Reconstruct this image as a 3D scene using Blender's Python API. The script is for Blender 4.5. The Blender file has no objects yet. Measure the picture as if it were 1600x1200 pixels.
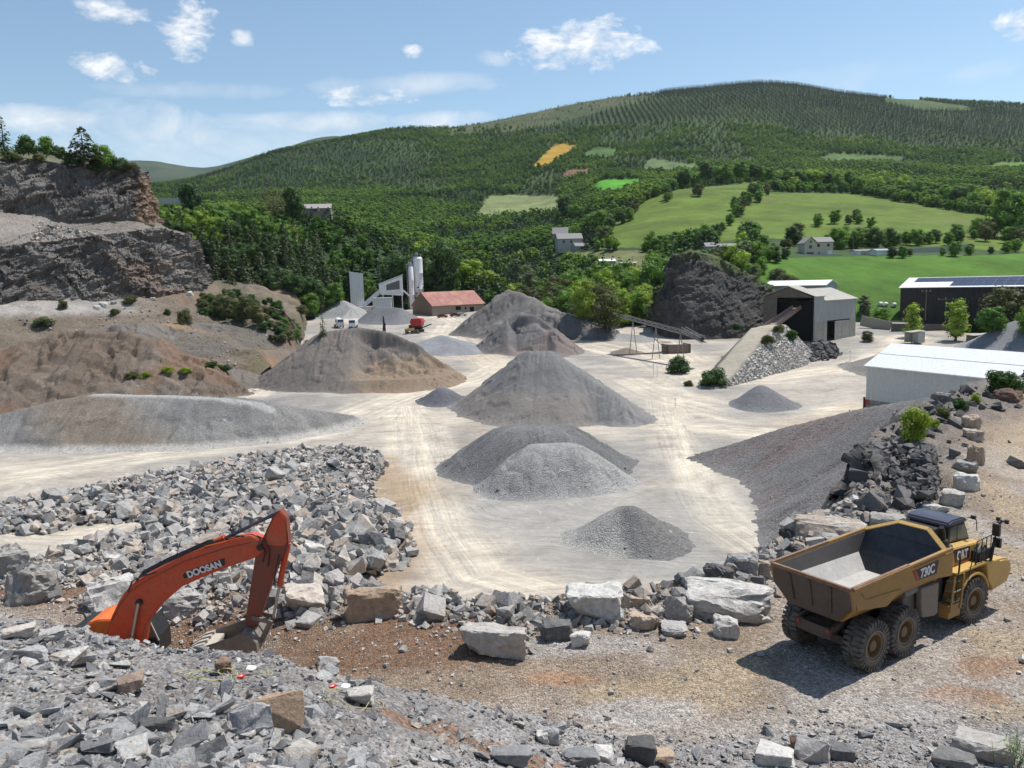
SUN_E=4.6; SKY_S=0.098; EXPO=0.2; SKYTINT=(1.32,1.36,1.27); HAZE=2.6e-5
import bpy, bmesh, math, random
import numpy as np
from mathutils import Vector, Matrix, Euler
random.seed(7); RNG=np.random.RandomState(11)
SC=bpy.context.scene; COL=SC.collection
PIT,ROLL,FOC=math.radians(7.5),math.radians(1.6),1250.0
SUN=Vector((.39,.232,.89)).normalized()
# ------------------------------------------------------------------ helpers
def ray(px,py):
    X,Y=px-800.,py-600.; c,s=math.cos(ROLL),math.sin(ROLL)
    x,y=c*X-s*Y,s*X+c*Y; cp,sp=math.cos(PIT),math.sin(PIT)
    return np.array([x,FOC*cp-y*sp,-FOC*sp-y*cp])
def proj(x,y,z):
    cp,sp=math.cos(PIT),math.sin(PIT)
    d=y*cp-z*sp; u=z*cp+y*sp; d=np.where(np.abs(d)<1e-3,1e-3,d)
    X=FOC*x/d; Y=-FOC*u/d; c,s=math.cos(ROLL),math.sin(ROLL)
    return 800+c*X+s*Y,600-s*X+c*Y
def P(px,py,d):
    r=ray(px,py); return r*(d/r[1])
def PZ(px,py,z):
    r=ray(px,py); return r*(z/r[2])
def _h(ix,iy,iz,seed):
    n=(ix.astype(np.int64)*374761393+iy.astype(np.int64)*668265263+iz.astype(np.int64)*2147483647+seed*974634777)&0xffffffff
    n=((n^(n>>13))*1274126177)&0xffffffff
    n=((n^(n>>16))*2246822519)&0xffffffff
    return ((n^(n>>15))&0xffffff)/float(0xffffff)
def vnoise(x,y,z=0.,seed=0):
    x,y,z=np.broadcast_arrays(np.asarray(x,float),np.asarray(y,float),np.asarray(z,float))
    ix,iy,iz=np.floor(x),np.floor(y),np.floor(z); fx,fy,fz=x-ix,y-iy,z-iz
    fx,fy,fz=[t*t*t*(t*(t*6-15)+10) for t in (fx,fy,fz)]
    r=0
    for a in (0,1):
        for b in (0,1):
            for c in (0,1):
                r=r+_h(ix+a,iy+b,iz+c,seed)*(fx if a else 1-fx)*(fy if b else 1-fy)*(fz if c else 1-fz)
    return r*2-1
def fbm(x,y,z=0.,f=1.,o=4,seed=0,g=.5):
    s=0;a=1;t=0
    for i in range(o):
        s=s+a*vnoise(np.asarray(x)*f,np.asarray(y)*f,np.asarray(z)*f,seed+i*17); t+=a; a*=g; f*=2.03
    return s/t
def ridg(x,y,z=0.,f=1.,o=4,seed=0):
    s=0;a=1;t=0
    for i in range(o):
        s=s+a*(1-np.abs(vnoise(np.asarray(x)*f,np.asarray(y)*f,np.asarray(z)*f,seed+i*31))*2); t+=a; a*=.5; f*=2.1
    return s/t
def sstep(a,b,x):
    t=np.clip((np.asarray(x,float)-a)/(b-a),0,1); return t*t*(3-2*t)
def mixc(a,b,t):
    t=np.asarray(t)[...,None]; return np.asarray(a)*(1-t)+np.asarray(b)*t
def inpoly(px,py,poly):
    px=np.asarray(px,float);py=np.asarray(py,float); r=np.zeros(px.shape,bool); n=len(poly)
    for i in range(n):
        x0,y0=poly[i];x1,y1=poly[(i+1)%n]
        if y0==y1: continue
        r^=((y0>py)!=(y1>py))&(px<(x1-x0)*(py-y0)/(y1-y0)+x0)
    return r
def segdist(x,y,pl):
    """distance to polyline, arclength, signed lateral, interpolated third column"""
    best=np.full(np.shape(x),1e9);S=np.zeros(np.shape(x));L=np.zeros(np.shape(x));acc=0
    for i in range(len(pl)-1):
        ax,ay=pl[i][:2];bx,by=pl[i+1][:2];vx,vy=bx-ax,by-ay;l=math.hypot(vx,vy)+1e-9
        t=np.clip(((x-ax)*vx+(y-ay)*vy)/(l*l),0,1);dx=x-(ax+t*vx);dy=y-(ay+t*vy);d=np.hypot(dx,dy)
        m=d<best;best=np.where(m,d,best);S=np.where(m,acc+t*l,S);L=np.where(m,(dx*vy-dy*vx)/l,L);acc+=l
    return best,S,L
def mesh_np(name,V,Fc,mat=None,col=None,smooth=True,origin=None,parent=None,extra=None,link=True):
    V=np.asarray(V,np.float64)
    if origin is not None: V=V-np.asarray(origin)
    me=bpy.data.meshes.new(name); Fc=np.asarray(Fc,np.int32); n,k=Fc.shape
    me.vertices.add(len(V)); me.vertices.foreach_set('co',V.astype(np.float32).ravel())
    me.loops.add(n*k); me.loops.foreach_set('vertex_index',Fc.ravel())
    me.polygons.add(n); me.polygons.foreach_set('loop_start',np.arange(0,n*k,k,dtype=np.int32))
    try: me.polygons.foreach_set('loop_total',np.full(n,k,np.int32))
    except Exception: pass
    me.polygons.foreach_set('use_smooth',np.full(n,bool(smooth)))
    me.update(calc_edges=True)
    if col is not None:
        a=me.color_attributes.new('Col','FLOAT_COLOR','POINT'); c=np.ones((len(V),4),np.float32); c[:,:3]=np.clip(col,0,1); a.data.foreach_set('color',c.ravel())
    for k2,v in (extra or {}).items():
        a=me.attributes.new(k2,'FLOAT','POINT'); a.data.foreach_set('value',np.asarray(v,np.float32))
    o=bpy.data.objects.new(name,me)
    if mat: me.materials.append(mat)
    if origin is not None: o.location=origin
    if link: COL.objects.link(o)
    if parent: o.parent=parent
    return o
def gridfaces(nu,nv,keep=None,off=0):
    i=np.arange(nu*nv).reshape(nu,nv)
    f=np.stack([i[:-1,:-1],i[1:,:-1],i[1:,1:],i[:-1,1:]],-1).reshape(-1,4)
    if keep is not None: f=f[keep[f].any(1)]
    return f+off
def compact(V,Fc,*arrs):
    u,inv=np.unique(Fc.ravel(),return_inverse=True)
    return (V[u],inv.reshape(Fc.shape))+tuple(a[u] for a in arrs)
def tag(o,label=None,cat=None,group=None,kind=None):
    if label: o['label']=label
    if cat: o['category']=cat
    if group: o['group']=group
    if kind: o['kind']=kind
    return o
def empty(name,loc=(0,0,0),rz=0,label=None,cat=None,group=None):
    o=bpy.data.objects.new(name,None); COL.objects.link(o); o.location=loc; o.rotation_euler=(0,0,rz); o.empty_display_size=.3
    return tag(o,label,cat,group)
def copy_tree(o,parent=None):
    c=o.copy(); COL.objects.link(c)
    if parent: c.parent=parent
    for ch in o.children: copy_tree(ch,c)
    return c
# ------------------------------------------------------------------ materials
class NT:
    def __init__(s,name):
        s.m=bpy.data.materials.new(name); s.m.use_nodes=True; s.t=s.m.node_tree; s.N=s.t.nodes; s.b=s.N['Principled BSDF']
        s.b.inputs['Roughness'].default_value=.9; s.b.inputs['Specular IOR Level'].default_value=.2
    def n(s,ty,**kw):
        n=s.N.new(ty)
        for k,v in kw.items():
            if k in n.inputs: n.inputs[k].default_value=v
            else: setattr(n,k,v)
        return n
    def l(s,a,b): s.t.links.new(a,b)
    def noise(s,scale,detail=5,rough=.6,vec=None,dist=0):
        n=s.n('ShaderNodeTexNoise'); n.inputs['Scale'].default_value=scale;n.inputs['Detail'].default_value=detail;n.inputs['Roughness'].default_value=rough;n.inputs['Distortion'].default_value=dist
        if vec is not None: s.l(vec,n.inputs['Vector'])
        return n.outputs['Fac']
    def ramp(s,fac,stops,interp='LINEAR'):
        r=s.n('ShaderNodeValToRGB'); e=r.color_ramp.elements; r.color_ramp.interpolation=interp
        while len(e)<len(stops): e.new(.5)
        for i,(p,c) in enumerate(stops):
            e[i].position=p; e[i].color=(c[0],c[1],c[2],1) if hasattr(c,'__len__') else (c,c,c,1)
        s.l(fac,r.inputs['Fac']); return r.outputs['Color']
    def mix(s,fac,a,b,mode='MIX'):
        m=s.n('ShaderNodeMix',data_type='RGBA',blend_type=mode)
        for v,i in ((fac,0),(a,6),(b,7)):
            if isinstance(v,(int,float)): m.inputs[i].default_value=v
            elif isinstance(v,(tuple,list)): m.inputs[i].default_value=tuple(v)+(1,)
            else: s.l(v,m.inputs[i])
        return m.outputs[2]
    def math(s,op,a,b=None,clamp=False):
        m=s.n('ShaderNodeMath',operation=op,use_clamp=clamp)
        for i,v in enumerate((a,b)):
            if v is None: continue
            if isinstance(v,(int,float)): m.inputs[i].default_value=v
            else: s.l(v,m.inputs[i])
        return m.outputs[0]
    def pos(s): return s.n('ShaderNodeNewGeometry').outputs['Position']
    def obj(s): return s.n('ShaderNodeTexCoord').outputs['Object']
    def base(s,c):
        if isinstance(c,(tuple,list)): s.b.inputs['Base Color'].default_value=tuple(c)+(1,)
        else: s.l(c,s.b.inputs['Base Color'])
    def bump(s,h,dist=.1,st=1.):
        b=s.n('ShaderNodeBump'); b.inputs['Distance'].default_value=dist; b.inputs['Strength'].default_value=st; s.l(h,b.inputs['Height']); s.l(b.outputs['Normal'],s.b.inputs['Normal'])
    def vor(s,scale,vec=None,feature='F1',out='Distance'):
        v=s.n('ShaderNodeTexVoronoi',feature=feature); v.inputs['Scale'].default_value=scale
        if vec is not None: s.l(vec,v.inputs['Vector'])
        return v.outputs[out]
_M={}
def once(f):
    def g(*a,**k):
        key=(f.__name__,a,tuple(sorted(k.items())))
        if key not in _M: _M[key]=f(*a,**k)
        return _M[key]
    return g
@once
def m_ground(name='ground',grain=1.5,amp=.35,bd=.15,cell=0.,spk=.0,warm=.0):
    """attribute colour x procedural mottling, with a grain bump"""
    t=NT(name); p=t.pos(); at=t.n('ShaderNodeAttribute',attribute_name='Col').outputs['Color']
    n1=t.noise(grain,8,.7,p); n2=t.noise(grain*.12,5,.6,p)
    c=t.mix(1,at,t.ramp(n1,[(.25,1-amp),(.5,1.),(.75,1+amp*.8)]),'MULTIPLY')
    c=t.mix(1,c,t.ramp(n2,[(.3,1-amp*.5),(.7,1+amp*.4)]),'MULTIPLY')
    h=n1
    if cell>0:
        v=t.n('ShaderNodeTexVoronoi'); v.inputs['Scale'].default_value=cell; v.inputs['Randomness'].default_value=1; t.l(p,v.inputs['Vector'])
        cc=t.n('ShaderNodeSeparateColor'); t.l(v.outputs['Color'],cc.inputs[0])
        c=t.mix(1,c,t.ramp(cc.outputs[0],[(0,1-spk),(.55,1.),(1,1+spk*1.1)]),'MULTIPLY')
        if warm: c=t.mix(t.math('MULTIPLY',cc.outputs[1],warm),c,(.32,.19,.10),'MIX')
        h=t.math('ADD',t.math('MULTIPLY',n1,.6),t.math('MULTIPLY',v.outputs['Distance'],-.9))
    t.base(c); t.bump(h,bd,1.); t.b.inputs['Roughness'].default_value=.95; return t.m
RCOL={'grey':[(0,(.15,.145,.14)),(.25,(.26,.252,.242)),(.48,(.35,.335,.315)),(.66,(.43,.405,.375)),(.84,(.38,.30,.235)),(1,(.55,.52,.48))],
 'slate':[(0,(.14,.138,.14)),(.35,(.26,.257,.255)),(.6,(.36,.352,.345)),(.78,(.45,.44,.42)),(.9,(.37,.31,.25)),(1,(.56,.55,.53))],
 'tan':[(0,(.36,.25,.17)),(.4,(.43,.32,.225)),(.7,(.50,.42,.34)),(1,(.55,.5,.45))],
 'pale':[(0,(.33,.31,.28)),(.4,(.43,.40,.36)),(.7,(.52,.49,.45)),(1,(.6,.58,.54))],
 'dark':[(0,(.06,.06,.065)),(.5,(.12,.115,.11)),(1,(.22,.2,.19))],
 'red':[(0,(.17,.11,.08)),(.5,(.25,.17,.125)),(1,(.36,.29,.24))]}
@once
def m_rock(kind='grey',src='random',scale=1.,bd=.05):
    t=NT('rock_'+kind); o=t.obj() if src=='random' else t.pos()
    if src=='random': f=t.n('ShaderNodeObjectInfo').outputs['Random']
    else: f=t.n('ShaderNodeAttribute',attribute_name='tint').outputs['Fac']
    n1=t.noise(1.3*scale,6,.65,o,.4); n2=t.noise(6*scale,6,.7,o)
    ff=t.math('ADD',f,t.math('MULTIPLY',t.math('SUBTRACT',n1,.5),.55),True)
    c=t.ramp(ff,RCOL[kind]); c=t.mix(1,c,t.ramp(n2,[(.3,.72),(.5,1.),(.72,1.3)]),'MULTIPLY')
    rust=t.ramp(t.noise(.9*scale,4,.6,o,.8),[(.56,0.),(.70,1.)]); c=t.mix(t.math('MULTIPLY',rust,.45),c,(.34,.22,.13))
    t.base(c); t.bump(t.math('ADD',n2,t.math('MULTIPLY',n1,.8)),bd,1.); return t.m
@once
def m_leaf(name,c0,c1,trans=.35):
    k_=1.35 if 'far' not in name else (1.25 if 'leaves' in name else .85); c0=tuple(v*k_ for v in c0); c1=tuple(v*k_ for v in c1); trans=min(trans+.08,.5)
    t=NT(name); r=t.n('ShaderNodeObjectInfo').outputs['Random']; g=t.n('ShaderNodeNewGeometry').outputs['Random Per Island']
    c=t.mix(r,c0,c1); n=t.noise(.9,3,.5,t.obj())
    c=t.mix(1,c,t.ramp(t.noise(.012,4,.6,t.pos()),[(.35,(.62,.72,.66)),(.5,(1.,1.,1.)),(.64,(1.55,1.32,1.1))]),'MULTIPLY') if 'far' in name else c
    c=t.mix(1,c,t.ramp(t.math('ADD',t.math('MULTIPLY',g,.5),t.math('MULTIPLY',n,.5)),[(.2,.55),(.5,1.),(.85,1.6)]),'MULTIPLY')
    t.base(c); t.b.inputs['Roughness'].default_value=.6; t.b.inputs['Specular IOR Level'].default_value=.25
    tr=t.n('ShaderNodeBsdfTranslucent'); t.l(t.mix(1,c,(1.,1.05,.55),'MULTIPLY'),tr.inputs['Color'])
    ms=t.n('ShaderNodeMixShader'); ms.inputs[0].default_value=trans; t.l(t.b.outputs[0],ms.inputs[1]); t.l(tr.outputs[0],ms.inputs[2])
    t.l(ms.outputs[0],t.N['Material Output'].inputs['Surface']); return t.m
@once
def m_paint(name,c,rough=.5,wear=.25,dirt=(.30,.25,.2),metal=0.,sc=3.,spec=.4):
    t=NT(name); o=t.obj(); n=t.noise(sc,7,.7,o); n2=t.noise(sc*.3,4,.6,o,.5)
    f=t.ramp(t.math('ADD',t.math('MULTIPLY',n,.6),t.math('MULTIPLY',n2,.4)),[(.42,0.),(.68,1.)])
    cc=t.mix(t.math('MULTIPLY',f,wear),tuple(c),dirt); cc=t.mix(1,cc,t.ramp(t.noise(sc*6,3,.5,o),[(.3,.9),(.7,1.08)]),'MULTIPLY')
    t.base(cc); t.b.inputs['Roughness'].default_value=rough; t.b.inputs['Metallic'].default_value=metal; t.b.inputs['Specular IOR Level'].default_value=spec
    t.bump(n,.01,.3); return t.m
@once
def m_rib(name,c,freq=4.,axis=0,depth=.04,wear=.2,dirt=(.3,.27,.24),rough=.6):
    """corrugated sheet: ribs run across the given object axis"""
    t=NT(name); o=t.obj(); s=t.n('ShaderNodeSeparateXYZ'); t.l(o,s.inputs[0])
    w=t.math('SINE',t.math('MULTIPLY',s.outputs[axis],freq*6.283))
    n=t.noise(.35,6,.7,o,.6); cc=t.mix(t.math('MULTIPLY',t.ramp(n,[(.45,0.),(.7,1.)]),wear),tuple(c),dirt)
    cc=t.mix(1,cc,t.ramp(t.noise(2.5,5,.6,o),[(.3,.88),(.7,1.08)]),'MULTIPLY')
    t.base(cc); t.b.inputs['Roughness'].default_value=rough; t.bump(w,depth,.8); return t.m
def m_glass():
    if 'glass' not in _M:
        t=NT('window_glass'); t.base((.03,.04,.045)); t.b.inputs['Roughness'].default_value=.08; t.b.inputs['Specular IOR Level'].default_value=.8; _M['glass']=t.m
    return _M['glass']
# ------------------------------------------------------------------ bmesh building blocks
class MB:
    """collects boxes, prisms and tubes into one mesh"""
    def __init__(s): s.b=bmesh.new()
    def poly(s,pts,ax,a0,a1,M=None):
        """extrude 2D outline pts (in the plane normal to axis ax) from a0 to a1"""
        def v(p,a):
            c=[0,0,0]; o=[i for i in range(3) if i!=ax]; c[o[0]],c[o[1]],c[ax]=p[0],p[1],a
            q=Vector(c); return s.b.verts.new(M@q if M else q)
        A=[v(p,a0) for p in pts];B=[v(p,a1) for p in pts];n=len(pts)
        fs=[s.b.faces.new(A),s.b.faces.new(B[::-1])]+[s.b.faces.new((A[i],B[i],B[(i+1)%n],A[(i+1)%n])) for i in range(n)]
        return s
    def box(s,x0,x1,y0,y1,z0,z1,M=None): return s.poly([(x0,y0),(x1,y0),(x1,y1),(x0,y1)],2,z0,z1,M)
    def bar(s,p,q,w,h=None,up=(0,0,1)):
        p,q=Vector(p),Vector(q);h=h or w;d=q-p;l=d.length
        if l<1e-6:return s
        d/=l;u=Vector(up)
        if abs(u.dot(d))>.98:u=Vector((1,0,0))
        a=d.cross(u).normalized();c=a.cross(d)
        M=Matrix(((d.x,a.x,c.x,p.x),(d.y,a.y,c.y,p.y),(d.z,a.z,c.z,p.z),(0,0,0,1)))
        return s.box(0,l,-w/2,w/2,-h/2,h/2,M)
    def tube(s,pts,r,n=8,cap=True):
        pts=[Vector(p) for p in pts];rs=r if hasattr(r,'__len__') else [r]*len(pts);rings=[]
        for i,p in enumerate(pts):
            d=(pts[min(i+1,len(pts)-1)]-pts[max(i-1,0)]).normalized();u=Vector((0,0,1)) if abs(d.z)<.95 else Vector((1,0,0))
            a=d.cross(u).normalized();c=a.cross(d)
            rings.append([s.b.verts.new(p+(a*math.cos(t)+c*math.sin(t))*rs[i]) for t in [6.2832*k/n for k in range(n)]])
        for i in range(len(rings)-1):
            for k in range(n):
                s.b.faces.new((rings[i][k],rings[i][(k+1)%n],rings[i+1][(k+1)%n],rings[i+1][k]))
        if cap: s.b.faces.new(rings[0][::-1]); s.b.faces.new(rings[-1])
        return s
    def lathe(s,prof,c,ax=1,n=24,cap=True):
        """prof: (axial, radius) pairs around axis ax through c"""
        rings=[]
        for a,r in prof:
            ring=[]
            for k in range(n):
                t=6.2832*k/n;q=[0,0,0];o=[i for i in range(3) if i!=ax];q[ax]=a;q[o[0]]=r*math.cos(t);q[o[1]]=r*math.sin(t)
                ring.append(s.b.verts.new(Vector(q)+Vector(c)))
            rings.append(ring)
        for i in range(len(rings)-1):
            for k in range(n):
                s.b.faces.new((rings[i][k],rings[i][(k+1)%n],rings[i+1][(k+1)%n],rings[i+1][k]))
        for r in (rings[0][::-1],rings[-1]) if cap else ():
            try: s.b.faces.new(r)
            except Exception: pass
        return s
    def quad(s,*pts):
        s.b.faces.new([s.b.verts.new(Vector(p)) for p in pts]); return s
    def build(s,name,mat,parent=None,bevel=0.,smooth=False,loc=None,link=True):
        bmesh.ops.recalc_face_normals(s.b,faces=s.b.faces)
        if bevel:
            bmesh.ops.bevel(s.b,geom=[e for e in s.b.edges if len(e.link_faces)==2 and e.calc_face_angle(0)>.5],offset=bevel,segments=2,affect='EDGES',clamp_overlap=True)
        me=bpy.data.meshes.new(name); s.b.to_mesh(me); s.b.free()
        if smooth:
            me.polygons.foreach_set('use_smooth',[True]*len(me.polygons))
            me.set_sharp_from_angle(angle=math.radians(38))
        if isinstance(mat,(list,tuple)):
            for m in mat: me.materials.append(m)
        else: me.materials.append(mat)
        o=bpy.data.objects.new(name,me)
        if link: COL.objects.link(o)
        if parent: o.parent=parent
        if loc is not None: o.location=loc
        return o
# ------------------------------------------------------------------ camera, sun, sky
cam=bpy.data.cameras.new('camera'); camo=bpy.data.objects.new('camera',cam); COL.objects.link(camo); SC.camera=camo
cam.sensor_width=36; cam.lens=FOC/1600*36; cam.clip_start=.5; cam.clip_end=20000
camo.matrix_world=Matrix.Rotation(math.pi/2-PIT,4,'X')@Matrix.Rotation(-ROLL,4,'Z')
su=bpy.data.lights.new('sun','SUN'); su.energy=SUN_E; su.angle=math.radians(.53); su.color=(1,.965,.91)
so=bpy.data.objects.new('sun',su); COL.objects.link(so); so.rotation_euler=SUN.to_track_quat('Z','Y').to_euler(); so.location=(0,0,60)
def make_world():
    w=bpy.data.worlds.new('World'); SC.world=w; w.use_nodes=True; T=w.node_tree; N=T.nodes; bg=N['Background']
    class W(NT):
        def __init__(s): s.t=T; s.N=N
    t=W(); sky=N.new('ShaderNodeTexSky'); sky.sky_type='NISHITA'; sky.sun_disc=False
    sky.sun_elevation=math.asin(SUN.z); sky.sun_rotation=math.atan2(SUN.x,SUN.y); sky.altitude=400; sky.air_density=1.; sky.dust_density=.35; sky.ozone_density=1.6
    tc=N.new('ShaderNodeTexCoord').outputs['Generated']; sp=N.new('ShaderNodeSeparateXYZ'); T.links.new(tc,sp.inputs[0]); X,Y,Z=sp.outputs
    az=t.math('ARCTAN2',X,Y); el=t.math('ARCSINE',Z)
    cv=N.new('ShaderNodeCombineXYZ'); T.links.new(az,cv.inputs[0]); T.links.new(t.math('MULTIPLY',el,1.9),cv.inputs[1]); v=cv.outputs[0]
    n1=t.noise(22,8,.62,v,.35); n2=t.noise(70,5,.6,v)
    nn=t.math('ADD',t.math('MULTIPLY',t.math('SUBTRACT',n1,.5),5.),t.math('MULTIPLY',t.math('SUBTRACT',n2,.5),1.8))
    nw=t.noise(9,7,.65,v,.8)
    acc=None; accw=None
    CL=[(905,72,100,30,1,0),(290,42,42,34,1,0),(175,107,60,16,1,.12),(180,15,60,14,.9,0),(565,147,68,14,1,.05),(380,57,16,12,.7,0),(648,82,18,8,.8,0),(770,92,24,10,.55,.2),(1590,40,30,16,1,0),
        (640,133,140,15,.6,0),(320,142,130,12,.45,0),(60,188,130,16,.9,0),(240,205,120,36,.9,0),(450,192,150,15,.85,0),(690,188,80,13,.75,0),(330,228,260,34,.6,0),(1540,112,60,12,.3,0),(1250,130,200,20,.25,0),(500,215,320,22,.35,0)]
    for px,py,w_,h_,op,tilt in CL:
        r=ray(px,py); r/=np.linalg.norm(r); a0=math.atan2(r[0],r[1]); e0=math.asin(r[2]); q=ray(px+w_,py); q/=np.linalg.norm(q); wa=abs(math.atan2(q[0],q[1])-a0)*1.15; ha=h_/1120.
        da=t.math('SUBTRACT',az,a0); de=t.math('SUBTRACT',el,e0); de=t.math('ADD',de,t.math('MULTIPLY',da,tilt-ROLL))
        a=t.math('DIVIDE',da,wa); b=t.math('DIVIDE',de,ha)
        r2=t.math('ADD',t.math('MULTIPLY',a,a),t.math('MULTIPLY',b,b))
        soft=op<.8 and op!=.7 or w_>110
        d=t.math('ADD',t.math('SUBTRACT',1.0,r2),nn if not soft else t.math('MULTIPLY',t.math('SUBTRACT',nw,.5),3.5))
        k=t.math('MULTIPLY',t.math('MULTIPLY',d,.75 if not soft else .6,True),op)
        if soft: accw=k if accw is None else t.math('MAXIMUM',accw,k)
        else: acc=k if acc is None else t.math('MAXIMUM',acc,k)
    m=t.math('MAXIMUM',acc,accw,True)
    shade=t.ramp(n1,[(.35,(7.2,7.6,8.2)),(.6,(9.6,9.7,9.8))])
    c=t.mix(1,sky.outputs[0],SKYTINT,'MULTIPLY')
    c=t.mix(t.math('MULTIPLY',m,.93),c,shade)
    T.links.new(c,bg.inputs['Color']); bg.inputs['Strength'].default_value=SKY_S
make_world()
SC.view_settings.view_transform='Standard'; SC.view_settings.look='None'; SC.view_settings.exposure=EXPO; SC.view_settings.gamma=1
SC.cycles.max_bounces=6; SC.cycles.diffuse_bounces=2; SC.cycles.glossy_bounces=2; SC.cycles.transparent_max_bounces=4; SC.cycles.caustics_reflective=False; SC.cycles.caustics_refractive=False; SC.cycles.use_adaptive_sampling=True; SC.cycles.adaptive_threshold=.02
SC.cycles.use_denoising=True
# ------------------------------------------------------------------ ground heights
ZB=-12.4; ZF=-25.5
def Ffloor(x,y):
    x=np.asarray(x,float);y=np.asarray(y,float)
    return ZF+12*np.clip((y-138)/192,0,1.6)+.18*fbm(x,y,0,.06,3,5)*sstep(50,75,y)
def gf(px,py,H=None):
    """point where the ray of a pixel meets a height function"""
    H=H or Ffloor; r=ray(px,py); r=r/r[1]; y=np.concatenate([np.arange(4,60,.5),np.arange(60,200,1.5),200*1.009**np.arange(150)])
    for _ in range(2):
        k=np.where(r[2]*y<H(r[0]*y,y))[0]; k=int(k[0]) if len(k) else len(y)-1
        if _==0: y=np.linspace(y[max(k-1,0)],y[k],40)
    b=float(y[k]); return np.array([r[0]*b,b,r[2]*b])
def gf_many(px,py,H,y0=60,y1=420):
    R=np.array([ray(a,b) for a,b in zip(px,py)]); R=R/R[:,1:2]; y=np.linspace(y0,y1,220)[None,:]
    Z=R[:,2:3]*y; Hh=H((R[:,0:1]*y).ravel(),np.repeat(y,len(R),0).ravel()).reshape(Z.shape); D=Z-Hh; k=np.clip(np.argmax(D<0,1),1,219); i=np.arange(len(R)); a,b=D[i,k-1],D[i,k]; yy=y[0,k-1]+(y[0,1]-y[0,0])*np.clip(a/(a-b+1e-9),0,1)
    return R*yy[:,None]
EDGE_PX=[(-700,860),(-300,868),(0,880),(120,893),(300,915),(440,915),(540,918),(640,935),(730,950),(880,942),(1000,930),(1100,912),(1180,880),(1240,835),(1330,800),(1346,760),(1362,700),(1400,664),(1470,640),(1545,604),(1640,588)]
EDGE=[tuple(PZ(a,b,ZB)[:2]) for a,b in EDGE_PX]+[(90,88),(140,60)]
BPOLY=EDGE+[(140,-30),(-140,-30)]
MC=[(-900,950,16.5,9),(0,972,17,9.),(150,1000,16.6,9.5),(400,1030,16,10),(650,1085,17,12.5),(900,1140,18.5,16.3),(1050,1162,19.6,18),(1250,1158,20.5,18.8),(1600,1150,20.5,18.5),(2300,1150,20.5,18.5)]
_cx=np.array([c[0] for c in MC]); _dc=np.array([c[2] for c in MC],float)
_zc=np.array([P(c[0],c[1],c[2])[2] for c in MC]); _db=np.array([c[3] for c in MC],float); _zb=np.array([P(c[0],1200,c[3])[2] for c in MC])
def Hbench(x,y):
    x=np.asarray(x,float);y=np.asarray(y,float)
    sd,S,L=segdist(x,y,EDGE); ins=inpoly(x,y,BPOLY); n=fbm(x,y,0,.35,4,3); n2=fbm(x,y,0,1.6,3,9)
    b=ZB+.10*n+.05*n2-1.9*np.exp(-((x+13.2)**2+(y-26.)**2)/16)
    # bank of broken rock that rises towards the far right edge
    b=b+sstep(9,2,sd)*sstep(11,22,x)*(.5+.9*ridg(x,y,0,.3,4,5))*sstep(33,44,y)*.9
    b=b+sstep(2.0,.2,sd)*(.25+.3*n2)
    cl=b-sd*1.5-1.2*np.abs(ridg(x,y,0,.25,4,8))*sstep(0,3,sd)
    z=np.where(ins,b,cl)
    yy=np.maximum(y,.8); px=800+1250*x/yy
    dc=np.interp(px,_cx,_dc);zc=np.interp(px,_cx,_zc);db=np.interp(px,_cx,_db);zb=np.interp(px,_cx,_zb)
    rough=.22*fbm(x,y,0,.55,4,21)+.09*fbm(x,y,0,2.2,3,23)
    near=np.where(y<db,-1.9+(zb+1.9)*np.clip(y/db,0,1)**.8,zb+(zc-zb)*np.clip((y-db)/(dc-db),0,1))+rough*sstep(1,6,y)
    mound=np.where(y<dc,near,zc+rough-np.maximum(y-dc,0)*.85)
    z=np.where(y<60,np.maximum(z,mound),z)
    return np.where(z<ZF-4,ZF-4,z)
def Hnear(x,y): return np.maximum(Ffloor(x,y),Hbench(x,y))
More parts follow.
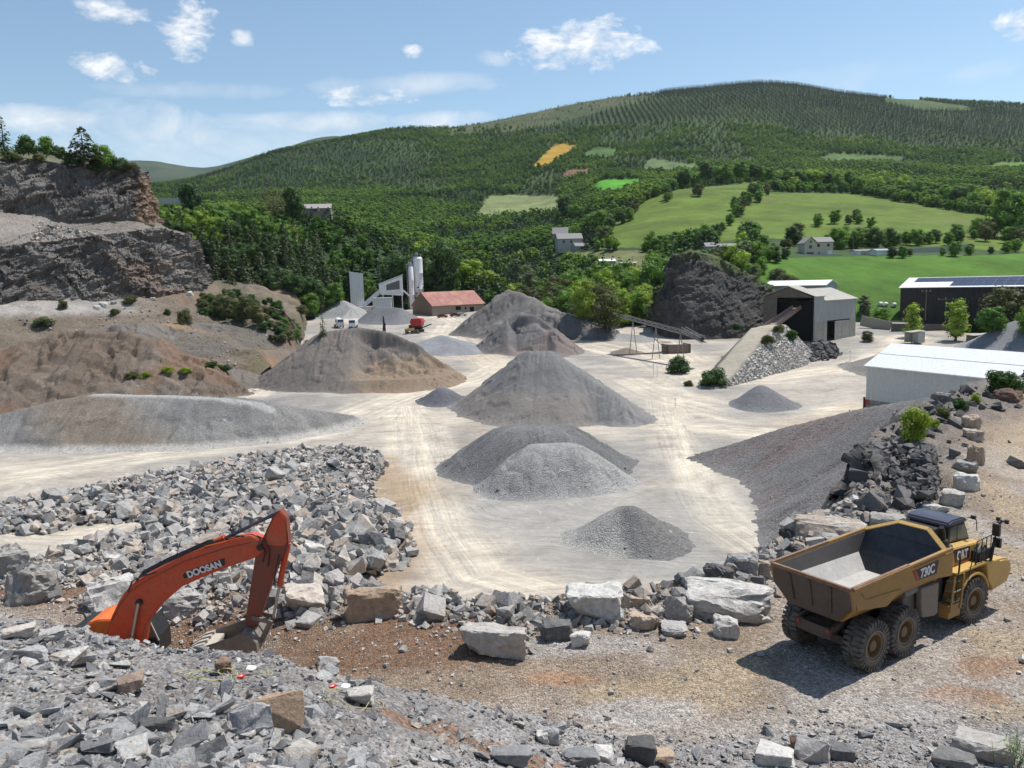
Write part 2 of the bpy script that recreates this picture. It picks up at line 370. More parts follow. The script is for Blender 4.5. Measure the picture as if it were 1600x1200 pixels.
# far ground: per image column a list of (distance, image row of the ground)
FAR=[(-500,[(180,470),(205,466),(240,440),(300,420),(420,380),(600,360),(850,340),(1200,330),(1600,320),(2200,300),(2900,320),(4500,270),(6500,300)]),
(0,[(225,482),(250,466),(290,440),(330,420),(420,380),(600,360),(850,340),(1200,330),(1600,320),(2200,300),(2900,320),(4500,262),(6500,300)]),
(250,[(285,470),(300,450),(330,410),(360,375),(420,352),(600,345),(850,330),(1200,305),(1600,296),(2200,292),(2900,310),(4500,250),(6500,290)]),
(350,[(285,478),(300,452),(325,405),(355,360),(420,345),(600,338),(850,328),(1200,312),(1600,290),(1900,276),(2900,300),(4500,262),(6500,290)]),
(450,[(300,480),(312,462),(330,420),(365,368),(420,352),(600,345),(850,335),(1200,305),(1600,268),(1950,243),(2900,290),(4500,236),(6500,290)]),
(550,[(345,485),(352,472),(362,450),(390,395),(430,360),(600,360),(850,340),(1200,305),(1600,262),(2050,220),(2900,260),(4500,216),(6500,290)]),
(640,[(348,485),(360,470),(380,445),(430,405),(500,390),(650,375),(850,350),(1200,305),(1600,255),(2150,202),(2900,260),(4500,240),(6500,290)]),
(740,[(350,485),(365,472),(400,450),(460,425),(540,405),(700,380),(900,350),(1200,305),(1600,252),(2200,196),(2900,230),(4500,220),(6500,260)]),
(850,[(300,500),(320,490),(370,465),(440,432),(540,400),(700,368),(900,338),(1150,305),(1600,240),(2200,177),(2900,200),(4500,200),(6500,220)]),
(950,[(275,505),(300,488),(350,450),(410,420),(480,388),(600,350),(750,318),(1000,292),(1500,240),(2200,156),(2900,190),(4500,180),(6500,190)]),
(1050,[(265,505),(285,480),(330,440),(390,405),(470,378),(580,335),(700,300),(1000,284),(1450,240),(2200,143),(2900,180),(4500,180),(6500,190)]),
(1180,[(262,500),(282,470),(310,415),(360,390),(460,370),(580,330),(720,297),(950,285),(1400,243),(2200,134),(2900,170),(4500,180),(6500,190)]),
(1300,[(262,506),(284,462),(335,404),(370,396),(460,368),(590,328),(740,300),(950,282),(1400,243),(2200,146),(2900,180),(4500,180),(6500,190)]),
(1450,[(262,506),(284,470),(335,404),(380,393),(460,368),(590,336),(740,306),(950,280),(1400,248),(2200,160),(2900,190),(4500,190),(6500,190)]),
(1600,[(255,508),(280,480),(335,402),(390,390),(460,370),(590,342),(740,310),(950,278),(1400,250),(2200,172),(2900,200),(4500,190),(6500,190)]),
(2200,[(255,508),(280,480),(335,404),(390,392),(460,375),(590,350),(740,320),(950,290),(1400,262),(2200,196),(2900,215),(4500,205),(6500,210)])]
FX=np.array([c[0] for c in FAR],float); FD=np.array([[p[0] for p in c[1]] for c in FAR],float); FZ=np.array([[P(c[0],p[1],p[0])[2] for p in c[1]] for c in FAR])
def _cr(x,xs,A):
    """smooth column interpolation (Catmull-Rom)"""
    n=len(xs); i=np.clip(np.searchsorted(xs,x)-1,0,n-2); t=np.clip((x-xs[i])/(xs[i+1]-xs[i]),0,1)[:,None]
    p0=A[np.maximum(i-1,0)];p1=A[i];p2=A[i+1];p3=A[np.minimum(i+2,n-1)]
    m1=(p2-p0)*.5;m2=(p3-p1)*.5;t2=t*t;t3=t2*t
    return (2*t3-3*t2+1)*p1+(t3-2*t2+t)*m1+(-2*t3+3*t2)*p2+(t3-t2)*m2
_pxs=np.arange(-500,2201,5.); _ND=330; _kk=np.linspace(0,12,_ND)
_D=_cr(_pxs,FX,FD); _Z=_cr(_pxs,FX,FZ)
def _al(A):
    return _cr(_kk,np.arange(13.),A.T).T
_D=_al(_D);_Z=_al(_Z); _D=np.maximum.accumulate(_D,axis=1)
_X=np.tile(((_pxs-800)/1250/math.cos(PIT))[:,None],(1,_ND))*_D
_Z=_Z+sstep(600,1500,_D)*(fbm(_X,_D,0,.004,5,31)*10)+sstep(350,600,_D)*fbm(_X,_D,0,.012,4,33)*2.2*sstep(2800,1800,_D)
_Z=_Z-sstep(.6,0,_kk)[None,:]*3
def Hfar(x,y):
    x=np.atleast_1d(np.asarray(x,float));y=np.atleast_1d(np.asarray(y,float)); sh=x.shape; x=x.ravel();y=y.ravel()
    px=800+1250*math.cos(PIT)*x/np.maximum(y,1); fi=np.clip((px+500)/5.,0,len(_pxs)-1.001); i=fi.astype(int); t=fi-i; out=np.full(x.shape,-60.)
    dd=_D[i]*(1-t)[:,None]+_D[i+1]*t[:,None]; zz=_Z[i]*(1-t)[:,None]+_Z[i+1]*t[:,None]
    j=np.clip((dd<y[:,None]).sum(1)-1,0,_ND-2); r=np.arange(len(x)); u=np.clip((y-dd[r,j])/(dd[r,j+1]-dd[r,j]+1e-6),0,1)
    v=zz[r,j]*(1-u)+zz[r,j+1]*u; out=np.where(y>=dd[:,0],v,-60.); return out.reshape(sh)
# terrace under the cliff: image rows at distances
TER=[(-400,[(470,205),(500,195),(560,180),(665,160)]),(0,[(479,216),(500,203),(560,185),(652,163)]),(150,[(471,232),(505,208),(560,190),(645,166)]),(300,[(452,268),(500,225),(555,197),(625,173)]),(400,[(448,292),(490,250),(530,215),(585,188)]),(450,[(456,300),(492,262),(522,238),(556,212)]),(478,[(470,302),(500,275),(522,255),(545,238)]),(492,[(480,304),(505,280),(524,262),(543,246)])]
TX=np.array([c[0] for c in TER],float); TDD=np.array([[p[1] for p in c[1]] for c in TER],float)[:,::-1]; TZ=np.array([[P(c[0],p[0],p[1])[2] for p in c[1]] for c in TER])[:,::-1]
TZ[:,0]-=1.5
def Hter(x,y):
    x=np.asarray(x,float);y=np.asarray(y,float); px=800+1250*math.cos(PIT)*x/np.maximum(y,1); out=np.full(x.shape,-60.)
    sh=x.shape; p=px.ravel(); dd=_cr(np.clip(p,-399,491.9),TX,TDD); zz=_cr(np.clip(p,-399,491.9),TX,TZ); yy=y.ravel(); r=np.arange(len(p))
    j=np.clip((dd<yy[:,None]).sum(1)-1,0,2); u=np.clip((yy-dd[r,j])/(dd[r,j+1]-dd[r,j]),0,1.2); v=zz[r,j]*(1-u)+zz[r,j+1]*u
    fade=sstep(470,500,p)*14
    v=np.where(yy>=dd[:,0],v,-60)-fade+(2.2*fbm(x.ravel(),yy,0,.06,4,41)+1.5*ridg(x.ravel(),yy,0,.10,4,43)+.3*fbm(x.ravel(),yy,0,.5,3,44))*sstep(0,10,yy-dd[:,0])
    v=np.where(yy>dd[:,3]+40,-60,v); return v.reshape(sh)
def Hall(x,y): return np.maximum(np.maximum(Hnear(x,y),Hter(x,y)),Hfar(x,y))
PILES=[]
def Htop(x,y):
    h=Hall(x,y)
    for f in PILES: h=np.maximum(h,f(x,y))
    return h
# ---- quarry floor
def px_line(pts): return [tuple(gf(a,b)[:2]) for a,b in pts]
ROADS=[(px_line([(-200,765),(0,745),(200,716),(400,688),(560,652),(640,620),(740,590),(775,572)]),7.5),
 (px_line([(775,575),(735,548),(700,525),(712,505),(690,495),(600,492)]),8),
 (px_line([(880,530),(960,548),(1020,560),(1080,590),(1200,590),(1330,575),(1400,545),(1420,528)]),8),
 (px_line([(1000,600),(1060,625),(1180,655),(1330,640)]),6.5),
 (px_line([(640,635),(655,700),(665,760),(690,830),(740,900),(860,935),(1000,930)]),5),
 (px_line([(1040,625),(1060,690),(1085,760),(1120,810),(1200,860)]),4.),
 (px_line([(620,650),(760,655),(900,668),(1050,668),(1200,680)]),5),
 (px_line([(400,615),(480,585),(420,575),(300,560)]),6),
 (px_line([(0,835),(120,840),(200,815)]),2.6),(px_line([(560,505),(480,480),(460,475)]),6),(px_line([(960,520),(1020,535),(1060,560)]),8)]
def floor_colour(x,y):
    base=mixc((.395,.35,.295),(.285,.265,.24),sstep(-.3,.35,fbm(x,y,0,.045,4,51)))
    global TR,LA,AR_
    tot=np.zeros(x.shape); TR=np.zeros(x.shape)+1e-3; LA=x*.6+y*.4; AR_=y*.6-x*.5; k_=0
    for pl,w in ROADS:
        d,S,L=segdist(x,y,pl); wob=fbm(x,y,0,.07,3,53)*3
        tr=sstep(w*1.25,w*.35,d+wob)
        st=fbm(L*1.1,S*.035,0,1.,4,57)
        m_=(tr>TR)&(tr>.01); TR=np.where(m_,tr,TR); LA=np.where(m_,L+k_*40,LA); AR_=np.where(m_,S,AR_); k_+=1
        tot=np.maximum(tot,tr*(.72+.95*st))
    base=mixc(base,(.58,.505,.40),np.clip(tot,0,1))
    # ochre and rust damp patches
    base=mixc(base,(.40,.30,.19),sstep(.25,.6,fbm(x,y,0,.03,3,61))*.35)
    r=fbm(x*.25+3,y*1.0,0,.5,4,63); base=base*(1+.16*r)[...,None]
    return base
nu,nv=560,640
gx=np.linspace(-150,130,nu); gy=50+300*np.linspace(0,1,nv)**1.25
X,Y=np.meshgrid(gx,gy,indexing='ij'); Zf=Ffloor(X,Y)
rut=0
for pl,w in ROADS:
    d,S,L=segdist(X,Y,pl); rut=rut+sstep(w,w*.5,d)*fbm(L*1.1,S*.05,0,1.,3,59)*.05
Zf=Zf+rut+.03*fbm(X,Y,0,.8,3,65)
C=floor_colour(X,Y)
# churned grey aprons near the stockpiles
for (a,b,r_) in ((980,860,13),(830,740,17),(1190,640,12),(870,640,24),(1150,800,14),(900,800,16)):
    q=gf(a,b); C=mixc(C,(.31,.295,.27),sstep(r_,r_*.35,np.hypot(X-q[0],Y-q[1])+3*fbm(X,Y,0,.12,3,67))*.75)
Q=px_line([(1085,720),(1105,770),(1150,825),(1210,850)]); d,S,L=segdist(X,Y,Q); C=mixc(C,(.58,.52,.42),sstep(4.5,1,d)*.6)
Q=px_line([(590,720),(620,760),(625,860),(600,930)]); d,S,L=segdist(X,Y,Q); C=mixc(C,(.33,.23,.14),sstep(5,1,d+2*fbm(X,Y,0,.2,3,68))*.7)
V=np.stack([X,Y,Zf],-1).reshape(-1,3)
t=NT('quarry_floor'); p=t.pos(); at=t.n('ShaderNodeAttribute',attribute_name='Col').outputs['Color']; cv=t.n('ShaderNodeCombineXYZ')
la=t.n('ShaderNodeAttribute',attribute_name='lat').outputs['Fac']; ar=t.n('ShaderNodeAttribute',attribute_name='arc').outputs['Fac']; tk=t.n('ShaderNodeAttribute',attribute_name='trk').outputs['Fac']
t.l(t.math('MULTIPLY',la,2.6),cv.inputs[0]); t.l(t.math('MULTIPLY',ar,.10),cv.inputs[1]); ns=t.noise(1.,6,.7,cv.outputs[0],.15); n1=t.noise(1.3,8,.7,p); n2=t.noise(.16,6,.65,p,.6)
c=t.mix(1,at,t.ramp(ns,[(.3,.78),(.5,1.),(.68,1.14)]),'MULTIPLY'); c=t.mix(tk,at,c); mp=t.n('ShaderNodeMapping'); mp.inputs['Scale'].default_value=(.16,1.5,.3); mp.inputs['Rotation'].default_value=(0,0,.25); wv=t.n('ShaderNodeVectorMath',operation='ADD'); nz=t.n('ShaderNodeTexNoise'); nz.inputs['Scale'].default_value=.035; nz.inputs['Detail'].default_value=2; t.l(p,nz.inputs['Vector']); sv=t.n('ShaderNodeVectorMath',operation='SCALE'); sv.inputs['Scale'].default_value=34; t.l(nz.outputs['Color'],sv.inputs[0]); t.l(p,wv.inputs[0]); t.l(sv.outputs[0],wv.inputs[1]); t.l(wv.outputs[0],mp.inputs['Vector']); nw=t.noise(1.,6,.68,mp.outputs[0]); c=t.mix(1,c,t.ramp(nw,[(.3,.80),(.48,1.),(.62,1.10),(.72,1.24)]),'MULTIPLY'); wp=t.ramp(t.noise(.55,7,.75,p,1.2),[(.60,0.),(.66,1.)]); c=t.mix(t.math('MULTIPLY',wp,.5),c,(.62,.59,.54)); c=t.mix(1,c,t.ramp(n1,[(.25,.84),(.5,1.),(.75,1.13)]),'MULTIPLY'); c=t.mix(1,c,t.ramp(n2,[(.32,.80),(.5,1.),(.66,1.14)]),'MULTIPLY')
t.base(c); t.bump(t.math('ADD',t.math('ADD',t.math('MULTIPLY',t.math('MULTIPLY',ns,tk),1.2),n1),nw),.12,1.); t.b.inputs['Roughness'].default_value=.95
tag(mesh_np('quarry_floor',V,gridfaces(nu,nv),t.m,C.reshape(-1,3),extra={'lat':LA.ravel(),'arc':AR_.ravel(),'trk':TR.ravel()}),kind='structure')
# ---- bench with the foreground slope
gx=np.concatenate([np.arange(-70,-24,.5),np.arange(-24,22,.13),np.arange(22,80,.35),np.arange(80,141,2)]); gy=np.concatenate([np.arange(.5,6,.3),np.arange(6,33,.12),np.arange(33,70,.35),np.arange(70,112,.6)])
X,Y=np.meshgrid(gx,gy,indexing='ij'); Z=Hbench(X,Y); sd,S,L=segdist(X,Y,EDGE); ins=inpoly(X,Y,BPOLY)
Z=Z+np.where(ins,0,.6)*fbm(X,Y,Z,1.1,3,71)+.035*fbm(X,Y,0,3.3,2,73)
px=800+1250*X/np.maximum(Y,.8); dcr=np.interp(px,_cx,_dc)
grey=np.array((.36,.325,.29)); red=np.array((.175,.108,.072)); ochre=np.array((.37,.295,.205)); slate=np.array((.30,.295,.29))
n=fbm(X,Y,0,.16,4,75); n2=fbm(X,Y,0,.5,4,77)
C=mixc(grey*np.ones(X.shape+(3,)),np.array((.27,.215,.165)),sstep(-.15,.35,n))
C=mixc(C,red,sstep(.0,.35,n2+.25)*sstep(0.,-6.,X-(-1)+3*n)*.85*sstep(33,27,Y))
def blob(a,b,rx,ry,col,s=1.,z=ZB):
    global C
    q=PZ(a,b,z); r=np.hypot((X-q[0])/rx,(Y-q[1])/ry)+.5*fbm(X,Y,0,.45,4,79); C=mixc(C,np.array(col),sstep(1.15,.55,r)*s)
for a in ((660,975,3.2,2.2),(740,1010,2.2,1.2),(560,1010,3,1.5),(330,960,3,1.6),(60,930,4,1.5),(640,1010,4,2)): blob(*a,red,.9)
for a in ((1070,1085,2.1,1.3),(990,1080,1.8,.8),(1130,1050,1.6,1.),(1330,1160,1.4,.5),(1560,1120,1.3,1.1),(1340,1120,1.6,.9),(1590,880,1.6,7),(1598,800,2,10),(1575,1010,2,1.4)): blob(*a,ochre,.85)
for a in ((1570,1040,1.6,1.),(1500,1090,1.5,.6),(880,1060,1.4,.5)): blob(*a,(.33,.19,.11),.7)
for a in ((1180,1180,3,1.0),(1400,1120,3.,1.4),(1000,1110,2,.8),(900,1010,2.5,1.)): blob(*a,(.38,.37,.36),.7)
C=mixc(C,slate,sstep(.4,-.6,Y-dcr)*1.)
C=mixc(C,(.22,.215,.215),sstep(.1,.4,fbm(X,Y,0,.22,3,81))*sstep(.8,-.4,Y-dcr)*.9)
for a in ((650,1170,1.1,.5,-9),(880,1190,1.6,.4,-10),(720,1180,1.2,.5,-9.5),(1300,1180,1.7,.6,-11.8),(800,1185,1.5,.4,-9.5)): blob(a[0],a[1],a[2],a[3],(.22,.13,.085),.9,a[4])
edge_rock=sstep(7,3,sd)*sstep(12,20,X)*sstep(36,42,Y)
C=mixc(C,(.17,.165,.16),edge_rock*.8)
C=np.where(ins[...,None],C,mixc(C*0+.0,(.15,.14,.13),1.+0*X)*(1+.3*ridg(X,Y,Z,.5,3,83))[...,None])
road=sstep(12,5,np.hypot((X-38)/1.,(Y-55)/3.2)); C=mixc(C,(.46,.37,.26),road*sstep(5,9,sd)*.75)
V=np.stack([X,Y,Z],-1).reshape(-1,3)
keep=(Z>ZF-3.).ravel()
V2,F2,C2=compact(V,gridfaces(len(gx),len(gy),keep),C.reshape(-1,3))
tag(mesh_np('bench_ground',V2,F2,m_ground('bench_ground',5.,.30,.07,14.,.42,.22),C2),kind='structure')
# ---- terrace
gx=np.arange(-260,-50,1.); gy=np.arange(150,330,1.)
X,Y=np.meshgrid(gx,gy,indexing='ij'); Z=Hter(X,Y); 
C=mixc((.20,.16,.122)*np.ones(X.shape+(3,)),(.16,.14,.12),sstep(-.2,.3,fbm(X,Y,0,.05,4,91)))
C=mixc(C,(.23,.155,.11),sstep(.15,.45,fbm(X,Y,0,.035,4,93))*.8)
ppx,ppy=proj(X,Y,Z); C=mixc(C,(.36,.33,.30),sstep(20,5,np.abs(ppy-(482-.02*ppx)))*sstep(260,160,ppx))
C=mixc(C,(.125,.12,.07),sstep(-.15,.3,fbm(X,Y,0,.13,5,95))*sstep(290,360,ppx)*.7)
V2,F2,C2=compact(np.stack([X,Y,Z],-1).reshape(-1,3),gridfaces(len(gx),len(gy),(Z>-40).ravel()),C.reshape(-1,3))
k=(V2[F2][:,:,2]>-45).all(1); V2,F2,C2=compact(V2,F2[k],C2)
tag(mesh_np('terrace_ground',V2,F2,m_ground('terrace_ground',1.1,.42,.7),C2),kind='structure')
# ---- far hills and valley
ppx,ppy=proj(_X,_D,_Z)
FIELDS=[([(1180,404),(1600,396),(1700,396),(1700,520),(1330,520),(1330,480),(1180,440)],(.075,.155,.02)),
 ([(935,388),(945,360),(1010,312),(1060,296),(1130,290),(1185,284),(1210,300),(1330,303),(1420,318),(1500,332),(1640,352),(1700,398),(1290,378),(1180,370),(1050,386)],(.11,.16,.026)),
 ([(922,296),(938,282),(1000,279),(1003,292),(960,308),(925,303)],(.08,.27,.02)),([(740,342),(765,305),(880,306),(880,334),(800,340)],(.19,.22,.09)),
 ([(1005,262),(1015,248),(1090,258),(1095,268),(1010,272)],(.11,.155,.06)),([(912,240),(930,230),(965,233),(960,245),(915,248)],(.075,.135,.035)),
 ([(828,262),(868,224),(905,228),(880,245),(850,262)],(.36,.22,.03)),([(880,272),(890,265),(925,264),(920,276),(885,279)],(.19,.10,.06)),
 ([(1540,262),(1560,254),(1640,252),(1640,268),(1545,270)],(.10,.18,.035)),([(1270,250),(1300,240),(1410,244),(1410,254),(1300,256)],(.09,.145,.04)),([(1380,153),(1430,155),(1510,166),(1520,174),(1440,172),(1385,160)],(.07,.105,.035)),
 ([(1205,300),(1190,276),(1215,278),(1215,300)],(.11,.16,.026)),([(870,395),(1000,392),(1040,402),(1000,440),(940,430)],(.16,.17,.07))]
CLEAR=[f[0] for f in FIELDS]
C=np.ones(_X.shape+(3,))*np.array((.030,.055,.018))
n=fbm(_X,_D,0,.01,5,101); C=mixc(C,(.055,.09,.027),sstep(-.2,.4,n))
dry=inpoly(ppx,ppy+0*ppx,[(700,215),(700,185),(1090,118),(1000,160),(880,190),(800,205)]); C=np.where(dry[...,None],mixc((.06,.08,.03)*np.ones(C.shape),(.095,.10,.045),sstep(-.2,.3,fbm(_X,_D,0,.02,4,103))),C)
for poly,c in FIELDS:
    m=inpoly(ppx+4*fbm(_X,_D,0,.05,2,105),ppy+2*fbm(_X,_D,0,.05,2,107),poly)&(_D<2300)
    v=fbm(_X,_D,0,.035,5,109); cc=np.array(c)*(1+.38*v+.22*fbm(_X,_D,0,.15,4,115))[...,None]; cc=mixc(cc,np.array((.16,.15,.06)),sstep(.25,.6,fbm(_X,_D,0,.02,4,111))*.35*(poly is FIELDS[1][0]))
    C=np.where(m[...,None],cc,C)
C=np.where((_D>2950)[...,None],mixc((.045,.07,.04)*np.ones(C.shape),(.065,.085,.05),sstep(-.3,.3,fbm(_X,_D,0,.006,5,113))),C)
V=np.stack([_X,_D,_Z],-1).reshape(-1,3)
tag(mesh_np('valley_and_hills',V,gridfaces(len(_pxs),_ND),m_ground('valley_and_hills',.25,.22,.6),C.reshape(-1,3)),kind='structure')
# ------------------------------------------------------------------ stockpiles
def blocky(x,y,z,f,seed=0,w=.35):
    wx=w*fbm(x,y,z,f*1.3,3,seed+1);wy=w*fbm(x,y,z,f*1.3,3,seed+2);wz=w*fbm(x,y,z,f*1.3,3,seed+3)
    return _h(np.floor(x*f+wx),np.floor(y*f+wy),np.floor(z*f+wz),seed)*2-1
TOES=[]
def crest(px,py,foot,slope=.68):
    if foot<0: return P(px,py,-foot)
    f=gf(px,foot); h=1.
    for _ in range(40):
        d=f[1]+h/slope*.97; p=P(px,py,d); h=.6*h+.4*max(p[2]-float(Ffloor(p[0],p[1])),.2)
    return p
def gcol(a,b=None,f=.12,seed=0):
    a=np.array(a);b=np.array(b if b is not None else a*.8)
    return lambda x,y,z,u,hh: mixc(a*np.ones(x.shape+(3,)),b,sstep(-.25,.3,fbm(x,y,z,f,4,seed)))
def pile(name,pts,slope,colf,label,cat='gravel pile',rough=0,cap=None,group=None,mat=None,res=None,mod=None,seed=0,gul=.05,rnd=1.,base=None,reg=True,kind=None,H=None,sag=.12):
    H=H or Hall
    R=[crest(p[0],p[1],p[2],slope) if len(p)==3 else np.array(p[3]) for p in pts]
    if len(R)==1: S=[R[0]]
    else:
        S=[]
        for a,b in zip(R[:-1],R[1:]):
            n=max(2,int(np.linalg.norm(b-a)/1.2)); S+=[a+(b-a)*k/n for k in range(n)]
        S.append(R[-1])
    S=np.array(S)
    def hf(x,y,full=False):
        x=np.asarray(x,float);y=np.asarray(y,float); best=np.full(x.shape,-1e9);U=np.zeros(x.shape);D=np.zeros(x.shape)
        for i,s in enumerate(S):
            dx,dy=x-s[0],y-s[1];dd=np.hypot(dx,dy)*(1+.07*np.sin(3*np.arctan2(dy,dx)+seed)); v=s[2]-slope*(np.sqrt(dd*dd+rnd*rnd)-rnd)
            m=v>best; best=np.where(m,v,best); U=np.where(m,i*1.2+np.arctan2(dy,dx)*7.,U); D=np.where(m,dd,D)
        top=S[:,2].max(); w=sstep(0,3,D)
        best=best+gul*fbm(U,D*.08,0,.55,4,seed+3)*w*3+.25*fbm(x,y,0,.13,3,seed+5)*w
        if rough: best=best+rough*(ridg(x,y,0,.07,4,seed+11)-.2)*np.minimum(w+.3,1)+rough*.45*blocky(x,y,0,.16,seed+12,.8)*w
        if cap is not None: best=-np.log(np.exp(-np.clip(best-cap,-30,30)*1.6)+1)/1.6+cap+.12*fbm(x,y,0,.5,3,seed)
        if mod: best=mod(x,y,best,U,D)
        return (best,U,D) if full else best
    x0,y0=S[:,:2].min(0);x1,y1=S[:,:2].max(0);gb=float(np.median(H(S[:,0],S[:,1]))) if base is None else base
    r=(S[:,2].max()-gb)/slope*1.25+3; x0-=r;y0-=r;x1+=r;y1+=r
    st=res or max(.22,((x1-x0)*(y1-y0)/60000.)**.5)
    gx=np.arange(x0,x1,st);gy=np.arange(y0,y1,st);X,Y=np.meshgrid(gx,gy,indexing='ij');Z,U,D=hf(X,Y,True);G=H(X,Y)
    hh=Z-G; Z=G+np.log1p(np.exp(np.clip(hh*2.6,-30,60)))/2.6-.09; Z=np.where(hh<-.9,G-.4,Z)   # spread foot
    C=colf(X,Y,Z,U,hh); 
    Z=Z+.04*fbm(X,Y,0,1.4,2,seed+9)
    V,Fc,C=compact(np.stack([X,Y,Z],-1).reshape(-1,3),gridfaces(len(gx),len(gy),(hh>-.9).ravel()),C.reshape(-1,3))
    o=mesh_np(name,V,Fc,mat or m_ground('gravel_fine',1.6,.20,.16),C,origin=(float(S[:,0].mean()),float(S[:,1].mean()),gb))
    tag(o,label,cat,group,kind)
    m_=(hh.ravel()>-.35)&(hh.ravel()<.9)&(RNG.rand(hh.size)<.10); TOES.append(np.stack([X.ravel(),Y.ravel(),Z.ravel()],-1)[m_])
    if reg: PILES.append(hf)
    return S
GF=lambda: m_ground('gravel_fine',1.6,.20,.16)
GM=lambda: m_ground('gravel_medium',2.5,.16,.10,6.5,.26)
GC=lambda: m_ground('gravel_coarse',1.5,.2,.25,2.2,.7)
def streaky(a,b,c=None,seed=0,k=.5):
    a,b=np.array(a),np.array(b)
    def f(x,y,z,u,hh):
        C=mixc(a*np.ones(x.shape+(3,)),b,sstep(-.3,.4,fbm(u,hh*.12,0,.3,4,seed)*k+fbm(x,y,0,.08,3,seed+1)*(1-k)*1.5))
        if c is not None: C=mixc(C,np.array(c),sstep(.12,.4,fbm(x,y,z,.07,3,seed+2)))
        return C
    return f
def centre_col(x,y,z,u,hh):
    C=streaky((.178,.172,.167),(.235,.226,.216),None,3)(x,y,z,u,hh)
    q=gf(860,655); C=mixc(C,np.array((.225,.20,.18)),sstep(5.2,4.2,hh+1.2*fbm(x,y,0,.12,3,4))*sstep(-19,-16,x-q[0]+0)*sstep(9,5,x-q[0])*.9)
    return C
pile('gravel_pile',[(828,548,660),(857,548,661),(0,0,0,tuple(P(926,594,147))),(0,0,0,tuple(P(975,625,141)))],.76,centre_col,'tall grey fine gravel pile with a long ridge in the centre of the quarry floor',seed=3,gul=.13,rough=.5)
pile('gravel_pile',[(806,648,757),(836,643,758),(866,646,758)],.78,streaky((.155,.153,.15),(.20,.195,.19),None,9),'dark grey gravel pile with a flat top behind the light chippings',mat=GM(),seed=9,gul=.10,rough=.4,cap=-19.6)
pile('gravel_pile',[(846,678,777),(882,677,775)],.84,streaky((.33,.32,.305),(.27,.262,.25),None,12),'light grey chippings heaped against the dark flat-topped pile',mat=GM(),seed=12,gul=.06,rough=.35,cap=-20.6)
def twotone(x,y,z,u,hh):
    q=gf(978,868); return mixc((.34,.325,.30)*np.ones(x.shape+(3,)),np.array((.175,.17,.165)),sstep(-.6,.8,(x-q[0])+.6*fbm(x,y,0,.4,3,5)))
pile('gravel_pile',[(976,790,863),(986,790,864)],.72,twotone,'low chippings pile nearest the bench, pale left half and dark right half',mat=GM(),seed=14,gul=.05,rough=.15)
pile('gravel_pile',[(690,604,632)],.72,gcol((.155,.155,.17)),'small dark bluish gravel heap left of the centre pile',seed=16)
pile('gravel_pile',[(1189,601,640)],.76,gcol((.165,.165,.17),(.19,.19,.19)),'neat dark cone of gravel in front of the stone ramp wall',seed=18,gul=.04)
def mid_mod(x,y,h,u,D):
    a=gf(625,609); t=(x-a[0]); edge=a[1]+11+2.*fbm(x,0,0,.16,3,6)+.02*t*t; cut=sstep(1.4,-.6,y-edge)*sstep(14,10,np.abs(t-2)); return h-cut*np.clip((h-(ZF+4.5)),0,3.4)*(.75+.3*ridg(x,y,0,.3,3,7))
def mid_col(x,y,z,u,hh):
    C=streaky((.165,.143,.13),(.205,.175,.15),(.25,.19,.14),21,.4)(x,y,z,u,hh); a=gf(640,609)
    return mixc(C,np.array((.25,.185,.13)),sstep(6.5,4.,hh+1.*fbm(x,y,0,.2,3,8))*sstep(-12,-8,x-a[0])*.9)
pile('gravel_pile',[(508,516,609),(560,511,610),(606,517,610),(655,540,606)],.80,mid_col,'broad brown-grey pile with a crumbled ochre face in the middle distance',seed=20,gul=.12,rough=.7,mod=mid_mod)
pile('gravel_pile',[(794,451,526),(830,464,530),(868,484,530),(915,500,530),(958,514,530)],.82,streaky((.165,.15,.14),(.21,.195,.18),None,25),'long brown-grey ridge pile right of the red-roofed shed',seed=25,gul=.16,rough=1.5)
def scarp_mod(x,y,h,u,D):
    a=gf(832,552); e=a[1]+9+1.5*fbm(x,0,0,.2,3,10); return h-sstep(1.,-.5,y-e)*sstep(7,4,np.abs(x-a[0]))*np.clip(h-(ZF+5),0,3)*.8
pile('gravel_pile',[(812,489,552),(835,492,555),(858,512,556)],.80,streaky((.16,.15,.145),(.21,.195,.18),(.20,.165,.15),27),'rumpled grey pile with a dark collapsed lip behind the centre pile',seed=27,gul=.18,rough=1.,mod=scarp_mod)
pile('gravel_pile',[(970,520,531),(1000,523,533)],.5,streaky((.31,.295,.27),(.27,.26,.25),None,28),'low spread of pale gravel at the foot of the long ridge pile',seed=28)
pile('gravel_pile',[(590,478,505),(625,481,506)],.70,gcol((.185,.185,.19),(.16,.16,.165)),'smooth blue-grey pile in front of the concrete plant',seed=29)
pile('gravel_pile',[(488,476,492),(515,465,494),(535,469,496),(550,480,497)],.6,streaky((.33,.32,.31),(.25,.25,.25),None,30),'pale heap with a torn face left of the concrete plant',seed=30,gul=.15)
pile('gravel_pile',[(978,543,553)],.5,gcol((.25,.2,.16)),'little brown heap beside the conveyor hopper',seed=31)
pile('gravel_pile',[(690,523,545),(705,530,552)],.35,gcol((.28,.28,.29)),'low grey gravel spill beside the broad brown-grey pile',seed=32)
def ridge_col(x,y,z,u,hh):
    px,py=proj(x,y,z); C=streaky((.185,.178,.17),(.235,.225,.21),None,33)(x,y,z,u,hh)
    C=mixc(C,np.array((.215,.17,.125)),sstep(30,110,px+90*fbm(x,y,0,.06,4,34))*sstep(300,200,px+90*fbm(x,y,0,.06,4,35)-.8*(py-650))*.8)
    C=mixc(C,np.array((.40,.375,.34)),sstep(1.2,.3,hh)); return mixc(C,np.array((.40,.39,.37)),sstep(.4,.1,np.abs(D_r(x,y)))*.8)
def D_r(x,y):
    return segdist(x,y,[tuple(crest(a,b,c,.6)[:2]) for a,b,c in ((150,609,700),(300,617,700),(420,630,694))])[0]*.25
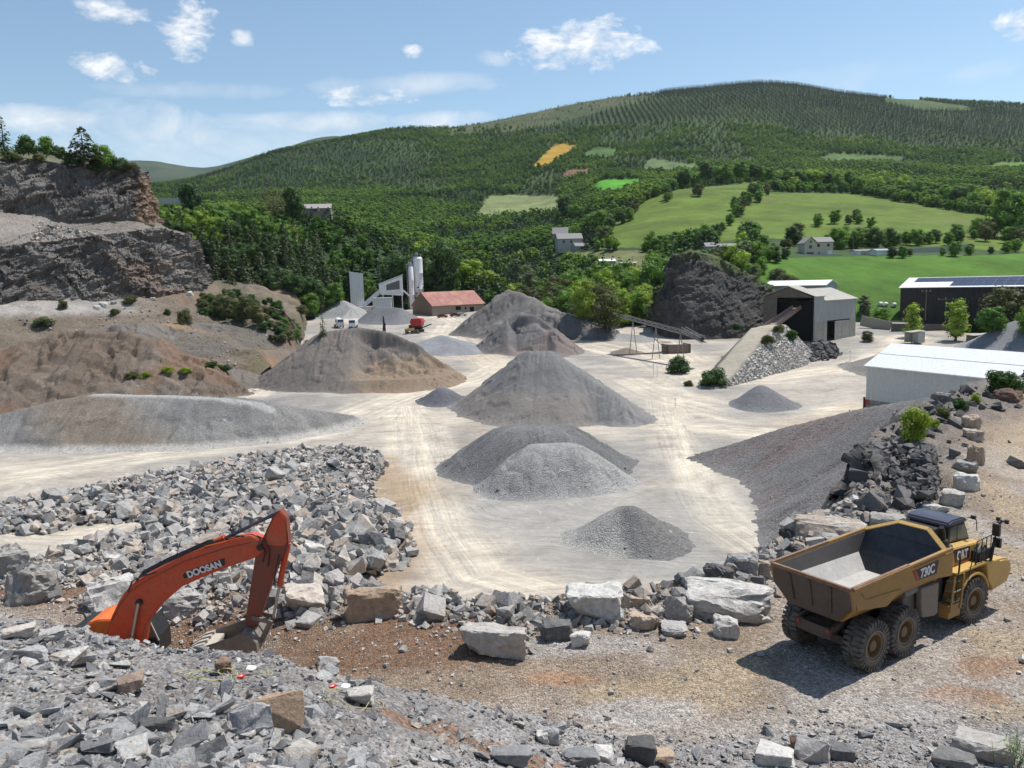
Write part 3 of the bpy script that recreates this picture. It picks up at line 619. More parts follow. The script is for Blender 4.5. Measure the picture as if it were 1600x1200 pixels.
pile('gravel_bank',[(-220,650,735),(-60,650,715),(0,646,703),(80,626,701),(150,609,700),(300,617,700),(400,624,692),(470,637,679),(545,648,664)],.58,ridge_col,'long gravel bank with a brown front beside the haul road',cat='gravel bank',mat=GM(),seed=33,gul=.10,rough=.5,cap=-17.9)
pile('gravel_pile',[(330,652,696),(352,638,696),(385,636,693),(410,650,688),(430,660,684)],.62,streaky((.17,.17,.17),(.24,.24,.24),None,36),'coarse black and white stone heap at the right end of the gravel bank',mat=GC(),seed=36,gul=.12)
BR=streaky((.165,.127,.098),(.215,.178,.145),(.195,.13,.092),37,.35)
pile('spoil_mound',[(-260,560,655),(-120,545,650),(0,545,648),(50,530,646),(110,518,645),(190,520,640),(240,535,636),(280,560,630)],.55,BR,'wide reddish brown spoil mound under the quarry cliff',cat='spoil mound',mat=GM(),seed=37,gul=.16,rough=2.2)
pile('spoil_mound',[(190,508,-203),(240,506,-212),(300,506,-222),(345,508,-226),(385,518,-226),(425,533,-226)],.7,streaky((.15,.135,.12),(.185,.16,.14),(.27,.185,.11),39,.5),'grey-brown spoil ridge with an ochre cut beneath the bushes',cat='spoil mound',seed=39,gul=.2,rough=1.6,H=lambda x,y:np.maximum(Hter(x,y),Ffloor(x,y)))
pile('spoil_mound',[(215,585,612),(262,578,615),(325,567,612),(360,575,608),(385,592,602)],.52,streaky((.165,.145,.125),(.20,.17,.14),None,41),'low spoil mound with green weeds on top',cat='spoil mound',seed=41,gul=.12,rough=.9)
pile('spoil_mound',[(355,546,-205),(400,547,-208),(440,545,-212)],.6,gcol((.25,.155,.095),(.20,.155,.12)),'rust-orange earth bank behind the weedy spoil mound',cat='earth bank',seed=42)
pile('spoil_mound',[(10,655,702),(60,645,700),(115,628,698)],.5,gcol((.20,.12,.08),(.17,.13,.11)),'rust-red strip of earth at the left of the gravel bank',cat='earth bank',seed=43)
pile('spoil_mound',[(400,503,-262),(430,512,-258),(455,530,-250)],.55,gcol((.19,.19,.19)),'grey gravel slope below the scrub at left',cat='gravel slope',seed=44)
# big dark stockpile leaning against the bench on the right
def right_col(x,y,z,u,hh):
    C=streaky((.14,.133,.13),(.18,.17,.163),(.18,.147,.137),45,.6)(x,y,z,u,hh); return C
pile('gravel_stockpile',[(0,0,0,(46,46,-12.5)),(0,0,0,(46,60,-12.3)),(0,0,0,(48,72,-12.0)),(0,0,0,(50.5,82,-12.2)),(0,0,0,(47.5,91,-14.9)),(0,0,0,(44,98,-17.)),(0,0,0,(36,104,-20.5)),(0,0,0,(29,109,-24.0))],.62,right_col,'huge dark grey gravel slope tipped from the bench in front of the white warehouse',cat='gravel slope',mat=m_ground('gravel_dark',2.5,.15,.10,4.,.22),seed=45,gul=.17,base=ZF,H=Ffloor)
pile('gravel_pile',[(1590,500,-205),(1640,500,-200),(1700,505,-195)],.6,streaky((.22,.22,.225),(.27,.27,.27),None,47),'grey gravel pile at the right edge behind the white warehouse',seed=47)
pile('gravel_pile',[(1372,556,583),(1400,548,590)],.4,gcol((.25,.235,.21)),'low grey-brown ramp of gravel beside the white warehouse',seed=48)
# ------------------------------------------------------------------ cliffs
def curtain(name,cols,mat,colf,amp=2.2,nrow=26,ncol=420,seed=0,tilt=.5,origin=None,edge=1.,fs=1.):
    cx=np.array([c[0] for c in cols],float);A=np.array([[P(c[0],a,b) for a,b in c[1]] for c in cols])   # ncols,nrows,3
    t=np.linspace(0,len(cx)-1,ncol); T=np.zeros((ncol,A.shape[1],3))
    for k in range(A.shape[1]):
        for j in range(3): T[:,k,j]=np.interp(t,np.arange(len(cx)),A[:,k,j])
    rows=[]
    for k in range(A.shape[1]-1):
        l=np.linalg.norm(A[:,k+1]-A[:,k],axis=1).mean(); n=max(6,int(nrow*l/22))
        for i in range(n+(k==A.shape[1]-2)): rows.append(T[:,k]*(1-i/n)+T[:,k+1]*(i/n))
    G=np.stack(rows,1); X,Y,Z=G[...,0],G[...,1],G[...,2]
    du=np.gradient(G,axis=0);dv=np.gradient(G,axis=1);N=np.cross(du,dv);N/=np.linalg.norm(N,axis=2,keepdims=True)+1e-9
    if N[...,1].mean()>0:N=-N
    a=(X*.8+Z*tilt)*fs; b=(Z-X*tilt)*fs
    d=amp*(.75*ridg(a*1.6,Y,b,.045,4,seed)+.42*blocky(a,Y*.4,b,.13,seed+5)+.22*blocky(a,Y*.5,b*2,.33,seed+9)+.07*blocky(a,Y,b*2.4,.9,seed+13)+.15*fbm(X,Y,Z,.4,3,seed))
    upn=np.abs(N[...,2]); d=d*(1-.8*sstep(.45,.85,upn))
    if edge: d=d*sstep(0,8,np.arange(G.shape[1]))[None,:]
    G=G+N*d[...,None]; G[...,2]+=.05*amp*blocky(a,Y,b*3,.5,seed+21)*.5
    C=colf(G[...,0],G[...,1],G[...,2],N,d,a,b)
    return tag(mesh_np(name,G.reshape(-1,3),gridfaces(G.shape[0],G.shape[1]),mat,C.reshape(-1,3),smooth=False,origin=origin))
def cliff_col(x,y,z,N,d,a,b):
    C=mixc(np.array((.140,.124,.113))*np.ones(x.shape+(3,)),np.array((.195,.178,.165)),sstep(-.3,.35,fbm(a,y,b*1.2,.10,4,121)))
    C=mixc(C,np.array((.095,.082,.076)),sstep(.0,.4,fbm(a*2,y,b,.16,3,123))*.7)
    px,py=proj(x,y,z)
    C=mixc(C,np.array((.27,.185,.13)),sstep(208,218,px+6*fbm(x,y,z,.2,3,5))*sstep(268,285,py)*sstep(357,348,py)*sstep(262,250,px)*.9)
    C=mixc(C,np.array((.23,.165,.125)),sstep(.25,.5,fbm(a*.5,y,b*.7,.09,3,125))*.55)
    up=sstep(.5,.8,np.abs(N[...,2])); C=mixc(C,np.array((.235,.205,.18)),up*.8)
    C=mixc(C,np.array((.30,.265,.235)),sstep(130,20,px)*sstep(326,345,py)*sstep(392,370,py)*.8)
    C=mixc(C,np.array((.12,.135,.06)),up*sstep(262,246,py)*.8); return C
curtain('quarry_cliff',[(-420,[(499,180),(360,192),(320,210),(190,222),(180,300)]),(-150,[(493,200),(375,212),(325,232),(225,242),(212,300)]),(0,[(492,216),(385,226),(328,246),(248,256),(234,305)]),(60,[(490,222),(378,232),(338,250),(252,260),(238,308)]),(110,[(485,230),(372,239),(350,254),(260,264),(244,310)]),(160,[(483,234),(366,244),(348,258),(255,268),(248,312)]),(200,[(479,240),(361,249),(346,262),(262,272),(256,314)]),(215,[(477,243),(359,252),(347,264),(275,273),(270,314)]),(235,[(473,248),(359,256),(350,266),(330,270),(325,305)]),(250,[(471,252),(361,260),(353,268),(350,273),(352,305)]),(290,[(463,262),(369,268),(367,275),(371,285),(382,315)]),(305,[(460,268),(400,272),(401,280),(406,290),(412,318)]),(324,[(459,275),(440,279),(442,284),(447,295),(450,322)])],
 m_ground('cliff_rock',1.1,.32,.5),cliff_col,amp=3.4,nrow=60,ncol=620,seed=130,tilt=.55)['kind']='structure'
def outcrop_col(x,y,z,N,d,a,b):
    C=mixc(np.array((.066,.060,.056))*np.ones(x.shape+(3,)),np.array((.105,.094,.086)),sstep(-.3,.35,fbm(x,y,z,.2,4,141)))
    px,py=proj(x,y,z); top=np.interp(px,[1018,1045,1058,1100,1160,1200,1260],[500,425,400,396,425,447,500])
    return mixc(C,np.array((.085,.10,.045)),sstep(15,3,py-top+16*fbm(x,y,z,.15,3,143))*sstep(1040,1080,px))
o=curtain('rock_outcrop',[(1022,[(525,262),(508,266),(506,278),(508,291),(512,295)]),(1027,[(526,253),(485,256),(484,273),(500,291),(508,295)]),(1037,[(530,244),(462,252),(460,270),(480,291),(505,295)]),(1048,[(533,240),(420,252),(418,271),(460,291),(500,297)]),(1060,[(535,238),(400,252),(399,273),(450,291),(500,300)]),(1078,[(537,236),(393,251),(392,275),(440,293),(500,302)]),(1105,[(539,235),(398,251),(396,278),(440,294),(498,303)]),(1135,[(541,235),(412,252),(410,278),(445,295),(497,303)]),(1165,[(543,235),(428,253),(427,278),(450,295),(496,303)]),(1200,[(543,236),(448,254),(446,278),(465,295),(496,302)]),(1225,[(543,239),(478,256),(478,278),(485,293),(496,300)]),(1245,[(543,243),(512,262),(510,278),(505,291),(500,297)])],
 m_ground('outcrop_rock',1.2,.3,.4),outcrop_col,amp=2.0,nrow=44,ncol=230,seed=150,tilt=.3)
tag(o,'dark rock stack with a grassy crown left of the grey crusher shed','rock outcrop',kind='thing')
o=curtain('rock_outcrop',[(405,[(505,262),(478,266),(476,275),(490,285)]),(425,[(515,256),(480,262),(478,272),(490,285)]),(445,[(522,250),(488,256),(486,268),(495,282)]),(460,[(526,247),(505,252),(503,264),(505,280)]),(476,[(528,246),(524,249),(522,258),(520,275)])],m_ground('outcrop_rock',1.2,.3,.4),lambda x,y,z,N,d,a,b:mixc(np.array((.14,.095,.08))*np.ones(x.shape+(3,)),np.array((.20,.12,.10)),sstep(-.2,.3,fbm(a,y,b,.3,3,5))),amp=1.2,nrow=40,ncol=90,seed=160,tilt=.6)
tag(o,'small dark red rock face beside the scrub at the left end of the yard','rock outcrop',kind='thing')

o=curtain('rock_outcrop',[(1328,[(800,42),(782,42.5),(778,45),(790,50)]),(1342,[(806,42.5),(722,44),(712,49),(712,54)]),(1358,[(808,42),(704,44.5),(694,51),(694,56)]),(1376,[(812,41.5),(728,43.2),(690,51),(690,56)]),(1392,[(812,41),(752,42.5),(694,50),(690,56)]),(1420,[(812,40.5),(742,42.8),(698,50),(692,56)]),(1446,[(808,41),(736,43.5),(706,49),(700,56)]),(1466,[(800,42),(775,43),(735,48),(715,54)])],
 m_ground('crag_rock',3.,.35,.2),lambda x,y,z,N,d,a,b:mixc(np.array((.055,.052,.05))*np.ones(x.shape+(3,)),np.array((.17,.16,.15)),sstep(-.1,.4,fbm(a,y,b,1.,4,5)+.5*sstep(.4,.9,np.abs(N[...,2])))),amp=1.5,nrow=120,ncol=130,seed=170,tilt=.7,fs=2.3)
tag(o,'steep black broken rock face at the bench edge behind the dump truck','rock outcrop',kind='thing')
# ------------------------------------------------------------------ rocks
def rock_bm(seed,n=14,flat=1.,rough=0,sub=0,box=.75):
    r=random.Random(seed); b=bmesh.new()
    for i in range(n):
        if r.random()<box: p=Vector((r.choice((-1,1))*r.uniform(.72,1),r.choice((-1,1))*r.uniform(.6,1),r.choice((-1,1))*r.uniform(.6,1)))*.82
        else: p=Vector((r.gauss(0,1),r.gauss(0,1),r.gauss(0,1))).normalized()
        b.verts.new((p.x*.5,p.y*.5,p.z*.5*flat))
    h=bmesh.ops.convex_hull(b,input=b.verts); bmesh.ops.delete(b,geom=[g for g in set(h['geom_interior']+h['geom_unused']) if isinstance(g,bmesh.types.BMVert)],context='VERTS')
    bmesh.ops.dissolve_limit(b,angle_limit=.22,verts=b.verts,edges=b.edges)
    if sub:
        bmesh.ops.bevel(b,geom=list(b.edges),offset=.022,segments=1,affect='EDGES',clamp_overlap=True)
        bmesh.ops.triangulate(b,faces=b.faces)
        for _ in range(sub):
            bmesh.ops.subdivide_edges(b,edges=[e for e in b.edges if e.calc_length()>.06],cuts=1,use_grid_fill=False); bmesh.ops.triangulate(b,faces=b.faces)
        b.normal_update(); co=np.array([v.co[:] for v in b.verts]); no=[v.normal.copy() for v in b.verts]; s=seed*3.7
        d=rough*(.6*ridg(co[:,0]+s,co[:,1],co[:,2]*1.1,1.6,4,seed)-.35+.35*blocky(co[:,0]+s,co[:,1],co[:,2]*1.3,2.6,seed)+.15*blocky(co[:,0]+s,co[:,1],co[:,2]*1.5,7.,seed+4)+.3*fbm(co[:,0]+s,co[:,1],co[:,2],5,3,seed))
        for v,n_,q in zip(b.verts,no,d): v.co+=n_*float(q)
    bmesh.ops.triangulate(b,faces=b.faces); bmesh.ops.recalc_face_normals(b,faces=b.faces); return b
def rock_np(seed,**k):
    b=rock_bm(seed,**k); b.verts.index_update(); V=np.array([v.co[:] for v in b.verts]); Fc=np.array([[v.index for v in f.verts] for f in b.faces]); b.free(); return V,Fc
RT=[rock_np(300+i,n=15+i%5,flat=(.85,.7,.95,.6)[i%4],box=.85) for i in range(16)]; RB=[rock_np(340+i,n=16+i%5,flat=(.9,.75,.95,.65)[i%4],box=.85,sub=2,rough=.07) for i in range(14)]       # blocky stones
SL=[rock_np(400+i,n=10+i%3,flat=(.32,.45,.6,.25)[i%4],box=.6) for i in range(16)] # slaty shards
PB=[rock_np(500+i,n=7,flat=.7,box=.4) for i in range(8)]
def rotm(rs,n,tilt):
    a=rs.uniform(0,6.283,n);b=rs.normal(0,tilt,n);c=rs.normal(0,tilt,n)
    ca,sa,cb,sb,cc,sc=np.cos(a),np.sin(a),np.cos(b),np.sin(b),np.cos(c),np.sin(c); z=np.zeros(n);o=np.ones(n)
    Rz=np.stack([ca,-sa,z,sa,ca,z,z,z,o],-1).reshape(n,3,3);Rx=np.stack([o,z,z,z,cb,-sb,z,sb,cb],-1).reshape(n,3,3);Ry=np.stack([cc,z,sc,z,o,z,-sc,z,cc],-1).reshape(n,3,3)
    return Rz@Rx@Ry
def scatter_mesh(name,T,pos,size,mat,seed=0,tilt=.35,tint=None,asp=.25,label=None,cat=None,parent=None):
    rs=np.random.RandomState(seed);n=len(pos);R=rotm(rs,n,tilt);k=rs.randint(0,len(T),n);sc=size[:,None]*(1+rs.uniform(-asp,asp,(n,3)))
    tint=rs.uniform(0,1,n) if tint is None else tint; Vs=[];Fs=[];Ts=[];off=0
    for t,(V,Fc) in enumerate(T):
        m=np.where(k==t)[0]
        if not len(m):continue
        W=np.einsum('nij,nvj->nvi',R[m],V[None]*sc[m][:,None,:])+pos[m][:,None,:]
        Vs.append(W.reshape(-1,3));Fs.append((Fc[None]+off+(np.arange(len(m))*len(V))[:,None,None]).reshape(-1,3));Ts.append(np.repeat(tint[m],len(V)));off+=len(m)*len(V)
    o=mesh_np(name,np.concatenate(Vs),np.concatenate(Fs),mat,smooth=False,extra={'tint':np.concatenate(Ts)})
    return tag(o,label,cat,kind='stuff')
def rock_objs(name,T,pos,size,mat,label,cat,group,seed=0,tilt=.35,asp=.25):
    rs=np.random.RandomState(seed);n=len(pos);R=rotm(rs,n,tilt);k=rs.randint(0,len(T),n);sc=size[:,None]*(1+rs.uniform(-asp,asp,(n,3)));P0={}
    for i in range(n):
        if k[i] not in P0: P0[k[i]]=mesh_np(name,T[k[i]][0],T[k[i]][1],mat,smooth=False,link=False); o=P0[k[i]]
        else: o=P0[k[i]].copy()
        COL.objects.link(o); M=Matrix([list(r) for r in R[i]]).to_4x4()@Matrix.Diagonal((*sc[i],1)); M.translation=Vector(pos[i]); o.matrix_world=M
        tag(o,label,cat,group)
# --- blasted rock field between the bench and the haul road
FIELD=[(30,790),(90,778),(190,756),(290,736),(380,718),(450,709),(530,703),(590,708),(605,728),(588,752),(585,790),(640,822),(648,858),(640,885),(575,905),(500,925),(300,925),(140,910),(60,905),(70,872),(140,862),(215,838),(225,815),(130,822),(70,835),(0,835),(-60,835),(-60,800)]
fq=[tuple(gf(a,b)[:2]) for a,b in FIELD]; fa=np.array(fq); rs=np.random.RandomState(5)
def mound_h(x,y):
    d,S,L=segdist(x,y,fq+[fq[0]]); return np.where(inpoly(x,y,fq),np.minimum(d*.35,1.0)+.5*fbm(x,y,0,.12,3,171)*sstep(0,4,d),-1)
gx=np.arange(fa[:,0].min()-1,fa[:,0].max()+1,.5);gy=np.arange(fa[:,1].min()-1,fa[:,1].max()+1,.5);X,Y=np.meshgrid(gx,gy,indexing='ij');Mh=mound_h(X,Y)
V2,F2=compact(np.stack([X,Y,Ffloor(X,Y)+Mh-.35],-1).reshape(-1,3),gridfaces(len(gx),len(gy),(Mh>0).ravel()))
tag(mesh_np('rubble_bed',V2,F2,m_ground('rubble_bed',4.,.5,.3,3.,.6),np.ones((len(V2),3))*np.array((.22,.21,.20))),kind='stuff')
N0=15000; x=rs.uniform(fa[:,0].min(),fa[:,0].max(),N0);y=rs.uniform(fa[:,1].min(),fa[:,1].max(),N0);m=inpoly(x,y,fq);x,y=x[m],y[m]
mh=mound_h(x,y); s=np.exp(rs.normal(-.5,.40,len(x)))*(1.0+.35*sstep(100,72,y)); z=Ffloor(x,y)+mh+rs.uniform(-.25,.35,len(x))*s
for (a,b,ss) in ((505,880,2.9),(540,900,2.7),(490,908,2.4),(575,868,2.4),(610,880,2.3),(620,845,2.),(555,845,2.2),(478,850,2.6),(590,900,2.3),(560,915,2.4),(460,890,2.3),(450,835,2.),(350,815,2.4),(270,790,2.3),(205,800,2.2),(160,790,2.4),(80,790,2.2)):
    q=gf(a,b); ss=ss*.78;x=np.append(x,q[0]);y=np.append(y,q[1]);z=np.append(z,q[2]+.9+.5);s=np.append(s,ss)
pos=np.stack([x,y,z],-1); _,py=proj(x,y,z); key=s*1250/y*(1+.25*rs.rand(len(x))); order=np.argsort(-key); vis=order[:300]; rest=order[300:]
vis=vis[y[vis]<140]
pos[vis,2]+=.25
rock_objs('blasted_rock',RB,pos[vis],s[vis],m_rock('grey'),'angular grey and tan blasted rock lying in the wide rock field','rock','blasted rocks in the field behind the excavator',seed=6,tilt=.5)
scatter_mesh('rubble',RT,pos[rest],s[rest],m_rock('grey','tint'),seed=7,tilt=.5)
TP=np.concatenate([a for a in TOES if len(a)]); TP=TP[(TP[:,1]<190)]; TP=TP[rs.rand(len(TP))<.35]; st=np.exp(rs.normal(-1.75,.4,len(TP)))
scatter_mesh('gravel',RT,TP,st,m_rock('grey','tint',2.),seed=8)
# --- boulders placed one by one
def boulder(px,base,w,h,kind,label,seed,H=Hnear,dy=.75,rz=None,flat=None,rough=.11,tiltx=0.,name='boulder',cat='boulder',sink=.2,group=None,sub=3,parent=None,bx=.62):
    q=gf(px,base,H); d=math.hypot(q[1],q[2]); k=d/1250.; W=w*k; el=math.atan2(-q[2],q[1]); Dp=W*dy; Hh=max((h*k-Dp*math.sin(el)*.35)/math.cos(el),W*.34)
    if flat: Hh=W*flat
    b=rock_bm(seed,n=19,flat=1.,rough=rough,sub=sub,box=bx); me=bpy.data.meshes.new(name)
    bmesh.ops.scale(b,vec=(W*1.06,Dp*1.06,Hh*1.22),verts=b.verts); bmesh.ops.translate(b,vec=(0,0,Hh*(.5-sink)),verts=b.verts); b.to_mesh(me); b.free()
    me.materials.append(m_rock(kind,scale=1.2/max(W,.5)*1.5,bd=.04*max(W,.4))); o=bpy.data.objects.new(name,me); COL.objects.link(o)
    me.polygons.foreach_set('use_smooth',[True]*len(me.polygons)); me.set_sharp_from_angle(angle=math.radians(24))
    o.location=(q[0],q[1]+Dp*.42,q[2]); az=-math.atan2(q[0],q[1]); o.rotation_euler=(tiltx,0,az+(rz if rz is not None else random.uniform(-.3,.3)))
    return tag(o,label,cat,group)
BL=[(775,1030,128,58,'pale','long pale slab boulder with a white top, left end of the bench edge row',1,.5,-.25),
(872,1004,54,38,'grey','squat grey boulder right of the long pale slab',2,.8,0),(908,1014,36,26,'pale','small cream block beside the squat grey boulder',3,.8,0),
(932,978,106,64,'pale','massive pale boulder with a brown shaded side in the middle of the bench edge',4,.75,.05),(1008,984,50,30,'tan','flat tan block right of the massive pale boulder',5,.8,0),
(1003,956,42,28,'tan','rusty tan boulder behind the flat tan block',6,.8,0),(1066,976,54,44,'pale','upright cream boulder with a smooth face at the bench edge',7,.8,0),
(1150,972,150,62,'pale','very large weathered boulder behind the left rear of the dump truck',8,.55,.1),(1138,998,42,36,'pale','two-tone cream and brown boulder in front of the very large one',9,.7,0),
(1055,995,48,20,'grey','low grey slab at the foot of the upright cream boulder',10,.8,0),
(1128,914,48,34,'dark','dark crag block at the bench edge above the very large boulder',11,.8,0),(1165,905,52,44,'grey','jagged grey crag at the bench edge left of the dump truck',12,.8,0),(1192,902,36,30,'grey','grey broken block between the jagged crag and the dump truck',13,.8,0),
(585,970,98,60,'tan','big flat orange-tan boulder beyond the excavator bucket',14,.6,-.1),(472,964,76,54,'tan','furrowed orange-brown boulder right of the excavator arm',15,.8,.1),
(528,945,34,30,'pale','pale block between the two orange boulders',16,.8,0),(165,958,84,56,'pale','rounded pale boulder behind the excavator counterweight',17,.7,.3),
(278,966,74,44,'grey','grey boulder seen beneath the excavator boom',18,.8,0),(32,945,80,66,'pale','large cream-topped boulder at the left edge of the bench',19,.8,0),(8,905,60,60,'pale','pale boulder half out of the frame at the left edge',20,.8,0),
(20,1002,60,18,'tan','low tan slab at the left end of the foreground crest',21,.6,0),(75,1003,46,22,'grey','grey block next to the low tan slab on the foreground crest',22,.8,0),
(1523,670,30,26,'tan','orange-faced boulder, farthest of the row along the bench road',23,.8,0),(1528,690,38,24,'grey','grey boulder second from the far end of the roadside row',24,.8,0),(1530,726,32,38,'tan','tall tan-sided boulder in the roadside row',25,.8,0),
(1515,742,36,28,'grey','grey block beside the tall tan-sided boulder of the roadside row',26,.8,0),(1515,768,40,32,'pale','pale-topped boulder in the middle of the roadside row',27,.8,0),(1498,793,42,32,'pale','white-topped square boulder above the truck cab',28,.8,0),
(1474,803,44,18,'pale','flat pale boulder just behind the truck cab roof',29,.9,0),(1584,628,44,26,'red','red and white boulders clump at the far right bush',30,.7,0),(1600,606,30,14,'pale','pale block beyond the red and white clump at far right',31,.8,0),
(1396,826,62,24,'pale','cream boulder behind the front corner of the truck body',32,.7,0),(1232,850,26,30,'dark','small dark upright crag left of the wide grey slab',33,.8,0),
(1240,872,40,24,'dark','dark block below the small upright crag',34,.8,0),(1308,852,118,44,'grey','wide layered grey slab behind the truck body',35,.5,.1),(1262,880,28,22,'grey','grey block in front of the wide layered slab',36,.8,0),(1320,862,64,18,'pale','white-topped flat rock in front of the wide layered slab',37,.6,0),

(1455,672,40,18,'grey','grey rubble hump right of the yellow-green bush',44,.8,0),(1478,625,32,14,'dark','dark rock between the yellow-green bush and the round bush',45,.8,0)]
for px,ba,w,h,kd,lb,sd_,dy,rz in BL: boulder(px,ba,w,h,kd,lb,sd_+600,dy=dy,rz=rz,rough=.16 if kd=='dark' else .11)
FGB=[(432,1147,84,60,'tan','tan tilted slab standing on a dark block in the foreground rubble',1,.5,-.2),(385,1150,70,50,'slate','dark slate block behind the tan tilted slab',2,.6,.3),(197,1084,42,30,'red','small brown-faced stone on the foreground crest',3,.8,0),
(560,1108,50,28,'pale','pale cream stone right of the tan tilted slab',4,.8,0),(240,1146,56,24,'dark','dark wedge stone in the foreground rubble',5,.6,0),(195,1192,62,34,'slate','square slate block at the bottom left',6,.7,0),(140,1186,50,26,'slate','pale slate block left of the square slate block',7,.7,0),(345,1054,30,26,'red','brown stone at the middle of the yellow wire coil',8,.8,0),
(512,1046,42,16,'grey','flat dark-bottomed slab on the crest right of the bucket',9,.7,0),(105,1040,60,26,'slate','long slate slab on the crest at left',10,.5,.3),(30,1040,60,24,'slate','slate slab at the left edge of the foreground crest',11,.7,0),
(1003,1197,48,40,'dark','dark lichen-covered block at the bottom centre',12,.8,0),(1036,1200,40,24,'tan','tan stone right of the dark lichen-covered block',13,.8,0),(942,1192,34,22,'pale','pale stone left of the dark lichen-covered block',14,.8,0),(862,1164,28,26,'slate','dark upright stone on the foreground rim',15,.8,0),(848,1162,22,18,'pale','white stone left of the dark upright stone',16,.8,0),
(1218,1200,62,28,'pale','white-grey boulder at the bottom right of centre',17,.8,0),(1250,1180,26,26,'red','brown-faced wedge behind the white-grey boulder',18,.8,0),(1278,1192,52,38,'pale','cream upright slab right of the brown-faced wedge',19,.6,.2),(1322,1190,40,24,'slate','blue-grey block right of the cream upright slab',20,.8,0),(1548,1190,90,26,'grey','flat grey slab at the bottom right corner',21,.6,0),(1500,1205,60,22,'grey','half-buried grey stone left of the flat grey slab',22,.7,0),
(912,1200,60,14,'slate','flat slate slab in the red earth at the bottom centre',23,.6,0),(800,1200,70,22,'slate','long slate slab at the bottom edge in the red earth',24,.5,0)]
for px,ba,w,h,kd,lb,sd_,dy,rz in FGB: boulder(px,ba,w,h,kd,lb,sd_+700,dy=dy,rz=rz,rough=.08,name='stone',cat='stone',sub=2,bx=.5)
# --- foreground shards
rs=np.random.RandomState(21)
def fg_points(n,pxr,dr):
    px=rs.uniform(*pxr,n); d=(rs.uniform(dr[0]**2,dr[1]**2,n))**.5; x=(px-800)/1250*d; return x,d
x,y=fg_points(36000,(-60,1660),(6.5,21.5)); px=800+1250*x/y; dcr=np.interp(px,_cx,_dc)
m=(y<dcr+.5*rs.normal(0,1,len(x)))&((px<1090)|(rs.rand(len(x))<.55)); x,y,dcr=x[m],y[m],dcr[m]; px=px[m]
dens=fbm(x,y,0,.30,3,181); m=(rs.rand(len(x))<np.clip(.75+1.4*dens,.22,1)*np.where(px>700,.75,1)); x,y=x[m],y[m]; px=800+1250*x/y; q1=PZ(500,1048,-7.6); q2=PZ(690,1095,-9.); dn=np.minimum(np.hypot((x-q1[0])/1.3,(y-q1[1])/.8),np.hypot((x-q2[0])/1.3,(y-q2[1])/.9)); red_=(px>575)&(px<905)&(y<np.interp(px,_cx,_dc)-1.1); m=(rs.rand(len(x))<.12+.88*sstep(.7,1.3,dn))&(~red_|(rs.rand(len(x))<.4)); x,y=x[m],y[m]; z=Hbench(x,y)
s=np.exp(rs.normal(-2.3,.56,len(x)))*(.8+.5*sstep(17,9,y)); s=np.clip(s,.035,.55)
big=np.argsort(-s/y)[:260]; rest=np.setdiff1d(np.arange(len(x)),big); pos=np.stack([x,y,z+.12*s],-1)
rock_objs('slate_shard',SL,pos[big],s[big],m_rock('slate'),'blue-grey slate shard among the rubble of the foreground slope','rock','slate shards on the foreground slope',seed=22,tilt=.38,asp=.35)
scatter_mesh('rubble',SL,pos[rest],s[rest],m_rock('slate','tint',3.),seed=23,tilt=.4,asp=.4)
x,y=fg_points(9000,(-60,1660),(7,21.5)); px=800+1250*x/y; m=y<np.interp(px,_cx,_dc)+.3; x,y=x[m],y[m]; s=np.exp(rs.normal(-2.95,.3,len(x)))
scatter_mesh('gravel',PB,np.stack([x,y,Hbench(x,y)+.1*s],-1),s,m_rock('slate','tint',3.),seed=24)
# --- stones strewn over the bench, denser towards its edge
n=15000; px=rs.uniform(-60,1680,n); d=rs.uniform(16**2,42**2,n)**.5; x=(px-800)/1250*d; y=d; sd,_,_=segdist(x,y,EDGE); ins=inpoly(x,y,BPOLY)
pr=.18+.6*sstep(5,0,sd)+.5*sstep(700,300,px)*sstep(.1,-.2,fbm(x,y,0,.3,3,183)-.1)+.25*sstep(20.5,18,y); m=ins&(rs.rand(n)<pr)&(y>np.interp(px,_cx,_dc)); x,y,sd=x[m],y[m],sd[m]
s=np.exp(rs.normal(-2.6,.5,len(x)))*(1+1.2*sstep(3.5,0,sd)); s=np.clip(s,.03,.55)
scatter_mesh('gravel',RT,np.stack([x,y,Hbench(x,y)+.15*s],-1),s,m_rock('pale','tint',3.),seed=25)
n=16000; px=rs.uniform(500,1680,n); d=rs.uniform(18**2,30**2,n)**.5; x=(px-800)/1250*d; m=(d>np.interp(px,_cx,_dc))&inpoly(x,d,BPOLY)&(rs.rand(n)<.25+.6*sstep(-.1,.25,fbm(x,d,0,.35,3,185))); x,y=x[m],d[m]; s=np.exp(rs.normal(-3.25,.3,len(x)))
scatter_mesh('gravel',PB,np.stack([x,y,Hbench(x,y)+.1*s],-1),s,m_rock('pale','tint',4.),seed=26)
# --- broken rock along the bench edge and on the bank behind the truck
n=3800; t=rs.rand(n); E=np.array(EDGE[1:22]); seg=rs.randint(0,len(E)-1,n); q=E[seg]+(E[seg+1]-E[seg])*t[:,None]; off=rs.normal(.6,1.3,n); q=q+np.stack([rs.normal(0,.9,n),-np.abs(off)+.3],-1)
far=sstep(14,24,q[:,0]); q[:,0]+=far*np.abs(rs.normal(0,3.,n)); s=np.exp(rs.normal(-1.25,.5,n))*(.9+.6*far); m=(q[:,1]>22)&(q[:,1]<95)&(rs.rand(len(q))>.72*far)
q,s=q[m],np.clip(s[m],.1,1.3)*.95; fr=(q[:,0]>17)&(q[:,1]>36)
for m_,kd_ in ((fr,'dark'),(~fr,'grey')): scatter_mesh('rubble',RT,np.stack([q[m_,0],q[m_,1],Hnear(q[m_,0],q[m_,1])+.1*s[m_]],-1),s[m_],m_rock(kd_,'tint',2.),seed=27,tilt=.6)
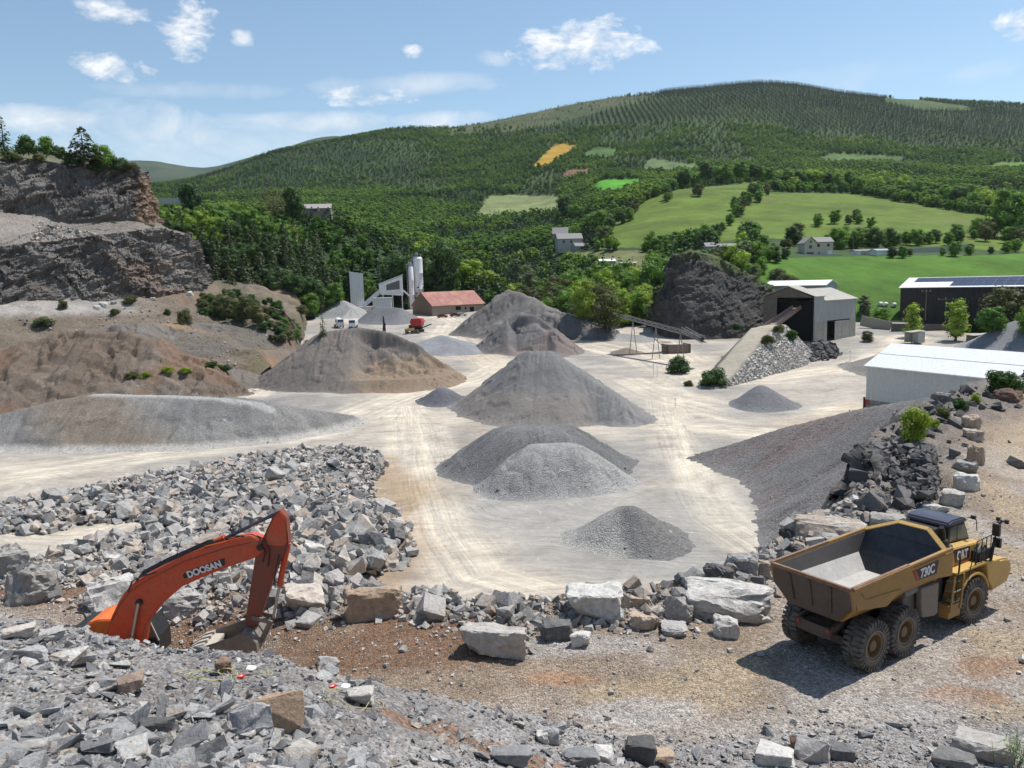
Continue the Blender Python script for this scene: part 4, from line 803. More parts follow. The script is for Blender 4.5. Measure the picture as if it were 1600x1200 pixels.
# --- rubble by the crusher shed, scree on the ledge of the cliff, stones at the foot of the terrace
def patch(poly,n,sz,mat,seed,H=Hall,zo=.15,name='rubble',T=RT,y0=60,y1=420):
    px=rs.uniform(min(p[0] for p in poly),max(p[0] for p in poly),n);py=rs.uniform(min(p[1] for p in poly),max(p[1] for p in poly),n);m=inpoly(px,py,poly)
    q=gf_many(px[m],py[m],H,y0,y1); s=np.exp(rs.normal(math.log(sz),.35,len(q)))
    return scatter_mesh(name,T,q+np.array([0,0,zo])*s[:,None],s,mat,seed=seed,tilt=.6)
patch([(1352,702),(1395,688),(1450,694),(1464,730),(1462,785),(1410,765),(1372,735)],420,.38,m_rock('dark','tint',2.),28,H=lambda x,y:-10.75+.1*fbm(x,y,0,.5,2,3)-.12*np.maximum(47-np.asarray(y),0),y0=35,y1=75)
# ------------------------------------------------------------------ trees
LEAF={'green':m_leaf('leaves_green',(.085,.165,.032),(.135,.225,.045)),'fresh':m_leaf('leaves_fresh',(.20,.28,.045),(.26,.33,.06)),'dark':m_leaf('leaves_dark',(.042,.078,.026),(.066,.112,.036),.3),
 'olive':m_leaf('leaves_olive',(.075,.085,.035),(.11,.115,.05)),'needle':m_leaf('needles',(.038,.056,.026),(.06,.08,.036),.15),'silver':m_leaf('leaves_silver',(.10,.12,.07),(.14,.16,.09)),'brown':m_leaf('twigs_brown',(.10,.065,.04),(.13,.08,.05),.1),
 'far':m_leaf('leaves_far',(.075,.15,.038),(.155,.235,.055),.4),'farneedle':m_leaf('needles_far',(.026,.056,.026),(.045,.082,.034),.15),'broom':m_leaf('leaves_broom',(.035,.075,.02),(.05,.10,.025)),'bright':m_leaf('leaves_bright',(.17,.23,.03),(.22,.28,.04))}
BARK=m_paint('bark',(.11,.085,.065),.9,.4,(.2,.18,.15),sc=6)
def leafquads(c,n,size,rs,up=.15,asp=.7):
    """one small quad per centre, roughly facing n"""
    k=len(c); n=n+rs.normal(0,.45,(k,3)); n[:,2]+=up; n/=np.linalg.norm(n,axis=1,keepdims=True)+1e-9
    t=rs.normal(0,1,(k,3)); a=np.cross(n,t); a/=np.linalg.norm(a,axis=1,keepdims=True)+1e-9; b=np.cross(n,a); s=size*(1+rs.uniform(-.4,.5,(k,1)))
    bend=n*s*.25
    V=np.stack([c-a*s,c-b*s*asp+bend,c+a*s,c+b*s*asp+bend],1).reshape(-1,3); return V,np.arange(4*k).reshape(-1,4)
def crown(seed,lobes,nl,size,shape='round',hull=True):
    rs=np.random.RandomState(seed); Vs=[];Fs=[];off=0
    L=[]
    for i in range(lobes):
        h=rs.rand()
        if shape=='round': z=.16+.70*(i+.5)/lobes; r=.27*math.sin(math.pi*min(max((z-.0)/1.0,0),1))**.6; R=rs.uniform(.15,.21)*(1.15-.35*z)
        elif shape=='tall': z=.15+.74*(i+.5)/lobes; r=.12*math.sin(math.pi*min(max((z-.02)/1.02,0),1))**.6; R=rs.uniform(.13,.17)*(1.2-.6*z)
        else: z=.10+.58*(i+.5)/lobes; r=.42*(1-.6*z); R=rs.uniform(.20,.28)*(1.1-.4*z)
        a=i*2.4+rs.uniform(-.5,.5); h=h; rr=r*math.sqrt(rs.uniform(.15,1)); L.append((rr*math.cos(a),rr*math.sin(a),z,R))
    for (x,y,z,R) in L:
        k=int(nl/lobes*(R/.15)**2); u=rs.normal(0,1,(k,3)); u/=np.linalg.norm(u,axis=1,keepdims=True); c=np.array([x,y,z])+u*R*rs.uniform(.72,1.08,(k,1))*np.array([1,1,.82])
        V,F=leafquads(c,u,size,rs); Vs.append(V);Fs.append(F+off);off+=len(V)
    if hull:
        for (x,y,z,R) in L:
            b=bmesh.new(); bmesh.ops.create_icosphere(b,subdivisions=1,radius=R*.70); V=np.array([v.co[:] for v in b.verts])*np.array([1,1,.8])*(1+rs.uniform(-.15,.15,(len(b.verts),1)))+np.array([x,y,z]); F=np.array([[v.index for v in f.verts]+[f.verts[0].index] for f in b.faces]); b.free()
            # triangles stored as quads with a split corner
            T=F[:,:3]; m=(V[T[:,0]]+V[T[:,1]])/2; base=len(V); V=np.concatenate([V,m]); F=np.stack([T[:,0],base+np.arange(len(T)),T[:,1],T[:,2]],1)
            Vs.append(V);Fs.append(F+off);off+=len(V)
    return np.concatenate(Vs),np.concatenate(Fs)
def conifer(seed,tiers,per,size,width=.2,bare=.1):
    rs=np.random.RandomState(seed); C=[];Nn=[]
    for t in range(tiers):
        f=t/(tiers-1); z=bare+(1-bare)*f; r=width*(1-f)**.75*(1+.22*rs.normal())+.012
        for k in range(max(3,int(per*(1-f*.7)))):
            a=rs.uniform(0,6.283); m=max(1,int(3*(1-f)+.5))
            for j in range(m):
                q=r*(j+1)/m*rs.uniform(.8,1.1); C.append((q*math.cos(a),q*math.sin(a),z-.12*q+rs.normal(0,.008))); Nn.append((math.cos(a)*.5,math.sin(a)*.5,.8))
    return leafquads(np.array(C),np.array(Nn),size,rs,.2,.55)
def trunk_mb(seed,h=.6,r=.022,limbs=5,shape='round'):
    rs=random.Random(seed); m=MB(); p=[(0,0,-.06)]; x=y=0
    for i in range(1,6): x+=rs.uniform(-.012,.012);y+=rs.uniform(-.012,.012);p.append((x,y,h*i/5))
    m.tube(p,[r*1.35,r*1.0,r*.85,r*.7,r*.5,r*.25],7)
    for i in range(limbs):
        a=i*2.4+rs.random(); z=h*(.35+.12*i); q=p[min(5,1+int(z/h*5))]; l=.2 if shape=='round' else .13
        m.tube([(q[0],q[1],z),(q[0]+l*.5*math.cos(a),q[1]+l*.5*math.sin(a),z+.08),(q[0]+l*math.cos(a),q[1]+l*math.sin(a),z+.2)],[r*.5,r*.35,r*.12],5,False)
    return m
def cm(name,VF,mat): return mesh_np(name,VF[0],VF[1],mat,smooth=True,link=False).data
def tm(mb): o=mb.build('trunk',BARK,link=False,smooth=True); return o.data
TT={}
for kd,(leaf,sh,n,sz) in {'green':('green','round',1700,.020),'fresh':('fresh','round',1500,.020),'dark':('dark','round',1700,.020),'olive':('olive','round',1200,.018),'silver':('silver','tall',1300,.016),'freshtall':('fresh','tall',1300,.017),'brown':('brown','round',1000,.014),'shrub':('broom','bush',1300,.028),'brightshrub':('bright','bush',900,.028),'oliveshrub':('olive','bush',900,.030),'darkshrub':('dark','bush',900,.032),'silvershrub':('silver','bush',900,.028)}.items():
    TT[kd]=[(cm('crown',crown(900+i*7+len(kd),(13,10,16)[i] if sh!='bush' else 9,n,sz,sh,hull=kd!='brown'),LEAF[leaf]),tm(trunk_mb(950+i,.62 if sh!='bush' else .3,.02,5,sh))) for i in range(3)]
TT['pine']=[(cm('crown',conifer(970+i,30,26,.036,.26,.14),LEAF['needle']),tm(trunk_mb(980+i,.93,.016,0))) for i in range(3)]
TT['fir']=[(cm('crown',conifer(975+i,26,16,.026,.15,.05),LEAF['dark']),tm(trunk_mb(985+i,.93,.014,0))) for i in range(2)]
def tree(kd,p,h,label,cat='tree',group=None,name=None,wide=1.,parts=True):
    v=random.choice(TT[kd]); name=name or ('shrub' if 'shrub' in kd else 'pine_tree' if kd in('pine','fir') else 'deciduous_tree')
    e=empty(name,(float(p[0]),float(p[1]),float(p[2])-.02*h),random.uniform(0,6.28),label,cat,group); e.scale=(h*wide,h*wide,h)
    for nm,me in (('crown',v[0]),('trunk',v[1])):
        o=bpy.data.objects.new(nm,me); COL.objects.link(o); o.parent=e
    return e
def tree_px(kd,px,base,top,label,H=None,d=None,wide=1.,**k):
    q=P(px,base,d) if d else gf(px,base,H or Htop)
    if d:
        ys=np.linspace(d*.87,d*1.13,44); r_=ray(px,base); r_=r_/r_[1]; u_=np.where(r_[2]*ys<Htop(r_[0]*ys,ys))[0]; q=r_*ys[u_[0]] if len(u_) and u_[0]>0 else q
    h=(base-top)*q[1]/1250*1.03; return tree(kd,q,h,label,wide=wide,**k)
SP=[('fir',8,245,188,'dark pine at the left edge on top of the cliff',245,1.6),('darkshrub',45,240,208,'dark rounded bush on the cliff top beside the left pine',262,1.1),('green',72,244,212,'small green tree on the cliff top',262,1.1),('darkshrub',92,246,224,'dark bush between the small green tree and the tall cliff-top pine',262,1.2),
 ('pine',132,256,203,'tallest pine standing on the cliff top',262,1.5),('green',160,262,224,'green tree leaning out at the right of the tallest cliff-top pine',266,1.2),('darkshrub',185,266,240,'low dark bush near the right end of the cliff top',270,1.3),('oliveshrub',204,274,250,'scraggly bush at the very corner of the upper cliff',272,1.1),('darkshrub',112,258,235,'dark bush at the foot of the tallest cliff-top pine',262,1.4),('oliveshrub',60,252,238,'olive bush low on the cliff top turf',258,1.5),('oliveshrub',20,250,236,'olive scrub at the left end of the cliff top turf',256,1.6),('darkshrub',150,268,246,'dark overhanging scrub below the leaning green tree',266,1.4),('oliveshrub',214,290,268,'wiry shrub hanging on the corner of the upper cliff',274,1.),
 ('oliveshrub',128,362,350,'small shrub on the ledge between the two cliff tiers',256,1.3),('oliveshrub',182,358,344,'shrub on the ledge under the orange rock patch',258,1.3),('oliveshrub',232,364,346,'tall-grass shrub at the right end of the cliff ledge',262,1.3),('oliveshrub',222,400,385,'single shrub clinging to the lower cliff face',254,1.),
 ('darkshrub',315,448,426,'dark bush at the lower right end of the cliff',276,1.2),('silvershrub',68,512,490,'grey-green shrub at the left edge of the terrace',205,1.6),('oliveshrub',100,482,466,'small olive shrub beside the terrace track',218,1.),('oliveshrub',205,474,458,'olive shrub at the foot of the lower cliff',238,1.6),('oliveshrub',180,492,480,'flat olive shrub on the terrace slope',222,1.5),('oliveshrub',287,506,478,'round shrub on the brown terrace slope',222,.9),('darkshrub',262,492,480,'small dark shrub on the terrace slope',228,1.),
 ('olive',350,500,458,'large olive shrub mass at left of the scrub slope',248,1.2),('olive',380,505,462,'large olive shrub in the middle of the scrub slope',250,1.2),('olive',402,508,474,'olive shrub at the right of the scrub slope',250,1.2),('darkshrub',330,478,458,'dark shrub where the cliff meets the scrub slope',262,1.3),('green',445,515,494,'green shrub below the dark red rock face',240,1.2),('green',462,532,512,'green shrub at the foot of the dark red rock face',236,1.3),('green',486,492,455,'leafy tree at the left end of the yard under the wooded spur',300,1.2),('olive',500,490,462,'olive tree beside the pale heap at the left end of the yard',306,1.2),('dark',478,470,430,'dark tree on the low end of the wooded spur',308,1.2),('pine',495,470,425,'pine on the low end of the wooded spur',316,1.2),('green',512,482,448,'leafy tree behind the pale heap',322,1.2),('oliveshrub',470,490,474,'olive scrub at the edge of the yard by the red rock face',296,1.6),('dark',462,462,428,'dark bushy tree above the small red rock face',312,1.3),('green',525,474,440,'leafy tree left of the grey box tower',330,1.2),('oliveshrub',485,545,528,'olive shrub just left of the broad brown-grey pile',226,1.3),('fir',505,527,492,'small lone conifer behind the broad brown-grey pile',205,1.2),
 ('brightshrub',230,590,578,'yellow-green weeds at the left of the weedy spoil mound',176,1.8),('brightshrub',262,582,570,'yellow-green weeds on the weedy spoil mound',177,1.8),('shrub',330,574,562,'green weeds on the crest of the weedy spoil mound',180,2.),('shrub',350,580,567,'green weeds on the right shoulder of the weedy spoil mound',179,2.),('oliveshrub',205,592,578,'olive weeds at the left foot of the weedy spoil mound',175,1.8),('brightshrub',290,582,572,'sparse yellow weeds in the middle of the weedy spoil mound',177,2.),
 ('fresh',735,455,402,'broad yellow-green tree behind the right end of the red-roofed shed',372,1.3),('fresh',765,458,420,'yellow-green tree right of the broad one behind the shed',366,1.2),('dark',690,470,372,'tall dark tree right of the white silo',372,.9),('dark',672,462,380,'dark tree directly behind the white silo',372,1.),('dark',625,470,395,'dark tree behind the sloping white building',370,1.1),('fresh',660,420,375,'yellowish crown above the dark trees behind the silo',395,1.2),
 ('fresh',915,500,432,'tall fresh green tree beside the long ridge pile',282,1.05),('olive',948,520,440,'olive tree right of the tall fresh green one',266,1.),('freshtall',972,512,448,'slender light green tree above the conveyor',270,1.),('silver',828,480,410,'silvery tree behind the long ridge pile',330,1.1),('silver',805,470,400,'second silvery tree nearer the yellow-green trees',340,1.2),('olive',870,485,428,'olive bushy tree right of the silvery trees',310,1.2),('green',1025,470,395,'big green tree left of the dark rock stack',300,1.15),('fresh',1000,500,455,'low fresh green tree at the foot of the rock stack',270,1.4),('green',885,470,420,'mid green tree behind the tall fresh green one',320,1.2),('freshtall',1010,485,440,'light green tree between the conveyor and the rock stack',280,1.3),
 ('freshtall',1425,528,470,'slender green tree left of the two by the white warehouse roof',228,1.25),('freshtall',1493,533,463,'slender green tree with a visible stem behind the white warehouse roof',224,1.25),('olive',1575,520,442,'big olive-green tree in front of the solar barn',236,1.35),('green',1548,520,476,'bluish green bush left of the big olive-green tree',230,1.4),('olive',1530,500,452,'olive tree at the left of the big one by the solar barn',245,1.1),('green',1612,525,470,'green tree cut by the right edge near the solar barn',226,1.3),('silver',1350,498,458,'grey-green tree right of the crusher shed',262,1.4),('green',1375,510,478,'small green bush by the wall right of the crusher shed',256,1.5),('olive',1355,535,515,'low olive bush at the bend of the dirt road',212,1.5),('silvershrub',1215,438,414,'grey-green tree above the white-roofed building',285,1.2),('oliveshrub',1235,445,425,'bushy tree left of the crusher shed roof',280,1.2),
 ('green',1575,372,292,'big broad tree on the hill at the right edge',480,1.1)]
for kd,px,b,t,lb,d,wd in SP: tree_px(kd,px,b,t,lb,d=d,wide=wd)
# round bush and yellow-green bush beside the bench road
tree_px('shrub',1566,617,568,'round dark green broom bush at the top of the gravel slope',d=74,wide=1.1); tree_px('brightshrub',1428,690,622,'bright yellow-green bush on the crest of the dark gravel slope',d=58,wide=.75)
for px,b,t,d,kd,lb in ((1475,655,632,66,'oliveshrub','low grassy shrub between the yellow-green bush and the broom bush'),(1500,640,618,70,'shrub','green grassy shrub left of the round broom bush'),(1525,628,612,72,'brightshrub','yellow-flowering low shrub left of the round broom bush'),(1460,668,650,62,'brightshrub','small yellow shrub right of the bright yellow-green bush'),(1060,582,550,0,'darkshrub','dark shrub at the left foot of the ramp'),(1118,604,568,0,'darkshrub','dark shrub at the right foot of the ramp'),(1075,603,592,0,'oliveshrub','tiny shrub by the ramp kerb'),(1216,520,504,192,'oliveshrub','scrub at the top of the stone ramp wall'),(1200,536,520,186,'oliveshrub','scrub halfway up the stone ramp wall'),(1236,530,512,196,'shrub','green scrub on the end of the stone ramp wall'),(1150,515,502,206,'shrub','green scrub behind the ramp'),(665,508,520,0,'','')):
    if lb: tree_px(kd,px,b,t,lb,d=d or None,wide=1.1 if 0<d<100 else 1.3)
# scrub on the slope below the cliff
rs=np.random.RandomState(66); poly=[(312,462),(420,462),(440,490),(470,520),(455,540),(410,528),(395,500),(340,505),(315,490)]
px=rs.uniform(312,470,260);py=rs.uniform(462,540,260);m_=inpoly(px,py,poly); Q_=gf_many(px[m_],py[m_],lambda x,y:np.maximum(Hter(x,y),Ffloor(x,y)),120)
for q in Q_[:62]: tree(random.choice(['darkshrub','oliveshrub','oliveshrub','silvershrub','shrub']),q,random.uniform(1.6,3.6),'olive-green bush in the scrub on the slope right of the cliff foot',group='bushes of the scrub slope',name='scrub_bush',wide=1.3)
# --- wood: candidates over the valley and hills
def cand(px0,px1,d0,d1,sp,seed):
    rs=np.random.RandomState(seed); out=[]
    x0=(px0-800)/1250*d1 if px0<800 else (px0-800)/1250*d0; x1=(px1-800)/1250*d1 if px1>800 else (px1-800)/1250*d0
    gx=np.arange(x0,x1,sp);gy=np.arange(d0,d1,sp); X,Y=np.meshgrid(gx,gy); X=X+rs.uniform(-.45,.45,X.shape)*sp;Y=Y+rs.uniform(-.45,.45,X.shape)*sp
    px=800+1250*math.cos(PIT)*X/Y; m=(px>px0)&(px<px1); return X[m],Y[m]
BLD=[(1280,392,372,30),(1135,384,392,20),(888,386,520,22),(985,412,420,20),(1370,400,350,24),(490,322,440,14),(1235,440,292,16)]
def wood(x,y,seed,near=False):
    z=Hfar(x,y); px,py=proj(x,y,z); keep=np.ones(x.shape,bool)
    for poly in CLEAR: keep&=~inpoly(px,py,poly)
    for b in BLD: keep&=~((np.abs(px-b[0])<b[3])&(py>b[1]-30)&(py<b[1]+28)&(y<b[2]+60)&(y>b[2]-70))
    dry=inpoly(px,py,[(700,215),(700,185),(1090,118),(1000,160),(880,190),(800,205)]); rs=np.random.RandomState(seed); keep&=~dry|(rs.rand(len(x))<.22)
    keep&=z>-40; return z,px,py,keep
PLANT=[(965,165),(1080,130),(1230,128),(1320,142),(1400,158),(1700,178),(1700,222),(1480,215),(1330,212),(1250,196),(1120,188),(900,196)]
pts=[]
for a,b,c,d,sp,sd_ in ((225,1190,262,440,6.4,1),(425,548,284,352,4.2,11),(200,1700,440,720,7.6,2),(200,1700,720,1250,8.5,3),(200,1700,1250,2450,9.,4)):
    x,y=cand(a,b,c,d,sp,200+sd_); z,px,py,k=wood(x,y,300+sd_); k&=~inpoly(px,py,PLANT)
    if sd_ in(1,11): k&=~((px>530)&(px<790)&(y<352))&~((px>1030)&(y<285))&~((px<478)&(py>472))&~((px<530)&(py>488))
    if sd_<=2 or sd_==11: k&=~((px>1180)&(y<640)&(py>352))
    pts.append(np.stack([x[k],y[k],z[k],px[k],py[k]],-1))
# plantation rows running down the slope
gx=np.arange(-300,1500,12.);gy=np.arange(1250,2260,7.); X,Y=np.meshgrid(gx,gy); rs=np.random.RandomState(9); X=X+Y*.06+rs.normal(0,1.,X.shape);Y=Y+rs.normal(0,1.5,X.shape);x,y=X.ravel(),Y.ravel();z,px,py,k=wood(x,y,77); k&=inpoly(px,py,PLANT)&(px>200)&(px<1700)
plant=np.stack([x[k],y[k],z[k],px[k],py[k]],-1)
A=np.concatenate(pts); print('wood',len(A),'plantation',len(plant))
# scattered trees and hedges on the meadows (few pixels each, still trees one can count)
HED=[([(940,385),(958,360),(990,330),(1012,310),(1050,296)],20),([(1095,392),(1140,352),(1165,322),(1185,300)],18),([(1185,312),(1200,300),(1215,286)],6),([(1205,296),(1300,296),(1400,302),(1480,316),(1540,328),(1600,340)],52),([(1210,285),(1300,285),(1420,292),(1520,305),(1600,318)],46),([(1150,375),(1210,388),(1240,385)],10),([(1300,385),(1340,388),(1400,386),(1480,380),(1600,372)],26),([(1260,352),(1330,348),(1360,352)],7),([(1160,382),(1180,404),(1200,430)],7),([(1085,305),(1100,300)],3),([(1040,318),(1046,312)],2),([(1490,372),(1540,370),(1600,385)],9),([(1225,405),(1190,412)],5),([(1380,402),(1500,398),(1600,392)],10)]
rs=np.random.RandomState(31); hed=[]
for pl,n in HED:
    for i in range(n):
        t=(i+rs.rand())/n*(len(pl)-1);j=int(t);u=t-j;a=pl[j];b=pl[min(j+1,len(pl)-1)]
        q=gf(a[0]*(1-u)+b[0]*u+rs.normal(0,5),a[1]*(1-u)+b[1]*u+rs.normal(0,2.2),Hfar)
        if q[1]<760: hed.append(q)
for i,q in enumerate(hed[:230]):
    tree(random.choice(['green','green','dark','olive']),q,random.uniform(5.5,12.)*(1 if q[1]>380 else .6),'rounded hedgerow tree on the green meadow hillside',group='hedgerow trees on the meadows',name='hedgerow_tree',wide=1.15)
BP=[(1195,292),(1300,298),(1400,304),(1480,318),(1540,331),(1610,346)]; BQ=[(1060,294),(1120,288),(1195,280)]
for pl,n in ((BP,64),(BQ,12),([(870,330),(905,352),(940,372)],10)):
    for i in range(n):
        t=(i+rs.rand())/n*(len(pl)-1);j=int(t);u=t-j;a=pl[j];b=pl[min(j+1,len(pl)-1)]; q=gf(a[0]*(1-u)+b[0]*u+rs.normal(0,4),a[1]*(1-u)+b[1]*u+rs.uniform(-9,3),Hfar)
        if q[1]<1000: tree(random.choice(['green','green','dark','fresh','green']),q,random.uniform(11,18.),'large broadleaf tree in the belt along the upper edge of the meadows',group='tree belt above the meadows',name='belt_tree',wide=1.2)
dm=A[:,1]; sc=rs.rand(len(A))-.9*(A[:,3]<560); near=np.where((dm<440)&(A[:,3]>235)&(A[:,3]<1190))[0]
vis=near[np.argsort(A[near,1]+25*sc[near])][:270]
for i in vis:
    x,y,z,px,py=A[i]
    if px<520 and z<12: kd=random.choice(['pine','pine','fir','dark']); lb='dark pine on the steep wooded spur behind the scrub slope'; g='pines on the wooded spur'; nm='pine_tree'
    elif px<700: kd=random.choice(['green','dark','green','fresh','pine']); lb='leafy tree in the wood on the spur behind the concrete plant'; g='trees of the wood behind the plant'; nm='deciduous_tree'
    else: kd=random.choice(['fresh','green','green','silver','olive','freshtall']); lb='leafy tree in the valley wood beyond the gravel piles'; g='trees of the valley wood'; nm='valley_tree'
    tree(kd,(x,y,z),random.uniform(8.5,13.5)*(1.12 if kd in('pine','fir') else .95),lb,group=g,name=nm,wide=1.15 if kd!='pine' else 1.)
rest=np.setdiff1d(np.arange(len(A)),vis)
# --- the rest of the wood: one object, instancing small trees
LIB=bpy.data.collections.new('forest_kinds'); 
far=[]
for i in range(4):
    me=cm('f',crown(1100+i,6,170,.055,'round'),LEAF['far']); o=bpy.data.objects.new('forest_kind_%d'%i,me); LIB.objects.link(o)
for i in range(2):
    me=cm('f',conifer(1120+i,9,7,.06,.17,.05),LEAF['farneedle']); o=bpy.data.objects.new('forest_kind_%d'%(4+i),me); LIB.objects.link(o)
def forest(name,Pn,hgt,idx,seed,label=None):
    rs=np.random.RandomState(seed); me=bpy.data.meshes.new(name); me.vertices.add(len(Pn)); me.vertices.foreach_set('co',np.asarray(Pn[:,:3],np.float32).ravel())
    for nm,v,ty in (('hgt',hgt,'FLOAT'),('rot',rs.uniform(0,6.28,len(Pn)),'FLOAT'),('idx',idx,'INT')):
        a=me.attributes.new(nm,ty,'POINT'); a.data.foreach_set('value',np.asarray(v,np.float32 if ty=='FLOAT' else np.int32))
    o=bpy.data.objects.new(name,me); COL.objects.link(o); tag(o,label,kind='stuff')
    g=bpy.data.node_groups.new(name,'GeometryNodeTree'); g.interface.new_socket('Geometry',in_out='INPUT',socket_type='NodeSocketGeometry'); g.interface.new_socket('Geometry',in_out='OUTPUT',socket_type='NodeSocketGeometry')
    N=g.nodes;Lk=g.links.new; gi=N.new('NodeGroupInput');go=N.new('NodeGroupOutput'); ip=N.new('GeometryNodeInstanceOnPoints'); ci=N.new('GeometryNodeCollectionInfo'); ci.inputs['Collection'].default_value=LIB; ci.inputs['Separate Children'].default_value=True; ci.inputs['Reset Children'].default_value=True
    def at(n_,ty):
        a=N.new('GeometryNodeInputNamedAttribute'); a.data_type=ty; a.inputs['Name'].default_value=n_; return a.outputs['Attribute']
    Lk(gi.outputs[0],ip.inputs['Points']);Lk(ci.outputs[0],ip.inputs['Instance']); ip.inputs['Pick Instance'].default_value=True; Lk(at('idx','INT'),ip.inputs['Instance Index'])
    c=N.new('ShaderNodeCombineXYZ'); Lk(at('rot','FLOAT'),c.inputs[2]); Lk(c.outputs[0],ip.inputs['Rotation']); s=N.new('ShaderNodeCombineXYZ'); h=at('hgt','FLOAT')
    mu=N.new('ShaderNodeMath'); mu.operation='MULTIPLY'; mu.inputs[1].default_value=1.15; Lk(h,mu.inputs[0]); Lk(mu.outputs[0],s.inputs[0]);Lk(mu.outputs[0],s.inputs[1]);Lk(h,s.inputs[2]); Lk(s.outputs[0],ip.inputs['Scale']); Lk(ip.outputs[0],go.inputs[0])
    md=o.modifiers.new('trees','NODES'); md.node_group=g; return o
B=A[rest]; rs=np.random.RandomState(41); cn=fbm(B[:,0],B[:,1],0,.008,4,191); 
conif=(cn>.16)|((B[:,1]>1300)&(B[:,3]<700)&(cn>-.1))|(B[:,4]<196)&(B[:,3]>700); idx=np.where(conif&(rs.rand(len(B))<.85),4+rs.randint(0,2,len(B)),rs.randint(0,4,len(B)))
B[:,2]-=.4
h=rs.uniform(7,11.5,len(B))*np.where(B[:,1]>1250,.88,1.)*np.where((B[:,3]>700)&(B[:,4]<235)&(B[:,3]<980)&(B[:,4]<200),.6,1)
forest('forest',B,h,idx,5)
forest('forest',plant,rs.uniform(8,11.5,len(plant)),4+rs.randint(0,2,len(plant)),6)
# ------------------------------------------------------------------ articulated dump truck
YEL=m_paint('yellow_paint',(.37,.205,.055),.55,.7,(.20,.14,.095),sc=2.2); YELC=m_paint('yellow_paint_clean',(.56,.345,.095),.45,.5,(.40,.29,.18),sc=2.); RIMP=m_paint('rim_yellow',(.20,.125,.05),.7,.8,(.14,.11,.085))
BRN=m_paint('scraped_brown_steel',(.085,.062,.052),.55,.6,(.15,.11,.09),sc=2.); RUST=m_paint('rusty_edge',(.20,.105,.06),.7,.6,(.33,.26,.2),sc=5); BLK=m_paint('black_steel',(.02,.02,.022),.45,.3,(.10,.09,.08),sc=4)
NAVY=m_paint('dusty_navy_roof',(.045,.05,.085),.35,.35,(.17,.16,.16),sc=2.); DUST=m_paint('dust_layer',(.46,.44,.41),.95,.6,(.31,.30,.285),sc=1.); LINER=m_paint('dark_liner',(.03,.032,.04),.55,.6,(.10,.095,.09),sc=1.6); GREYP=m_paint('grey_plastic',(.17,.15,.135),.7,.4); STEEL=m_paint('bright_steel',(.45,.44,.42),.3,.3,metal=.7); WHT=m_paint('white_paint',(.75,.75,.73),.5,.15); REDP=m_paint('red_paint',(.35,.03,.02),.4,.3)
def tyre_mat():
    if 'ty' not in _M:
        t=NT('tyre_rubber'); o=t.obj(); n=t.noise(3,6,.7,o); c=t.mix(t.ramp(n,[(.35,0.),(.6,1.)]),(.045,.042,.04),(.17,.15,.13)); t.base(c); t.bump(n,.02,.5); _M['ty']=t.m
    return _M['ty']
def text(txt,size,mat,parent,M,name='lettering',bold=.012,sx=1.,ext=.006):
    c=bpy.data.curves.new(name,'FONT'); c.body=txt; c.size=size; c.offset=bold; c.extrude=ext; c.align_x='CENTER'; c.align_y='CENTER'; o=bpy.data.objects.new(name,c); COL.objects.link(o)
    dg=bpy.context.evaluated_depsgraph_get(); me=bpy.data.meshes.new_from_object(o.evaluated_get(dg)); bpy.data.objects.remove(o); me.materials.clear(); me.materials.append(mat)
    o=bpy.data.objects.new(name,me); COL.objects.link(o); o.parent=parent; o.matrix_local=M@Matrix.Diagonal((sx,1,1,1)); return o
def frame(o,xa,ya):
    xa=Vector(xa).normalized();ya=Vector(ya);ya=(ya-xa*ya.dot(xa)).normalized();za=xa.cross(ya); return Matrix(((xa.x,ya.x,za.x,o[0]),(xa.y,ya.y,za.y,o[1]),(xa.z,ya.z,za.z,o[2]),(0,0,0,1)))
def wheel(parent,x,y,side,R=.81,W=.60,turn=0):
    w=empty('wheel'); w.parent=parent; w.location=(x,y,R); w.rotation_euler=(0,0,turn); h=W/2
    m=MB(); m.lathe([(-h+.06,.42),(-h,.50),(-h-.005,.60),(-h+.03,.70),(-h+.10,R-.055),(-.1,R-.035),(.1,R-.035),(h-.10,R-.055),(h-.03,.70),(h+.005,.60),(h,.50),(h-.06,.42)],(0,0,0),1,48,False)
    n=30
    for k in range(n):
        for s in (-1,1):
            a=6.2832*(k+(.5 if s>0 else 0))/n
            Mx=Matrix.Rotation(-a,4,'Y')@Matrix.Rotation(s*.0,4,'X')
            m.poly([(-.050,s*.02),(.050,s*.05),(.052,s*(h-.01)),(-.052,s*(h-.01))],2,R-.075,R+.002,Mx)
            m.poly([(-.052,R-.02),(.052,R-.02),(.045,R-.16),(-.045,R-.16)],1,s*(h-.02),s*(h+.012),Matrix.Rotation(-a,4,'Y')) if 0 else m.box(-.05,.05,min(s*(h-.04),s*(h+.004)),max(s*(h-.04),s*(h+.004)),R-.17,R-.03,Mx)
    m.build('tyre',tyre_mat(),w,smooth=True)
    s=side; m=MB(); m.lathe([(s*(h-.05),.425),(s*(h-.015),.43),(s*(h-.02),.36),(s*(h-.20),.33),(s*(h-.22),.19),(s*(h-.06),.17),(s*(h-.05),.08),(s*(h-.05),.001)],(0,0,0),1,32,False)
    for k in range(12): a=6.2832*k/12; m.tube([(.26*math.cos(a),s*(h-.23),.26*math.sin(a)),(.26*math.cos(a),s*(h-.18),.26*math.sin(a))],.02,6)
    m.build('rim',RIMP,w,smooth=True)
    m=MB(); m.lathe([(s*(h+.004),.455),(s*(h+.012),.465),(s*(h+.004),.485)],(0,0,0),1,40,False); m.build('bead_ring',m_paint('bead_grey',(.30,.28,.26),.7,.3),w,smooth=True)
    return w
def _():pass
TRK=empty('dump_truck',(10.19,24.564,-12.361),.571,'yellow articulated dump truck with an empty dusty body parked on the bench at right','dump truck')
